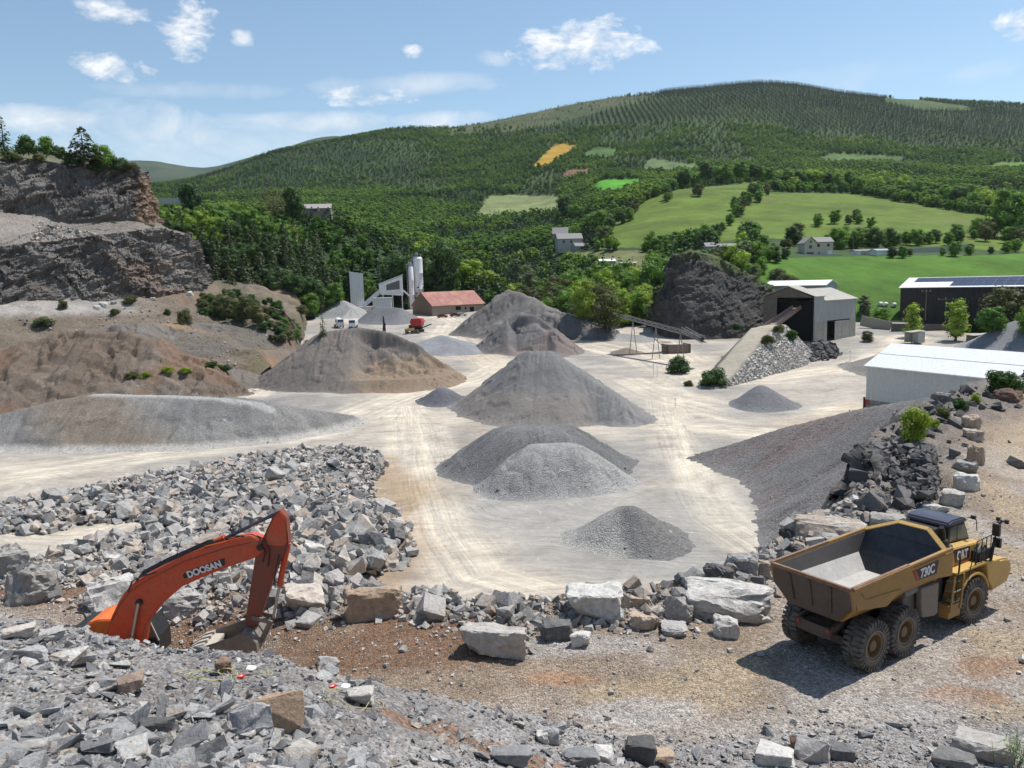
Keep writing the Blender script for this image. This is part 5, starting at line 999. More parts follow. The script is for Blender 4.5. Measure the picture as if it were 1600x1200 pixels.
for x in (0,1.67):
    for s in (-1,1): wheel(TRK,x,s*1.135,s)
for s in (-1,1): wheel(TRK,5.85,s*1.135,s,turn=-.06)
# body
Lx0,Lx1=-1.27,4.2
def body_side(s):
    m=MB(); y0,y1=s*1.40,s*1.465
    m.poly([(-1.30,2.94),(3.72,3.10),(4.22,3.09),(4.22,2.12),(3.4,2.22),(1.9,2.36),(1.3,2.30),(.5,1.98),(-1.0,2.22)],1,min(y0,y1),max(y0,y1))
    m.bar((-1.28,s*1.47,2.93),(3.75,s*1.47,3.09),.13,.10)
    m.bar((-.45,s*1.475,2.47),(1.27,s*1.475,2.38),.035,.035); m.bar((-.85,s*1.475,2.75),(-.62,s*1.475,2.5),.03,.03); m.bar((-.62,s*1.475,2.5),(-.42,s*1.475,2.47),.03,.03)
    m.bar((1.9,s*1.475,2.92),(4.15,s*1.475,2.98),.03,.035)
    return m.build('side_panel',YEL,TRK,bevel=.012)
for s in (-1,1): body_side(s)
m=MB() # chamfered lower hull and floor
ys=[(1.40,2.36),(.93,1.86),(-.93,1.86),(-1.40,2.36)]; lo=[(1.43,2.24),(.97,1.72),(-.97,1.72),(-1.43,2.24)]
m.poly(ys+lo[::-1],0,-1.05,3.6); m.build('hull_plate',YEL,TRK)
m=MB(); up=[(1.395,2.372),(.925,1.872),(-.925,1.872),(-1.395,2.372)]; m.poly(up+[(a*.999,b-.006) for a,b in up[::-1]],0,-1.0,3.3); m.build('body_floor',DUST,TRK)
for s in (-1,1):
    m=MB(); m.poly([(-1.16,2.88),(3.70,3.05),(3.35,2.36),(-1.0,2.36)],1,s*1.39-.006,s*1.39+.006); m.build('wall_liner',GREYP,TRK)
    m=MB(); m.bar((-1.28,s*1.45,2.99),(1.6,s*1.45,3.08),.10,.025); m.build('rim_rail',RUST,TRK)
m=MB(); f0=Vector((3.02,0,1.86));f1=Vector((3.95,0,3.56)) # sloping head plate with a trapezoid top
m.quad((3.02,-.93,1.88),(3.02,.93,1.88),(3.30,1.40,2.38),(3.30,-1.40,2.38)); m.quad((3.30,-1.40,2.38),(3.30,1.40,2.38),(3.74,1.40,3.10),(3.74,-1.40,3.10)); m.quad((3.74,-1.40,3.10),(3.74,1.40,3.10),(3.97,.33,3.56),(3.97,-.72,3.56)); o=m.build('head_plate',LINER,TRK)
sm=o.modifiers.new('thick','SOLIDIFY'); sm.thickness=.03; sm.offset=1
m=MB(); P_=[(3.74,-1.44,3.10),(3.99,-.72,3.58),(3.99,.33,3.58),(3.74,1.44,3.10)]
for a,b in zip(P_[:-1],P_[1:]): m.bar(a,b,.16,.05,up=(-.5,0,.86))
for s in (-1,1): m.poly([(3.74,3.10),(4.2,3.09),(4.2,2.5),(3.5,2.5)],1,s*1.41-.02,s*1.41+.02)
m.quad((4.05,-1.4,3.05),(4.05,1.4,3.05),(4.02,.33,3.56),(4.02,-.72,3.56)); m.build('head_frame',YELC,TRK,bevel=.008)
m=MB() # tailgate
m.poly([(1.42,2.90),(-1.42,2.90),(-1.40,2.30),(-.90,1.72),(.90,1.72),(1.40,2.30)],0,-.035,.035,Matrix(((1,0,-.18,-.79),(0,1,0,0),(0,0,1,0),(0,0,0,1))))
for k in (-.75,0,.75): m.bar((-1.345,k,2.82),(-1.19,k*.9,1.95),.10,.05)
m.build('tailgate',BRN,TRK,bevel=.008)

for s in (-1,1):
    m=MB(); m.bar((-1.29,s*1.42,2.93),(-1.13,s*1.41,2.27),.12,.13); m.bar((-1.13,s*1.41,2.29),(-.98,s*.93,1.75),.1,.12); m.build('corner_post',YEL,TRK,bevel=.01)
m=MB(); m.bar((-1.32,-1.46,2.93),(-1.32,1.46,2.93),.11,.11); m.build('tailgate_rail',RUST,TRK,bevel=.01)
def decal(pts,mat,name='decal',th=.006):
    m=MB(); m.poly(pts,1,-1.474-th,-1.474); return m.build(name,mat,TRK)
decal([(1.86,2.80),(3.33,2.87),(3.22,2.43),(2.10,2.44)],BLK,'number_plaque'); decal([(1.86,2.79),(2.02,2.80),(2.25,2.445),(2.08,2.445)],REDP,'plaque_stripe',.009)
text('730C',.42,WHT,TRK,frame((2.68,-1.482,2.63),(1,0,.035),(0,0,1)),bold=.014,sx=.88)
# chassis
m=MB(); m.box(-1.05,4.0,-.42,.42,.95,1.35); m.box(-.5,.5,-.85,.85,.68,.95); m.box(1.2,2.1,-.85,.85,.68,.95); m.box(-1.1,-.95,-.62,.62,1.0,1.35); m.bar((-.95,-.6,1.3),(.4,-.6,1.55),.12,.2); m.bar((-.95,.6,1.3),(.4,.6,1.55),.12,.2); m.bar((-.3,-.6,1.),(2.,-.6,1.),.22,.3); m.bar((-.3,.6,1.),(2.,.6,1.),.22,.3)
m.build('rear_frame',BRN,TRK,bevel=.01)
m=MB(); m.tube([(2.0,-.75,1.25),(2.9,-.75,1.5)],.12,10); m.box(1.9,2.6,-1.15,-.95,1.35,1.9); m.tube([(1.7,-1.2,2.0),(2.4,-1.2,2.05)],.16,10); m.build('hoist_cylinder',GREYP,TRK,smooth=True)

for s in (-1,1):
    m=MB(); m.poly([(2.45,2.06),(3.5,2.04),(3.5,.98),(3.3,.93),(2.6,1.05),(2.5,1.4)],1,min(s*1.42,s*1.24),max(s*1.42,s*1.24)); m.build('mud_guard',m_paint('dusty_guard',(.22,.18,.145),.85,.4),TRK,bevel=.02)
m=MB(); m.box(3.5,5.2,-.45,.45,.8,1.55); m.box(4.4,7.6,-.55,.55,.75,1.4); m.box(5.6,6.1,-.9,.9,.62,.98); m.box(3.9,4.5,-1.0,1.0,1.0,2.2); m.build('front_frame',BLK,TRK,bevel=.02)
# cab
m=MB(); m.poly([(5.52,2.2),(7.05,2.2),(7.02,2.62),(6.66,3.30),(5.58,3.30)],1,-.53,.9); m.build('cab_shell',BLK,TRK,bevel=.03)
m=MB(); m.poly([(5.46,3.30),(6.76,3.30),(6.70,3.42),(6.45,3.50),(5.75,3.52),(5.5,3.44)],1,-.60,.97); m.build('cab_roof',NAVY,TRK,bevel=.05,smooth=True)
def window(pts,ax,a0,a1,name='window'):
    m=MB(); m.poly(pts,ax,a0,a1); return m.build(name,m_glass2,TRK)
t=NT('cab_glass'); t.base(t.mix(t.ramp(t.noise(1.2,2,.5,t.obj()),[(.4,0.),(.6,1.)]),(.05,.06,.05),(.20,.22,.17))); t.b.inputs['Roughness'].default_value=.06; m_glass2=t.m
window([(5.68,2.72),(6.12,2.70),(6.12,3.24),(5.68,3.24)],1,-.545,-.532); window([(6.17,2.70),(6.92,2.66),(6.62,3.22),(6.17,3.24)],1,-.545,-.532); window([(5.68,2.72),(6.9,2.66),(6.62,3.22),(5.68,3.24)],1,.902,.915)
m=MB(); m.quad((7.035,-.42,2.66),(7.035,.80,2.66),(6.70,.78,3.24),(6.70,-.40,3.24)); m.build('windscreen',m_glass2,TRK); window([(-.4,2.7),(.8,2.7),(.8,3.2),(-.4,3.2)],0,5.50,5.515)
m=MB(); m.poly([(5.0,2.75),(5.5,2.75),(5.5,3.25),(5.15,3.22),(4.95,3.0)],1,-.3,1.1)
for k in range(7): m.box(4.935,4.955,-.2+k*.17,-.12+k*.17,2.8,3.1)
m.build('rear_grille',BLK,TRK,bevel=.02)
m=MB(); m.tube([(5.15,-.62,2.55),(5.12,-.62,2.95)],.16,14); m.tube([(5.12,-.62,2.95),(5.1,-.6,3.28),(5.0,-.6,3.42)],[.085,.085,.08],12); m.tube([(5.0,-.95,2.62),(5.3,-.75,2.7)],.11,10); m.build('exhaust_stack',BLK,TRK,smooth=True)
m=MB(); m.tube([(6.8,-.55,3.4),(7.0,-.62,3.42),(7.1,-.7,3.3),(7.1,-.75,2.9)],.018,6); m.box(6.85,6.95,-.78,-.62,3.38,3.5); m.build('work_lamp',BLK,TRK)
# engine side panels, hood, fenders

for a,b in ((-.98,-.55),(.92,1.3)):
    m=MB(); m.poly([(4.85,2.74),(5.52,2.70),(6.95,2.60),(6.95,2.3),(6.4,2.06),(4.85,2.06)],1,a,b); m.build('side_cowl',YELC,TRK,bevel=.03)
m=MB(); m.poly([(5.16,2.66),(6.2,2.60),(6.17,2.12),(5.26,2.08)],1,-.99,-.982); m.build('logo_plaque',m_paint('plaque_brown',(.035,.02,.02),.4,.1),TRK); m=MB(); m.poly([(5.24,2.20),(5.26,2.085),(6.17,2.125),(6.17,2.17),(5.6,2.14)],1,-.994,-.990); m.build('plaque_stripe',REDP,TRK)
text('CAT',.42,WHT,TRK,frame((5.70,-.997,2.38),(1,0,-.03),(0,0,1)),bold=.016,sx=.86); m=MB(); m.poly([(5.58,2.235),(5.84,2.235),(5.71,2.36)],1,-1.006,-.992); m.build('logo_triangle',YELC,TRK)
m=MB(); m.poly([(6.75,2.62),(7.25,2.48),(8.05,2.24),(8.28,2.02),(8.33,1.45),(6.9,1.4)],1,-.62,.78); m.build('hood',YELC,TRK,bevel=.07,smooth=True)
m=MB(); m.poly([(8.0,1.85),(8.38,1.75),(8.55,1.35),(8.25,.9),(7.2,.78),(7.0,1.25),(7.35,1.9)],1,-1.32,1.32); m.build('front_bumper',YELC,TRK,bevel=.06,smooth=True)
m=MB(); m.box(8.25,8.31,-.95,-.7,1.62,1.8); m.box(8.25,8.31,.7,.95,1.62,1.8); m.build('headlight',m_glass(),TRK)
for s in (-1,1):
    m=MB(); Rf=1.02
    o_=[(5.85+Rf*math.cos(a),.81+Rf*math.sin(a)) for a in [math.radians(k) for k in range(15,196,15)]]; i_=[(5.85+(Rf-.10)*math.cos(a),.81+(Rf-.10)*math.sin(a)) for a in [math.radians(k) for k in range(195,14,-15)]]
    m.poly(o_[:-1]+[(4.72,.95),(4.80,.72),(4.90,.74)]+i_[1:],1,min(s*.82,s*1.40),max(s*.82,s*1.40)); m.poly([(6.6,2.02),(7.5,1.95),(7.7,1.2),(7.1,.95),(6.75,1.35)],1,min(s*.62,s*1.38),max(s*.62,s*1.38)); m.build('fender',YELC,TRK,bevel=.035,smooth=True)
m=MB(); m.box(4.65,6.75,-1.38,-.6,1.98,2.06); m.box(4.65,6.75,.6,1.38,1.98,2.06); m.build('deck',YELC,TRK,bevel=.01)
m=MB(); 
for k,(xx,zz,yy) in enumerate(((4.55,1.72,1.36),(4.48,1.40,1.40),(4.42,1.08,1.42))): m.box(xx-.02,xx+.52,-yy,-yy+.26,zz,zz+.04)
m.build('step',m_paint('step_tread',(.33,.27,.17),.7,.5),TRK,bevel=.006)
m=MB(); m.poly([(4.40,2.0),(4.52,2.0),(4.35,.8),(4.22,.8)],1,-1.44,-1.40); m.poly([(5.0,2.0),(5.1,2.0),(4.95,.8),(4.83,.8)],1,-1.44,-1.40); m.box(4.2,4.95,-1.40,-1.05,.55,1.02); m.build('step_frame',YEL,TRK,bevel=.01)
m=MB(); R1=[[(4.55,-1.42,1.1),(4.62,-1.45,2.2),(4.66,-1.45,2.68),(4.78,-1.42,2.74),(4.85,-1.38,2.6),(4.85,-1.36,2.05)],[(5.08,-1.44,1.1),(5.36,-1.46,2.1),(5.66,-1.44,2.8)],
 [(5.9,-1.34,2.05),(5.95,-1.34,2.75)],[(5.95,-1.34,2.9),(6.9,-1.34,2.95)],[(5.95,-1.34,2.05),(5.95,-1.34,2.9)],[(6.3,-1.34,2.05),(6.3,-1.34,2.92)],[(6.6,-1.34,2.05),(6.6,-1.34,2.93)],[(6.9,-1.34,1.95),(6.9,-1.34,2.95)],[(6.9,-1.34,2.5),(5.95,-1.34,2.48)]]
for q in R1: m.tube(q,.018,6)
m.build('handrail',BLK,TRK)
m=MB(); m.tube([(7.0,-1.3,1.9),(7.15,-1.32,2.6),(7.32,-1.34,3.2),(7.45,-1.4,3.35)],[.05,.06,.05,.03],8); m.box(7.18,7.30,-1.46,-1.22,2.85,3.28); m.box(7.2,7.32,-1.5,-1.25,2.45,2.78); m.tube([(7.4,-1.55,3.36),(7.5,-1.25,3.4)],.03,6); m.box(7.42,7.52,-1.62,-1.5,3.3,3.44); m.box(7.45,7.55,-1.3,-1.2,3.34,3.46); m.build('mirror',BLK,TRK)
m=MB(); m.box(6.3,7.0,-1.28,-.7,2.06,2.42); m.tube([(6.5,-1.1,2.4),(6.9,-1.0,2.55),(7.1,-.9,2.3)],.05,8); m.tube([(6.2,-1.2,2.1),(6.7,-1.25,2.6),(7.0,-1.2,2.2)],.03,6); m.build('battery_box',BLK,TRK,bevel=.02)
m=MB(); m.box(-1.13,-1.09,-.6,-.48,1.2,1.32); m.box(-1.13,-1.09,.48,.6,1.2,1.32); m.build('tail_light',REDP,TRK)
# ------------------------------------------------------------------ excavator
ORG=m_paint('orange_paint',(.62,.068,.02),.45,.55,(.36,.17,.10),sc=1.6); ORH=m_paint('orange_hood',(.75,.17,.03),.4,.15,(.5,.2,.1)); BKT=m_paint('bucket_steel',(.16,.13,.11),.55,.6,(.32,.28,.23),sc=3); ARMR=m_paint('worn_red_arm',(.26,.06,.035),.55,.65,(.10,.075,.065),sc=2.5); TOOTH=m_paint('pale_dusty_steel',(.48,.43,.36),.75,.4)
ED=26.4
def ez(X,Y): return (100+X/2.6667,750+Y/2.6667)
eb=P(200,1010,ED); EXC=empty('excavator',(float(eb[0]),ED,-14.2),0,'orange-red excavator working behind the foreground crest with its bucket down','excavator')
def EP(X,Y,dy=0):
    q=P(*ez(X,Y),ED); return (q[0]-eb[0],dy,q[2]+14.2)
def plate(pts,th,name,mat,parent=EXC,bevel=.02,dy=0):
    m=MB(); m.poly([(EP(*p)[0],EP(*p)[2]) for p in pts],1,-th+dy,th+dy); return m.build(name,mat,parent,bevel=bevel)
BO=[(170,712),(190,640),(212,560),(245,490),(290,428),(365,382),(520,300),(700,243),(785,222),(822,236),(848,262),(840,290),(800,316),(700,350),(610,385),(505,432),(410,515),(352,592),(335,700)]
boom=plate(BO,.27,'boom',ORG,bevel=.03)
plate([(508,385),(515,398),(675,345),(684,338),(680,314),(668,318),(520,372)],.275,'name_plaque',BLK,boom,0,dy=-.01) 
a=Vector(EP(525,384));b=Vector(EP(670,334)); text('DOOSAN',.31,WHT,boom,frame((a+b)/2+Vector((0,-.292,-.01)),(b-a),(0,0,1)),bold=.013,sx=.93)
m=MB()
for k in range(4):
    dy=-.2+.08*k; m.tube([EP(285,450-k*3,dy),EP(330,392-k*4,dy),EP(430,340-k*4,dy),EP(600,262-k*3,dy),EP(720,225+k*3,dy),EP(800,232,dy)],.022,6)
m.tube([EP(282,455,-.26),EP(300,408,-.28),EP(350,385,-.28),EP(400,372,-.26)],.025,6); m.build('hydraulic_hose',BLK,boom)
m=MB(); 
for k in range(3): dy=-.16+.1*k; m.tube([EP(430,352,dy),EP(600,270,dy),EP(770,228,dy)],.03,6)
m.build('hydraulic_pipe',ORH,boom)
m=MB(); m.tube([EP(790,236,-.1),EP(835,250,-.32),EP(850,290,-.3),EP(838,330,-.26)],.025,6); m.tube([EP(800,230,0),EP(850,238,-.3),EP(868,280,-.3),EP(860,350,-.25)],.022,6); m.tube([EP(905,300,-.27),EP(890,380,-.28),EP(880,430,-.2)],.02,6); m.build('hydraulic_hose',BLK,boom)
for sy in (-1,1):
    m=MB(); pts_=[(215,575),(250,505),(296,448),(368,402),(520,325),(700,268),(790,250)]
    for a_,b_ in zip(pts_[:-1],pts_[1:]): m.bar(EP(a_[0],a_[1],sy*.277),EP(b_[0],b_[1],sy*.277),.012,.03)
    m.build('weld_seam',ARMR,boom)
m=MB(); m.tube([EP(395,383),EP(640,258)],.12,14); m.tube([EP(632,262),EP(672,242)],.145,14); m.build('arm_cylinder',ORG,boom,smooth=True)
m=MB(); m.tube([EP(672,242),EP(895,134)],.06,12); m.build('cylinder_rod',m_paint('dark_rod',(.09,.09,.10),.25,.2,metal=.6),boom,smooth=True)
for X,Y in ((330,495),(828,268)): m=MB(); q=EP(X,Y); m.tube([(q[0],-.36,q[2]),(q[0],.36,q[2])],.11,16); m.build('pin',BLK,boom,smooth=True)
m=MB(); m.tube([EP(330,495,-.36),EP(305,640,-.40)],.055,12); m.tube([EP(330,495,.36),EP(305,640,.40)],.055,12); m.build('boom_cylinder_rod',STEEL,boom,smooth=True)
m=MB(); m.tube([EP(306,632,-.40),EP(285,760,-.42)],.11,12); m.tube([EP(306,632,.40),EP(285,760,.42)],.11,12); m.build('boom_cylinder',ORG,boom,smooth=True)
AR=[(880,140),(905,118),(932,150),(942,255),(925,300),(900,345),(870,425),(838,520),(812,600),(770,606),(765,560),(778,480),(795,370),(806,300),(835,235),(858,185)]
arm=plate(AR,.21,'arm',ARMR,bevel=.025); plate([(885,140),(905,121),(930,152),(938,250),(925,270),(845,262),(845,235),(860,190)],.225,'arm_head_plate',ORG,arm,bevel=.015)
m=MB(); m.tube([EP(934,262),EP(898,440)],.10,14); m.build('bucket_cylinder',ORG,arm,smooth=True); m=MB(); m.tube([EP(898,440),EP(872,572)],.05,12); m.build('cylinder_rod',STEEL,arm,smooth=True)
m=MB(); m.bar(EP(790,560,-.24),EP(868,580,-.24),.08,.14); m.bar(EP(790,560,.24),EP(868,580,.24),.08,.14); m.bar(EP(868,575,-.2),EP(826,665,-.2),.1,.14); m.bar(EP(868,575,.2),EP(826,665,.2),.1,.14); m.build('bucket_link',BKT,arm,bevel=.01)
# bucket: curved shell opening to the left with five teeth
SH=[(598,690),(640,716),(700,735),(760,738),(800,715),(833,680),(828,640),(800,606),(768,600)]; IN=[(768,625),(790,640),(800,670),(780,700),(745,712),(700,712),(650,698),(610,676)]
bk=plate(SH+IN,.72,'bucket',BKT,bevel=.01)
plate([(598,690),(640,716),(700,735),(760,738),(800,715),(833,680),(828,640),(800,606),(768,600),(740,612),(660,640),(602,658)],.03,'bucket_side',BKT,bk,dy=-.72); plate([(598,690),(640,716),(700,735),(760,738),(800,715),(833,680),(828,640),(800,606),(768,600),(740,612),(660,640),(602,658)],.03,'bucket_side',BKT,bk,dy=.72)
for k in range(5):
    m=MB(); yy=-.66+.33*k; c=Vector(EP(606,672)); M=Matrix.Translation(c+Vector((-.02,yy,.0)))@Matrix.Rotation(-.25,4,'Y'); m.poly([(0,.10),(-.32,.10),(-.62,.02),(-.62,-.02),(-.3,-.1),(0,-.12)],1,-.085,.085,M); m.build('tooth',TOOTH,bk,bevel=.01)
m=MB(); c=Vector(EP(606,675)); m.box(c.x-.06,c.x+.30,-.75,.75,c.z-.10,c.z+.02); m.build('cutting_edge',TOOTH,bk,bevel=.01)
# house and tracks
m=MB(); m.poly([(-2.9,1.25),(.75,1.25),(.75,1.75),(.2,2.0),(-1.2,2.15),(-2.7,2.15),(-2.95,1.9)],1,-1.2,1.45); m.build('house',m_paint('house_grey',(.06,.06,.065),.5,.4),EXC,bevel=.05)
def eH(X,Y,d):
    q=P(*ez(X,Y),d); return (q[0]-eb[0],d-ED,q[2]+14.2)
h0=eH(210,548,27.2); h1=eH(130,632,27.2); m=MB(); m.poly([(h1[0],h1[2]-.1),(h1[0]+.12,h0[2]-.12),(h0[0]-.25,h0[2]),(h0[0]+.25,h0[2]),(h0[0]+.25,h1[2]-.2)],1,.1,1.45); m.build('engine_hood',ORH,EXC,bevel=.04)
h2=eH(100,600,27.2); m=MB(); m.poly([(h2[0]-.5,1.2),(h2[0]-.5,h2[2]-.1),(h2[0]-.2,h2[2]+.12),(h1[0]+.1,h2[2]+.15),(h1[0]+.1,1.2)],1,-.9,1.5); m.build('counterweight',BLK,EXC,bevel=.08)
m=MB(); m.tube([eH(48,552,27.4),eH(80,556,27.4),eH(98,585,27.4)],.03,6); m.build('handrail',BLK,EXC)
c0=eH(345,700,27.4);c1=eH(420,700,27.4);ct=eH(385,560,27.4); zb_=1.3; zt=ct[2]+.05; x0=c0[0]-.35;x1=c1[0]+.05
m=MB(); m.poly([(x0,zb_),(x1,zb_),(x1,zb_+.7),(x1-.28,zt),(x0,zt)],1,.45,1.5); m.build('cab',BLK,EXC,bevel=.03)
m=MB(); m.poly([(x0+.1,zb_+.7),(x1-.06,zb_+.72),(x1-.30,zt-.1),(x0+.1,zt-.1)],1,.435,.448); m.build('window',m_glass2,EXC)
m=MB(); m.bar((x1-.26,.44,zt),(x1+.02,.44,zb_+.6),.05,.05); m.bar((x0+.35,.44,zt),(x0+.42,.44,zb_+.6),.04,.04); m.poly([(x0-.05,zt),(x1-.24,zt),(x1-.3,zt+.06),(x0,zt+.07)],1,.42,1.5); m.build('cab_pillar',m_paint('pale_cab_grey',(.35,.35,.33),.5,.3),EXC)
for s in (-1,1):
    m=MB(); o_=[(-2.3+.5*math.cos(math.radians(k)),.5+.5*math.sin(math.radians(k))) for k in range(90,271,30)]+[(1.7+.5*math.cos(math.radians(k)),.5+.5*math.sin(math.radians(k))) for k in range(-90,91,30)]
    m.poly(o_,1,s*1.25-.3,s*1.25+.3); m.build('track',tyre_mat(),EXC,bevel=.02)
m=MB(); m.box(-1.5,1.0,-1.,1.,.4,.95); m.tube([(-.4,0,.9),(-.4,0,1.3)],.7,20); m.build('undercarriage',BLK,EXC,bevel=.02)
# ------------------------------------------------------------------ buildings and yard
def hz_(q): return float(np.ravel(Htop(np.array([q[0]]),np.array([q[1]])))[0])
def bld(name,A,B,W,h,roof,label,cat,wall,roofm,rise=2.,base=2.,over=.35,thick=.18,ridge=.5,parts=None,group=None,shed=False,gable=True):
    """long side from A to B (world xy at ground z), depth W to the left of A->B; returns empty, local frame x along, y depth"""
    A=np.array(A,float);B=np.array(B,float);L=math.hypot(*(B-A)[:2]);rz=math.atan2(B[1]-A[1],B[0]-A[0]); e=empty(name,(A[0],A[1],A[2]),rz,label,cat,group)
    m=MB(); pr=[(0,-base),(W,-base),(W,h),(W*ridge,h+rise),(0,h)] if not shed else [(0,-base),(W,-base),(W,h+rise),(0,h)]
    m.poly(pr,0,0,L); m.build('wall',wall,e)
    m=MB(); t=thick
    if shed: sl=rise/W; m.poly([(-over,h-over*sl+.003),(W+over,h+rise+over*sl+.003),(W+over,h+rise+over*sl+t),(-over,h-over*sl+t)],0,-over,L+over)
    else:
        r=W*ridge;s0=rise/r;s1=rise/(W-r); m.poly([(-over,h-over*s0+.003),(r,h+rise+.003),(W+over,h-over*s1+.003),(W+over,h-over*s1+t),(r,h+rise+t),(-over,h-over*s0+t)],0,-over,L+over)
    m.build('roof',roofm,e); return e,L
def opening(e,x0,x1,z0,z1,side=0,W=0,L=0,mat=None,name='window',frame=None,proud=.03,sub=True):
    """side 0: y=0 face, 1: y=W face, 2: x=0 gable, 3: x=L gable"""
    mat=mat or m_glass(); m=MB(); p=proud
    if side==0: m.box(x0,x1,-p,.04,z0,z1)
    elif side==1: m.box(x0,x1,W-.04,W+p,z0,z1)
    elif side==2: m.box(-p,.04,x0,x1,z0,z1)
    else: m.box(L-.04,L+p,x0,x1,z0,z1)
    o=m.build(name,mat,e)
    if frame:
        m=MB(); w=.08;q=p+.02
        for a,b,c,d in ((x0-w,x0,z0-w,z1+w),(x1,x1+w,z0-w,z1+w),(x0,x1,z1,z1+w),(x0,x1,z0-w,z0)):
            if side==0: m.box(a,b,-q,.03,c,d)
            elif side==2: m.box(-q,.03,a,b,c,d)
            elif side==1: m.box(a,b,W-.03,W+q,c,d)
            else: m.box(L-.03,L+q,a,b,c,d)
        m.build('frame',frame,o)
    return o
WW=m_rib('white_cladding',(.56,.56,.54),1.0,0,.03,.12); WR=m_rib('white_roof',(.80,.80,.79),1.1,0,.012,.08,(.5,.5,.5)); GW=m_rib('grey_cladding',(.36,.37,.36),1.6,0,.05,.35,(.30,.26,.2)); GR=m_rib('fibre_roof',(.42,.39,.34),2.,0,.05,.5,(.26,.24,.2)); BLOCK=None
t=NT('concrete_block'); bt=t.n('ShaderNodeTexBrick'); bt.inputs['Scale'].default_value=1.; bt.inputs['Brick Width'].default_value=1.6; bt.inputs['Row Height'].default_value=.8; bt.inputs['Mortar Size'].default_value=.03; bt.inputs['Color1'].default_value=(.30,.28,.25,1); bt.inputs['Color2'].default_value=(.25,.23,.2,1); bt.inputs['Mortar'].default_value=(.12,.11,.1,1)
cv=t.n('ShaderNodeCombineXYZ'); sp=t.n('ShaderNodeSeparateXYZ'); t.l(t.obj(),sp.inputs[0]); t.l(t.math('ADD',sp.outputs[0],sp.outputs[1]),cv.inputs[0]); t.l(sp.outputs[2],cv.inputs[1]); t.l(cv.outputs[0],bt.inputs['Vector']); t.base(t.mix(1,bt.outputs['Color'],t.ramp(t.noise(.8,5,.6,t.obj()),[(.3,.75),(.7,1.15)]),'MULTIPLY')); BLOCK=t.m
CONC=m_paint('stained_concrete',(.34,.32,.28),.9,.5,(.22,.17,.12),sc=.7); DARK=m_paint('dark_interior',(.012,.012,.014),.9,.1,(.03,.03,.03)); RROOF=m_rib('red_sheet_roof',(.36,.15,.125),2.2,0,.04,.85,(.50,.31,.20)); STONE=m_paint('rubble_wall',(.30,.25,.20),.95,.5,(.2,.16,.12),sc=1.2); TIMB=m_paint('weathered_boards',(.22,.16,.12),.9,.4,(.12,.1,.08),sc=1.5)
# white warehouse
A=np.array(gf(1352,650)); A[2]=ZF; dv=np.array((.43,-.90,0))/math.hypot(.43,.90); B=A+dv*46
e,L=bld('warehouse',A,B,13.,8.9,None,'long white warehouse with a bright white roof below the bench at right','warehouse',WW,WR,rise=3.3,base=.5)
m=MB(); m.box(-.05,L,-.09,.0,-.5,3.0); m.build('block_plinth',BLOCK,e); m=MB(); m.box(-.28,-.05,-.32,-.02,-.4,3.4); m.build('corner_post',m_paint('dark_red_steel',(.07,.03,.03),.6,.3),e); m=MB(); m.box(-.04,.85,-.14,-.1,2.1,2.95); m.build('red_panel',REDP,e)
m=MB(); m.box(-.2,L+.2,6.5-3.2-.03,6.5-3.2+.03,8.9+3.3*.507+.19,8.9+3.3*.507+.225); m.build('roof_seam',m_paint('seam_grey',(.3,.3,.3),.5,.1),e); 
# crusher shed
A=np.array(gf(1272,538)); Bq=np.array(gf(1336,525)); z0=A[2]; d1=(Bq-A)[:2]; Lt=np.linalg.norm(d1); d1/=Lt; n1=np.array((-d1[1],d1[0]))
e=empty('crusher_shed',(A[0],A[1],z0),math.atan2(d1[1],d1[0]),'grey open-fronted crusher shed with a dark interior beside the stone ramp','industrial shed'); W=16.5; h=13.2; fl=4.6; L=Lt
def gz_(y,h,W,r): return h+r*(1-abs(y-W/2)/(W/2))
m=MB() # two stepped volumes, hollow towards the front (x=0)
for x0,x1,hh,w in ((0,fl,h,W),(fl,L,h-1.3,W)):
    m.box(x0,x1,0,.3,6.2,hh); m.box(x0,x1,w-.3,w,-1,hh)
m.poly([(0,6.2),(W,6.2),(W,h-1.3),(W/2,h+1.7),(0,h-1.3)],0,L-.3,L); m.build('wall',GW,e)
m=MB(); m.box(0,1.5,-.03,.35,-.5,6.2); m.box(1.5,4.4,.0,.3,-.5,6.2); m.box(4.4,6.3,-.05,.3,-.5,6.2); m.build('concrete_pier',CONC,e); m=MB(); m.box(L-3.2,L,-.05,.3,-.5,6.2); m.box(0,L,W-.3,W-.02,-1,6.2); m.box(L-.32,L-.02,0,W,-1,6.2); m.build('concrete_wall',CONC,e)
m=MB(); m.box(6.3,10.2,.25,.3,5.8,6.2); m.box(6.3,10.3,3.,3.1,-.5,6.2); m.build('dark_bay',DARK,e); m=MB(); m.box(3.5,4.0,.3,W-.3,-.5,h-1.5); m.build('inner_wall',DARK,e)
m=MB(); m.box(10.4,L-3.2,-.02,.14,.1,5.9)
for k in range(4): m.box(10.4,L-3.2,-.06,-.02,.1+k*1.5,.2+k*1.5)
for k in range(3): x_=10.4+k*(L-3.7-10.4)/2; m.box(x_,x_+.1,-.06,-.02,.2,5.9)
m.build('sliding_door',m_paint('pale_door',(.42,.40,.35),.7,.4,(.25,.2,.14),sc=1),e)
m=MB(); m.poly([(-.5,h-.15),(W/2,h+2.85),(W+.5,h-.15),(W+.5,h+.03),(W/2,h+3.03),(-.5,h+.03)],0,-.5,fl+.02); m.poly([(-.5,h-1.45),(W/2,h+1.75),(W+.5,h-1.45),(W+.5,h-1.27),(W/2,h+1.93),(-.5,h-1.27)],0,fl+.03,L+.4); m.build('roof',GR,e)
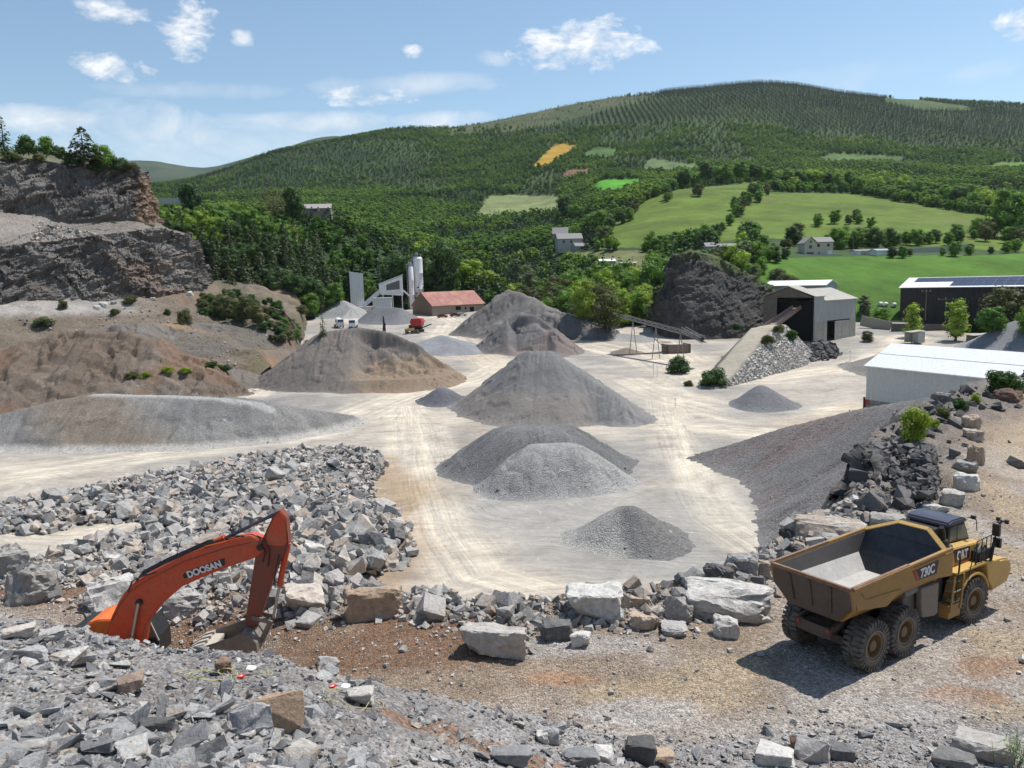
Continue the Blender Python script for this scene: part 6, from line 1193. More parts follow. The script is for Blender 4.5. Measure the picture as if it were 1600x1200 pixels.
m=MB(); m.poly([(.3,h-.3),(W-.3,h-.3),(W/2,h+2.6)],0,-.02,.1); m.box(0,.2,W-4.5,W,4.,h-.3); m.build('gable',m_paint('dark_gable',(.11,.09,.075),.8,.4),e)
m=MB(); m.bar((-9,W-5.5,4.6),(2,W-8.5,10.2),.12,1.1); m.bar((-9,W-9,4.6),(2,W-11,10.2),.12,1.1); m.bar((-9,W-7.2,4.3),(2,W-9.7,9.9),2.6,.1); m.build('feed_chute',m_paint('pinkish_chute',(.36,.24,.19),.8,.5,(.3,.28,.25)),e)
# white-roofed building behind the crusher shed
q=P(1192,447,292); r=P(1290,452,276); q[2]-=5; r[2]=q[2]; bld('warehouse',q,r,10,5.,None,'low building with a white sheet roof directly behind the crusher shed','building',GW,WR,rise=1.6,base=4)
# solar barn
A=P(1406,487,268); B=A+np.array((.715,-.70,0))*62; e,L=bld('barn',A,B,19,8.,None,'long dark barn with solar panels on its roof at the edge of the meadow','barn',m_rib('dark_cladding',(.05,.045,.043),1.5,0,.05,.4,(.09,.075,.06)),WR,rise=2.9,base=4,over=.5)
sl=math.atan2(2.9,9.5)
for r_ in range(2):
    for k in range(18):
        x0=2.6+k*3.02
        if r_==0 and k<4: continue
        M=Matrix.Translation((0,0,8.19))@Matrix.Rotation(sl,4,'X'); m=MB(); m.box(x0,x0+2.94,.6+r_*4.4,.6+r_*4.4+4.25,.03,.09,M); m.build('solar_panel',_M.setdefault('pv',(lambda t:(t.base(t.mix(t.ramp(t.vor(1.2,t.obj(),'DISTANCE_TO_EDGE'),[(0,1.),(.03,0.)]),(.045,.05,.085),(.09,.1,.14))),setattr(t.b.inputs['Roughness'],'default_value',.25),t.m)[-1])(NT('solar_cells'))),e)
# red-roofed shed by the plant
A=P(676,492,322); B=P(756,481,338); A[2]=min(A[2],float(Ffloor(A[0],A[1])))-.0; B[2]=A[2]; e,L=bld('stone_shed',A,B,15.,4.2,None,'long stone shed with a rusty red and orange roof in the yard','shed',STONE,RROOF,rise=5.2,base=2,over=.5)
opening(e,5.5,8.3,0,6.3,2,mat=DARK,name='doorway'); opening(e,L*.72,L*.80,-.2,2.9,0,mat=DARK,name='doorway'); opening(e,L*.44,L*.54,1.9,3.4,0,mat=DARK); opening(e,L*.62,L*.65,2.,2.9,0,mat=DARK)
m=MB(); m.poly([(0.5,.0),(14.5,.0),(14.5,4.),(7.5,9.),(0.5,4.)],0,-.05,-.01); m.build('gable_boards',TIMB,e)
PW=m_rib('plant_white',(.80,.79,.76),1.,0,.03,.35,(.35,.33,.3)); PG=m_rib('plant_grey',(.60,.60,.58),1.2,0,.04,.25); PD=m_paint('plant_dark',(.05,.05,.055),.7,.3)
def on(px,py,d): q=P(px,py,d); return q
# tower with slanted top
q=on(548,470,345); q[2]-=6; e=empty('plant_tower',tuple(q),.30,'grey box tower with a dark left side and slanted top at the concrete plant','plant tower')
m=MB(); m.poly([(0,0),(5.8,0),(5.8,17.2),(0,18.2)],1,0,8); m.build('wall',PG,e); m=MB(); m.box(-.12,-.01,.0,8,1.5,18.1); m.build('side_wall',PD,e); m=MB(); m.poly([(-.25,18.26),(6.1,17.2),(6.1,17.4),(-.25,18.46)],1,-.2,8.2); m.build('roof',WR,e); m=MB(); m.box(3.,9.5,-3.,0,0,3.2); m.box(2.8,9.7,-3.2,0,3.2,3.4); m.build('annex',PW,e)
# sloping mixer building
q=on(598,476,338); q[2]-=3.; e=empty('mixer_building',tuple(q),.12,'white mixer building with a slanted roof and a big dark window','plant building')
m=MB(); m.poly([(-.5,7.2),(8.6,6.5),(8.6,14.8),(-1.2,11.4),(-1.2,8.6)],1,0,7); m.build('wall',PW,e); m=MB(); m.poly([(-1.5,11.45),(8.9,15.1),(8.9,15.4),(-1.5,11.75)],1,-.2,7.2); m.build('roof',WR,e); m=MB(); m.poly([(1.8,8.9),(7.4,9.2),(7.4,13.),(1.8,11.2)],1,-.05,-.01); m.build('window',m_paint('window_grey',(.10,.10,.11),.4,.3),e)
m=MB()
for x_ in (0,4,8): m.box(x_,x_+.4,.3,.7,-2,7.2); m.box(x_,x_+.4,6.3,6.7,-2,7.2)
m.build('support_leg',PG,e); m=MB(); m.bar((-8.5,3,2.5),(-.5,3,9.),2.4,1.8); m.build('conveyor_housing',PW,e); m=MB(); m.bar((8.3,3,9.),(14.5,3,3.5),.9,.7); m.build('chute',PW,e)
q=on(583,490,326); q[2]-=.5; e=empty('control_cabin',tuple(q),.1,'grey cabin standing on red bases in front of the mixer building','cabin'); m=MB(); m.box(0,7.4,0,5,2.8,6.4); m.box(-.2,7.6,-.2,5.2,6.4,6.8); m.build('cabin_wall',PG,e); m=MB(); m.box(-.6,2.3,-.3,5,-1.5,2.8); m.box(4.6,7.8,-.3,5,-1.5,2.8); m.build('red_base',m_paint('dull_red',(.30,.07,.05),.7,.4),e)
for px,b,t_,w,dd,lb in ((654,480,401,4.6,356,'tall white cement silo beside the red-roofed shed'),(643,478,416,2.6,352,'slim white silo standing against the tall one')):
    q=on(px,b,dd); q[2]=float(Hall(q[0],q[1])); top=P(px,t_,dd)[2]-q[2]; e=empty('cement_silo',tuple(q),0,lb,'silo'); r_=w/2*1.1
    m=MB(); m.lathe([(-1,r_*.9),(2.,r_*.95),(2.2,r_),(top*.33,r_),(top*.335,r_*1.03),(top*.345,r_),(top*.66,r_),(top*.665,r_*1.03),(top*.675,r_),(top-.8,r_),(top,r_*.7),(top+.1,.01)],(0,0,0),2,28); m.build('silo_shell',m_paint('silo_white',(.82,.81,.79),.55,.25,(.45,.43,.4),sc=.5),e,smooth=True)
    m=MB(); 
    for k in range(10): a_=.628*k; m.tube([(r_*.85*math.cos(a_),r_*.85*math.sin(a_),top-.5),(r_*.85*math.cos(a_),r_*.85*math.sin(a_),top+.9)],.05,5)
    m.lathe([(top+.85,r_*.88),(top+.95,r_*.88),(top+.95,r_*.84),(top+.85,r_*.84)],(0,0,0),2,20); m.box(-.5,.5,-.5,.5,top,top+1.7); m.build('top_railing',PG,e)
    m=MB(); m.box(-r_*.75,-r_*.75+.4,-r_-.15,-r_*.6,0,top); m.build('ladder',PD,e)
# --- houses in the valley
PLAST=m_paint('cream_render',(.50,.45,.37),.9,.25,(.35,.3,.25),sc=.5); SLATE=m_paint('slate_roof',(.24,.225,.215),.8,.4,(.30,.28,.25),sc=.8); PLG=m_paint('grey_render',(.40,.40,.37),.9,.3,(.3,.28,.25),sc=.5); SH_=m_paint('brown_shutters',(.08,.045,.03),.7,.2)
def house(px,py,d,yaw,L,W,h,rise,label,wall=PLAST,roof=SLATE,wins=(),name='house',cat='house',shed=False):
    q=P(px,py,d); A=q; B=q+np.array((math.cos(yaw),math.sin(yaw),0))*L; e,L=bld(name,A,B,W,h,None,label,cat,wall,roof,rise=rise,base=3.,over=.4,shed=shed)
    for w in wins: opening(e,w[1],w[2],w[3],w[4],w[0],W,L,mat=SH_ if len(w)<6 else w[5],name='window' if len(w)<7 else w[6],frame=WHT if len(w)<6 else None)
    return e,L
e,L=house(1272,400,352,.05,8.4,7.5,6.,2.,'cream two-storey house with brown shutters above the meadow',wins=((0,1.2,2.6,3.8,5.2),(0,5.6,6.9,3.8,5.2),(0,1.8,2.6,.8,1.6),(2,2.,3.,3.6,4.8),(0,6.,8.,.2,2.2,WHT,'door')))
m=MB(); m.poly([(0,-3),(5.4,-3),(5.4,5.6),(2.7,7.9),(0,5.6)],1,-2.2,5); M_=Matrix.Translation((-5.2,0,0)); m.b.transform(M_); m.build('gable_wing',PLAST,e); m=MB(); m.poly([(-5.6,5.35),(-2.5,8.0),(.6,5.35),(.6,5.55),(-2.5,8.22),(-5.6,5.55)],1,-2.6,5.2); m.build('wing_roof',SLATE,e); m=MB(); m.box(-3.2,-2.,-2.24,-2.18,3.2,4.6); m.box(-2.9,-2.2,-2.24,-2.18,5.6,6.6); m.box(-4.2,-1.2,-2.24,-2.18,.1,1.6); m.build('window',SH_,e)
e,L=house(1104,397,345,.12,4.2,6,3.2,1.6,'small pale cottage attached at the left of the gabled valley house',wall=PLG,wins=((0,1.,2.,1.,2.2),)); e,L=house(1118,398,347,.12,12.,8,3.4,1.2,'pale gabled valley house with a shallow roof behind dark shrubs',wall=PLG,wins=((0,1.5,3.,1.,2.6),(0,5.2,6.2,1.2,2.6),(0,9,10.4,1.,2.6)))
house(1338,402,348,.06,10,6,2.6,.6,'low white garage with a flat grey roof right of the cream house',wall=WHT,roof=SLATE,name='garage',cat='garage',wins=((0,2,4.5,.2,2.1,PLG,'garage_door'),)); house(1370,403,342,.15,9.5,6,3.,.7,'low white garage nearer the fence with a blue-grey roof',wall=WHT,roof=m_paint('bluegrey_roof',(.30,.32,.36),.6,.2),name='garage',cat='garage',wins=((0,5,7.5,.2,2.3,PLG,'garage_door'),))
house(872,388,522,.1,16,12,6,3.5,'grey stone farmhouse with a blue slate roof in the valley wood',wall=PLG,wins=((0,3,4.5,3,5),(0,8,9.5,3,5),(0,12,13.4,1,3))); house(864,384,545,-.1,10,9,8,4,'tall dark farm building left of the grey stone farmhouse',wall=STONE,name='farm_building',cat='farm building',wins=((0,3,4.5,3,5),)); house(900,392,515,.3,9,7,3,2,'small outbuilding right of the grey stone farmhouse',wall=PLG,name='outbuilding',cat='outbuilding',wins=((0,3,5,.2,2.4),)); house(948,398,470,.1,5,4,2.6,1.,'tiny pale hut in the trees right of the farmhouse',wall=PLAST,name='hut',cat='hut')
e,L=house(972,428,405,.02,17,9,4.6,1.2,'long cream hall with a pale metal roof left of the dark rock stack',wall=PLAST,roof=m_paint('pale_metal_roof',(.50,.49,.47),.5,.2),name='hall',cat='hall',wins=((0,2,6,.2,3,SH_,'shutter_door'),(0,9,12,.2,3,SH_,'shutter_door'))); house(938,418,420,.05,8,7,3.2,1.,'small white-roofed building left of the long cream hall',wall=PLG,roof=WR,name='building',cat='building'); house(975,448,350,.0,6,4,1.8,.4,'low white-topped trailer among the valley trees',wall=WHT,roof=WR,name='trailer',cat='trailer')
house(474,333,425,.1,14,9,2.4,2.4,'grey-roofed farm building on top of the wooded spur',wall=STONE,roof=m_paint('grey_tile',(.34,.31,.28),.8,.4,sc=.6),name='farm_building',cat='farm building',wins=((0,5,7,.5,2.),))
# bare brown tree on the spur and the pale wall left of it
tree_px('brown',428,342,292,'bare reddish brown tree on top of the wooded spur',d=380,wide=1.3)
tree_px('dark',300,352,285,'tall dark tree rising above the wood right of the cliff',d=385,wide=.9); tree_px('dark',458,345,290,'dark tree between the bare brown tree and the farm roof',d=385,wide=.9)
def wall_line(name,pts,h,th,mat,label,cat,zoff=0):
    m=MB()
    for a,b in zip(pts[:-1],pts[1:]):
        a=np.array(a);b=np.array(b); m.bar((a[0],a[1],a[2]+h/2-.3),(b[0],b[1],b[2]+h/2-.3),th,h+.6)
    o=m.build(name,mat); c=np.mean(pts,0); o.data.transform(Matrix.Translation(-Vector(c))); o.location=c; return tag(o,label,cat)
wall_line('parapet_wall',[P(228,318,400),P(292,316,400)],2.2,.8,m_paint('pale_parapet',(.5,.48,.44),.9,.3),'pale concrete parapet of a road left of the tall dark tree','wall')
for a,b,h,lb,mt in ((P(1345,506,252),P(1392,516,245),2.6,'low grey concrete wall at the bend right of the crusher shed',CONC),(P(1392,528,242),P(1500,530,240),4.4,'dark retaining wall behind the slender green trees',m_paint('dark_wall',(.09,.08,.075),.9,.4)),(P(1240,404,344),P(1316,405,344),2.,'grey garden wall in front of the cream house',PLG),(P(1316,406,344),P(1470,405,350),.9,'thin field fence along the top of the meadow',SH_),(P(1400,398,372),P(1520,388,380),2.2,'grey stone wall climbing behind the garages',PLG)):
    wall_line('retaining_wall' if 'fence' not in lb else 'field_fence',[a,b],h,.3,mt,lb,'wall' if 'fence' not in lb else 'fence')
# small open sheds right
for px,py,w,lb in ((1522,535,8,'open lean-to with a flat grey roof beside the right grey gravel pile'),(1424,530,5,'small tin shelter under the slender green trees')):
    q=P(px,py,215); e=empty('lean_to',tuple(q),.1,lb,'shelter'); e.scale=(.8,.7,.55); m=MB(); m.poly([(0,3.2),(w,3.9),(w,4.05),(0,3.35)],1,0,5); m.build('roof',m_paint('tin_roof',(.42,.39,.35),.6,.4),e); m=MB(); m.box(.2,w-.2,4.8,5,-2,3.2); m.box(w*.5,w-.1,.1,5,-2,3.3); m.build('wall',PLG,e); m=MB(); m.box(.1,.3,.1,.3,-2,3.2); m.build('post',SH_,e)
# --- ramp with stone facing
RA=[(1108,603,-167),(1128,585,-172),(1150,560,-179),(1172,533,-187),(1190,513,-195),(1212,508,-206)]
S=[P(a,b,-c) for a,b,c in RA]; S=np.array(S)
def ramp_h(x,y):
    d=np.full(np.shape(x),1e9);Z=np.zeros(np.shape(x))
    for i in range(len(S)-1):
        a,b=S[i],S[i+1];v=(b-a)[:2];t=np.clip(((x-a[0])*v[0]+(y-a[1])*v[1])/(v@v),0,1);q=np.hypot(x-a[0]-t*v[0],y-a[1]-t*v[1]);m_=q<d;d=np.where(m_,q,d);Z=np.where(m_,a[2]+t*(b[2]-a[2]),Z)
    return Z-np.maximum(d-2.6,0)*1.05+.12*fbm(x,y,0,.6,3,7),d
gx=np.arange(S[:,0].min()-14,S[:,0].max()+16,.4);gy=np.arange(S[:,1].min()-12,S[:,1].max()+14,.4);X,Y=np.meshgrid(gx,gy,indexing='ij');Z,D=ramp_h(X,Y);G=Ffloor(X,Y);hh=Z-G;Z=np.where(hh<-.5,G-.5,Z)
C=mixc(np.array((.38,.335,.265))*np.ones(X.shape+(3,)),np.array((.19,.175,.155)),sstep(2.0,3.0,D+.3*fbm(X,Y,0,.4,3,8))); C=mixc(C,np.array((.12,.14,.06)),sstep(2.8,3.6,D)*sstep(6,4,D)*sstep(0,.25,fbm(X,Y,0,.3,3,9))*.8)
V2,F2,C2=compact(np.stack([X,Y,Z],-1).reshape(-1,3),gridfaces(len(gx),len(gy),(hh>-.5).ravel()),C.reshape(-1,3)); tag(mesh_np('access_ramp',V2,F2,m_ground('ramp_ground',2.,.2,.12),C2,origin=tuple(S[2])),kind='structure')
PILES.append(lambda x,y:ramp_h(x,y)[0])
# dry-stone facing: stones laid in rough courses on the near right flank
rs=np.random.RandomState(55); pos=[];sz=[]
for i in range(len(S)-1):
    a,b=S[i],S[i+1];v=(b-a);l=np.linalg.norm(v[:2]);n_=np.array((v[1],-v[0],0))/l
    for k in range(int(l/.55)):
        t=(k+rs.rand())*.55/l; c=a+v*t
        for r_ in range(40):
            o=2.9+r_*.42+rs.rand()*.3; q=c+n_*o; zz=float(ramp_h(np.array([q[0]]),np.array([q[1]]))[0][0])
            if zz<float(Ffloor(q[0],q[1]))-.1: break
            pos.append((q[0],q[1],zz+.02));sz.append(rs.uniform(.5,.95)*(1. if r_<9 else .75))
pos=np.array(pos);sz=np.array(sz); print('facing',len(pos)); o=scatter_mesh('stone_facing',RT,pos,sz,m_rock('pale','tint',2.),seed=56,tilt=.5); 
patch([(1228,566),(1236,543),(1262,535),(1300,538),(1316,552),(1300,562),(1260,566)],420,.95,m_rock('dark','tint',2.),57,H=lambda x,y:Ffloor(x,y)+1.4*np.exp(-(((x-(1270-800)/1250*205)/7)**2+((y-207)/7)**2)),zo=.25)
la_,lb_=P(60,378,232),P(60,338,250)
patch([(0,338),(60,346),(130,358),(150,368),(90,374),(0,380)],420,.75,m_rock('grey','tint',2.),58,H=lambda x,y:la_[2]+(np.asarray(y)-232)*(lb_[2]-la_[2])/18.+.3)
patch([(0,498),(140,486),(300,470),(420,470),(440,560),(300,600),(0,520)],500,.45,m_rock('grey','tint',2.),59,H=lambda x,y:np.maximum(Hter(x,y),Ffloor(x,y)))
for px,py,w,lb in ((160,478,14,'white boulder at the foot of the quarry cliff'),(176,474,10,'small white block right of the white cliff-foot boulder'),(150,482,12,'low pale rock left of the white cliff-foot boulder'),(296,460,12,'pale rock at the right end of the cliff foot'),(238,468,9,'flat pale rock under the middle of the cliff')): boulder(px,py+2,w,w*.7,'pale',lb,800+px,H=Hall,rough=.08,sub=1)
# --- conveyor, hopper
def lattice(e,a,b,w,h,mat,name='conveyor_frame',n=14):
    a,b=Vector(a),Vector(b);m=MB();d=(b-a);s=Vector((d.y,-d.x,0)).normalized()*w/2;u=Vector((0,0,h))
    for k in (-1,1):
        m.bar(a+s*k,b+s*k,.12,.12);m.bar(a+s*k+u,b+s*k+u,.1,.1)
        for i in range(n): p=a+d*(i/n);q=a+d*((i+1)/n); m.bar(p+s*k,q+s*k+u,.07,.07);m.bar(p+s*k,p+s*k+u,.07,.07)
    return m.build(name,mat,e)
a=P(972,496,216);b=P(1098,530,190); e=empty('conveyor',tuple(a),0,'long inclined belt conveyor in front of the dark rock stack','conveyor'); CG=m_paint('conveyor_grey',(.30,.28,.26),.6,.5)
lattice(e,(0,0,0),tuple(b-a),1.2,.8,CG); m=MB(); m.bar((0,0,.15),tuple(b-a+np.array((0,0,.15))),.9,.12); m.build('belt',BLK,e); m=MB()
for f in (.15,.45,.75): q=(b-a)*f; zf=float(Ffloor(a[0]+q[0],a[1]+q[1]))-a[2]; m.bar((q[0],q[1],q[2]),(q[0]-1,q[1],zf),.18,.18); m.bar((q[0],q[1],q[2]),(q[0]+1,q[1],zf),.18,.18)
m.build('trestle',CG,e); m=MB(); m.tube([(b-a)+np.array((-.2,-.8,.1)),(b-a)+np.array((-.2,.8,.1))],.4,12); m.build('drum',BLK,e,smooth=True)
a=P(1068,518,196);b=P(1100,536,190); e=empty('conveyor',tuple(a),0,'short upper conveyor section joining the hopper','conveyor'); lattice(e,(0,0,0),tuple(b-a),1.4,1.1,CG,n=6); m=MB(); m.bar((0,0,.2),tuple(b-a+np.array((0,0,.2))),1.,.12); m.build('belt',BLK,e)
q=gf(1042,553); e=empty('hopper',tuple(q),.1,'brown concrete hopper wall under the lower end of the conveyor','hopper'); m=MB(); m.box(0,6.5,0,.5,-.5,2.4); m.box(0,.5,0,5,-.5,2.4); m.box(6,6.5,0,5,-.5,2.4); m.build('hopper_wall',m_paint('brown_concrete',(.20,.15,.12),.9,.4),e); m=MB(); m.bar((-3,2,4.2),(1,.5,.2),.15,.15); m.bar((-1,3,3.),(1.5,1,3.),.15,.15); m.build('brace',BLK,e)
m=MB(); a=gf(958,556);b=gf(1035,552); m.bar((a[0],a[1],a[2]+.15),(b[0],b[1],b[2]+.15),.5,.4); o=m.build('drain_pipe',m_paint('pipe_brown',(.25,.2,.16),.8,.3)); o.data.transform(Matrix.Translation(-Vector(a))); o.location=a; tag(o,'long thin pipe lying on the floor in front of the hopper','pipe')
# --- utility poles
def pole(px,b,t,d,lb,arm=2.2):
    q=P(px,b,d);h=(b-t)*d/1250; e=empty('utility_pole',tuple(q),0,lb,'utility pole'); m=MB(); m.tube([(0,0,-1),(0,0,h)],[.16,.10],8); m.build('pole',TIMB,e); m=MB(); m.box(-arm,arm,-.06,.06,h-.8,h-.65)
    m.build('crossarm',TIMB,e); m=MB()
    for k in (-1,-.1,.9): m.tube([(arm*k*.9,0,h-.65),(arm*k*.9,0,h-.35)],.07,6)
    m.build('insulator',WHT,e)
for a in ((1446,495,452,250,'utility pole with white insulators in front of the solar barn at left',1.5),(1477,500,464,250,'utility pole with a wide crossarm in front of the solar barn at right',2.6),(1333,400,360,352,'utility pole right of the cream house',.9),(988,430,400,408,'utility pole in front of the long cream hall',.8),(1207,408,378,350,'utility pole left of the hedge by the cream house',.8)): pole(*a)
for px,b,t,lb in ((1055,637,622,'thin marker post on the floor right of the centre pile'),(1328,565,548,'thin marker post in front of the crusher shed yard'),(1327,652,640,'thin marker post near the warehouse corner'),(1021,588,568,'thin marker post at the left of the ramp'),(1027,590,572,'second thin marker post at the left of the ramp')):
    q=gf(px,b); m=MB(); hh=(b-t)*q[1]/1250; m.tube([(0,0,-.2),(0,0,hh)],.06,6); m.box(-.12,.12,-.03,.03,hh-.3,hh); o=m.build('marker_post',WHT); o.location=q; tag(o,lb,'marker post')
# --- yard vehicles
def car(px,py,d,rz,mat,lb):
    q=P(px,py,d); q[2]=hz_(q); e=empty('parked_car',tuple(q),rz,lb,'car'); m=MB(); m.poly([(-2.1,.35),(2.1,.35),(2.15,.75),(1.9,.88),(1.1,.98),(-1.7,1.0),(-2.1,.85)],1,-.85,.85); m.poly([(-1.6,.98),(1.1,.96),(.5,1.42),(-1.15,1.45)],1,-.72,.72); m.build('body',mat,e,bevel=.06,smooth=True)
    m=MB(); m.poly([(-1.45,1.02),(.95,1.0),(.45,1.36),(-1.1,1.38)],1,-.735,.735); m.build('window',m_glass(),e)
    for x in (-1.3,1.3):
        for s in (-1,1): m=MB(); m.lathe([(-.1,.001),(-.1,.32),(.1,.32),(.1,.001)],(x,s*.78,.32),1,14); m.build('wheel',tyre_mat(),e)
car(691,491,315,.25,m_paint('dark_red_car',(.16,.02,.02),.3,.1),'dark red car parked nearest the gable of the red-roofed shed'); car(711,490,318,.25,m_paint('maroon_car',(.12,.025,.02),.3,.1),'maroon car parked in front of the red-roofed shed beside a white one'); car(721,487,320,.2,WHT,'white car parked in front of the red-roofed shed')
def lorry(px,py,d,rz,lb,kind):
    q=P(px,py,d); q[2]=hz_(q); e=empty('concrete_mixer_truck' if kind=='mixer' else 'tipper_truck',tuple(q),rz,lb,'truck'); m=MB(); m.poly([(2.4,.8),(4.2,.8),(4.2,2.0),(4.0,3.1),(2.4,3.1)],1,-1.2,1.2); m.build('cab',WHT,e,bevel=.1); m=MB(); m.quad((4.215,-1.,2.05),(4.215,1.,2.05),(4.04,.95,2.95),(4.04,-.95,2.95)); m.build('windscreen',m_glass(),e)
    m=MB(); m.box(-4,2.4,-.5,.5,.7,1.05); m.build('chassis',BLK,e)
    for x in (3.2,-1.6,-2.9):
        for s in (-1,1): m=MB(); m.lathe([(-.18,.001),(-.18,.5),(.18,.5),(.18,.001)],(x,s*1.0,.5),1,16); m.build('wheel',tyre_mat(),e)
    m=MB()
    if kind=='mixer': 
        m.lathe([(-3.4,.5),(-2.6,.9),(-.8,1.25),(.6,1.2),(1.8,.7),(2.1,.3)],(0,0,0),0,24); o=m.build('drum',WHT,e,smooth=True); o.location=(0,0,2.2); o.rotation_euler=(0,.16,0)
    else: m.box(-4,2.2,-1.2,1.2,1.1,2.6); m.build('tipper_body',PG,e,bevel=.05)
lorry(530,520,292,-1.2,'white concrete mixer truck parked behind the broad brown-grey pile','mixer'); lorry(553,520,288,-1.5,'white tipper truck with a white cab right of the mixer truck','tipper')
q=P(653,522,272); q[2]=hz_(q); e=empty('mobile_screener',tuple(q),-.3,'red mobile screening machine parked behind the broad brown-grey pile','screening machine')
m=MB(); m.poly([(-1.9,2.0),(1.7,2.0),(2.1,3.6),(1.7,4.6),(-1.8,4.6),(-2.2,3.4)],1,-1.3,1.3); m.build('hopper_box',m_paint('screener_red',(.52,.035,.03),.4,.15),e,bevel=.05); m=MB(); m.box(-2.2,2.,-1.1,-.6,-.0,.9); m.box(-2.2,2.,.6,1.1,0,.9); m.build('track',tyre_mat(),e,bevel=.1); m=MB(); m.box(-1.8,1.6,-.6,.6,.6,2.0); m.bar((1.,0,1.2),(5.,0,2.6),.9,.3); m.bar((-1.5,0,1.),(-4,-.3,.6),.9,.3); m.build('belt_arm',BLK,e)
q=P(642,522,268); q[2]=hz_(q); e=empty('wheel_loader',tuple(q),.2,'small yellow loader half hidden beside the red screening machine','loader'); m=MB(); m.poly([(-2.,.9),(1.2,.9),(1.2,1.8),(-.4,1.9),(-2,1.7)],1,-1,1); m.build('body',YELC,e,bevel=.08); m=MB(); m.box(-.6,.6,-.7,.7,1.8,2.9); m.build('cab',BLK,e,bevel=.05)
for x in (-1.3,1.2):
    for s in (-1,1): m=MB(); m.lathe([(-.22,.001),(-.22,.6),(.22,.6),(.22,.001)],(x,s*1.05,.6),1,16); m.build('wheel',tyre_mat(),e)
m=MB(); m.poly([(2.,.2),(3.,.1),(3.1,.3),(2.4,1.2),(2.,1.2)],1,-1.2,1.2); m.bar((.8,0,1.4),(2.2,0,.8),.3,.3); m.build('bucket',BKT,e)
q=P(600,518,270); q[2]=hz_(q); e=empty('digger',tuple(q),0,'upright dark digger arm sticking up behind the broad brown-grey pile','digger arm'); m=MB(); m.poly([(-.35,-1),(.5,-1),(.45,2.6),(.75,3.0),(.35,4.0),(.2,5.9),(-.2,5.9),(-.25,3.),(-.45,1.5)],1,-.25,.25); m.build('arm',BLK,e,bevel=.04); m=MB(); m.bar((.6,0,.5),(.5,0,3.2),.18,.18); m.build('cylinder',BKT,e)
# --- wire coils and detonator plugs on the foreground crest
WIRE=m_paint('yellow_wire',(.50,.47,.22),.5,.2); rs=random.Random(4)
def coil(cx,cy,rx,n,lb,seed):
    q=gf(cx,cy,Hbench); r=rs_=random.Random(seed); pts=[]
    for i in range(int(n*22)):
        a=i/22*6.283; rr=rx*(1+.12*math.sin(a*1.7+seed)+.06*r.random()); x=q[0]+rr*math.cos(a)+.12*math.sin(a*.31);y=q[1]+rr*.9*math.sin(a)+.1*math.cos(a*.23); pts.append((x,y,float(Hbench(np.array([x]),np.array([y]))[0])+.10+.03*r.random()))
    m=MB(); m.tube(pts,.007,5,False); o=m.build('wire_coil',WIRE,smooth=True); o.data.transform(Matrix.Translation(-Vector(q))); o.location=q; tag(o,lb,'wire')
coil(325,1062,.42,3.2,'tangled coil of thin yellow wire on the crest below the bucket',1); coil(375,1060,.45,1.3,'single loose loop of yellow wire right of the tangled coil',2); coil(548,1100,.45,2.2,'thin yellow wire coil right of the tan tilted slab',3)
for px,py,lb in ((377,1068,'red plastic plug lying by the loose loop of yellow wire'),(520,1083,'small red plastic plug by the right wire coil')):
    q=gf(px,py,Hbench); m=MB(); m.tube([(-.09,0,.05),(.02,0,.06),(.05,0,.06),(.12,.02,.05)],[.035,.045,.03,.022],8); m.box(-.03,.03,-.06,.06,.02,.08); o=m.build('red_plug',m_paint('bright_red',(.6,.02,.025),.35,.05),smooth=True); o.location=(q[0],q[1],q[2]+.10); o.scale=(.75,.75,.75); o.rotation_euler=(.2,.1,.6); tag(o,lb,'plug')
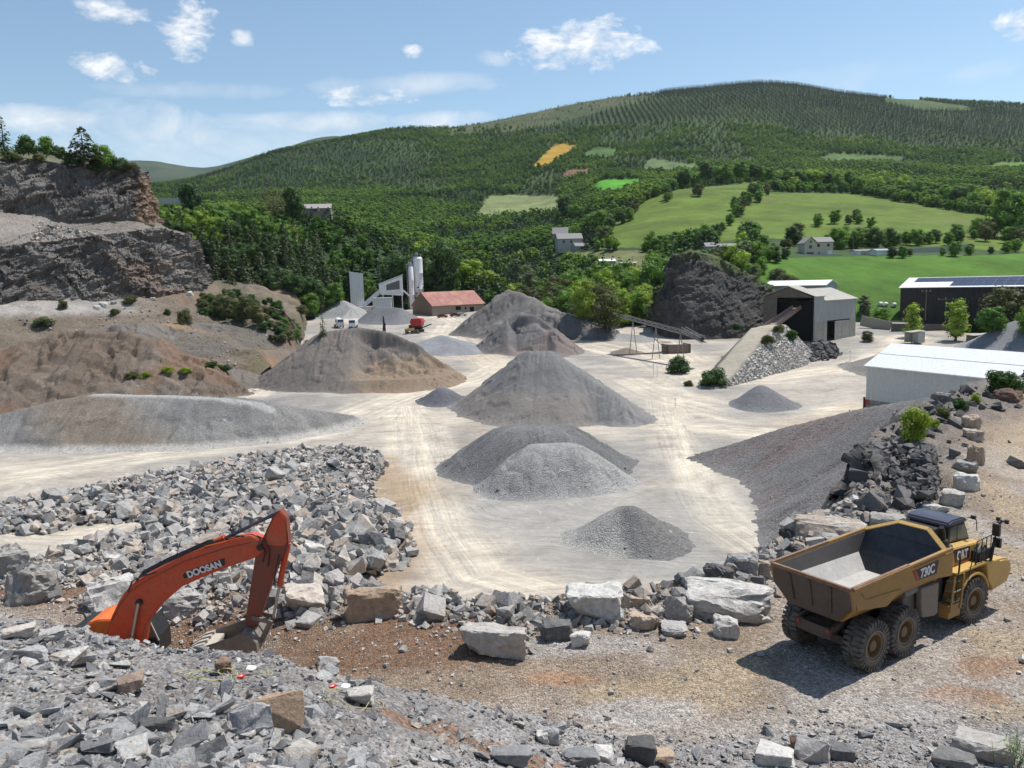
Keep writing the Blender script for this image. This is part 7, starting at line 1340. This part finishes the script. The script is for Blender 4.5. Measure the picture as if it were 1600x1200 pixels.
for px,py,lb in ((393,1055,'white plastic tag on the loose loop of yellow wire'),(540,1083,'white scrap of plastic beside the small red plug')):
    q=gf(px,py,Hbench); m=MB(); m.poly([(-.1,-.05),(.02,-.07),(.1,-.02),(.09,.05),(-.06,.06)],2,0,.03); o=m.build('plastic_scrap',WHT,bevel=.01); o.location=(q[0],q[1],q[2]+.14); o.rotation_euler=(.4,.2,.3); tag(o,lb,'scrap')
for i,(px,py,lb) in enumerate(((1376,468,'white wrapped bale farthest left of the solar barn'),(1384,467,'white wrapped bale in the middle of the row left of the solar barn'),(1397,466,'white wrapped bale nearest the wall of the solar barn'))):
    q=P(px,py,276); q[2]=hz_(q); m=MB(); m.lathe([(-.7,.45),(-.62,.68),(-.5,.75),(.5,.75),(.62,.68),(.7,.45)],(0,0,.72),0,18); o=m.build('wrapped_bale',WHT,smooth=True); o.location=q; o.rotation_euler=(0,0,.2*i); tag(o,lb,'bale','white bales beside the solar barn')
# grass stalks at the lower right corner
m=MB(); q=gf(1588,1195,Hbench); r=random.Random(8)
for i in range(34):
    x,y=r.gauss(0,.22),r.gauss(0,.18); h=r.uniform(.35,1.); dx,dy=r.gauss(0,.12),r.gauss(0,.1); m.tube([(x,y,-.05),(x+dx*.4,y+dy*.4,h*.5),(x+dx,y+dy,h)],[.008,.006,.002],4,False)
    for k in range(4): z=h*(.3+.17*k); m.quad((x,y,z),(x+.05,y+.02,z+.05),(x+.11*r.choice((-1,1)),y+.03,z+.13),(x+.02,y-.02,z+.06))
o=m.build('weed_clump',LEAF['green']); o.location=q; tag(o,'wispy green weed clump at the bottom right corner','weed')
# ------------------------------------------------------------------ air
hz=bpy.data.materials.new('haze'); hz.use_nodes=True; ht=hz.node_tree; ht.nodes.remove(ht.nodes['Principled BSDF']); pv=ht.nodes.new('ShaderNodeVolumePrincipled'); pv.inputs['Color'].default_value=(.80,.88,1.,1); pv.inputs['Density'].default_value=HAZE; pv.inputs['Anisotropy'].default_value=.3; ht.links.new(pv.outputs[0],ht.nodes['Material Output'].inputs['Volume'])
m=MB(); m.box(-7200,9500,-60,6700,-180,900); o=m.build('haze',hz); tag(o,kind='stuff'); o.display_type='WIRE'
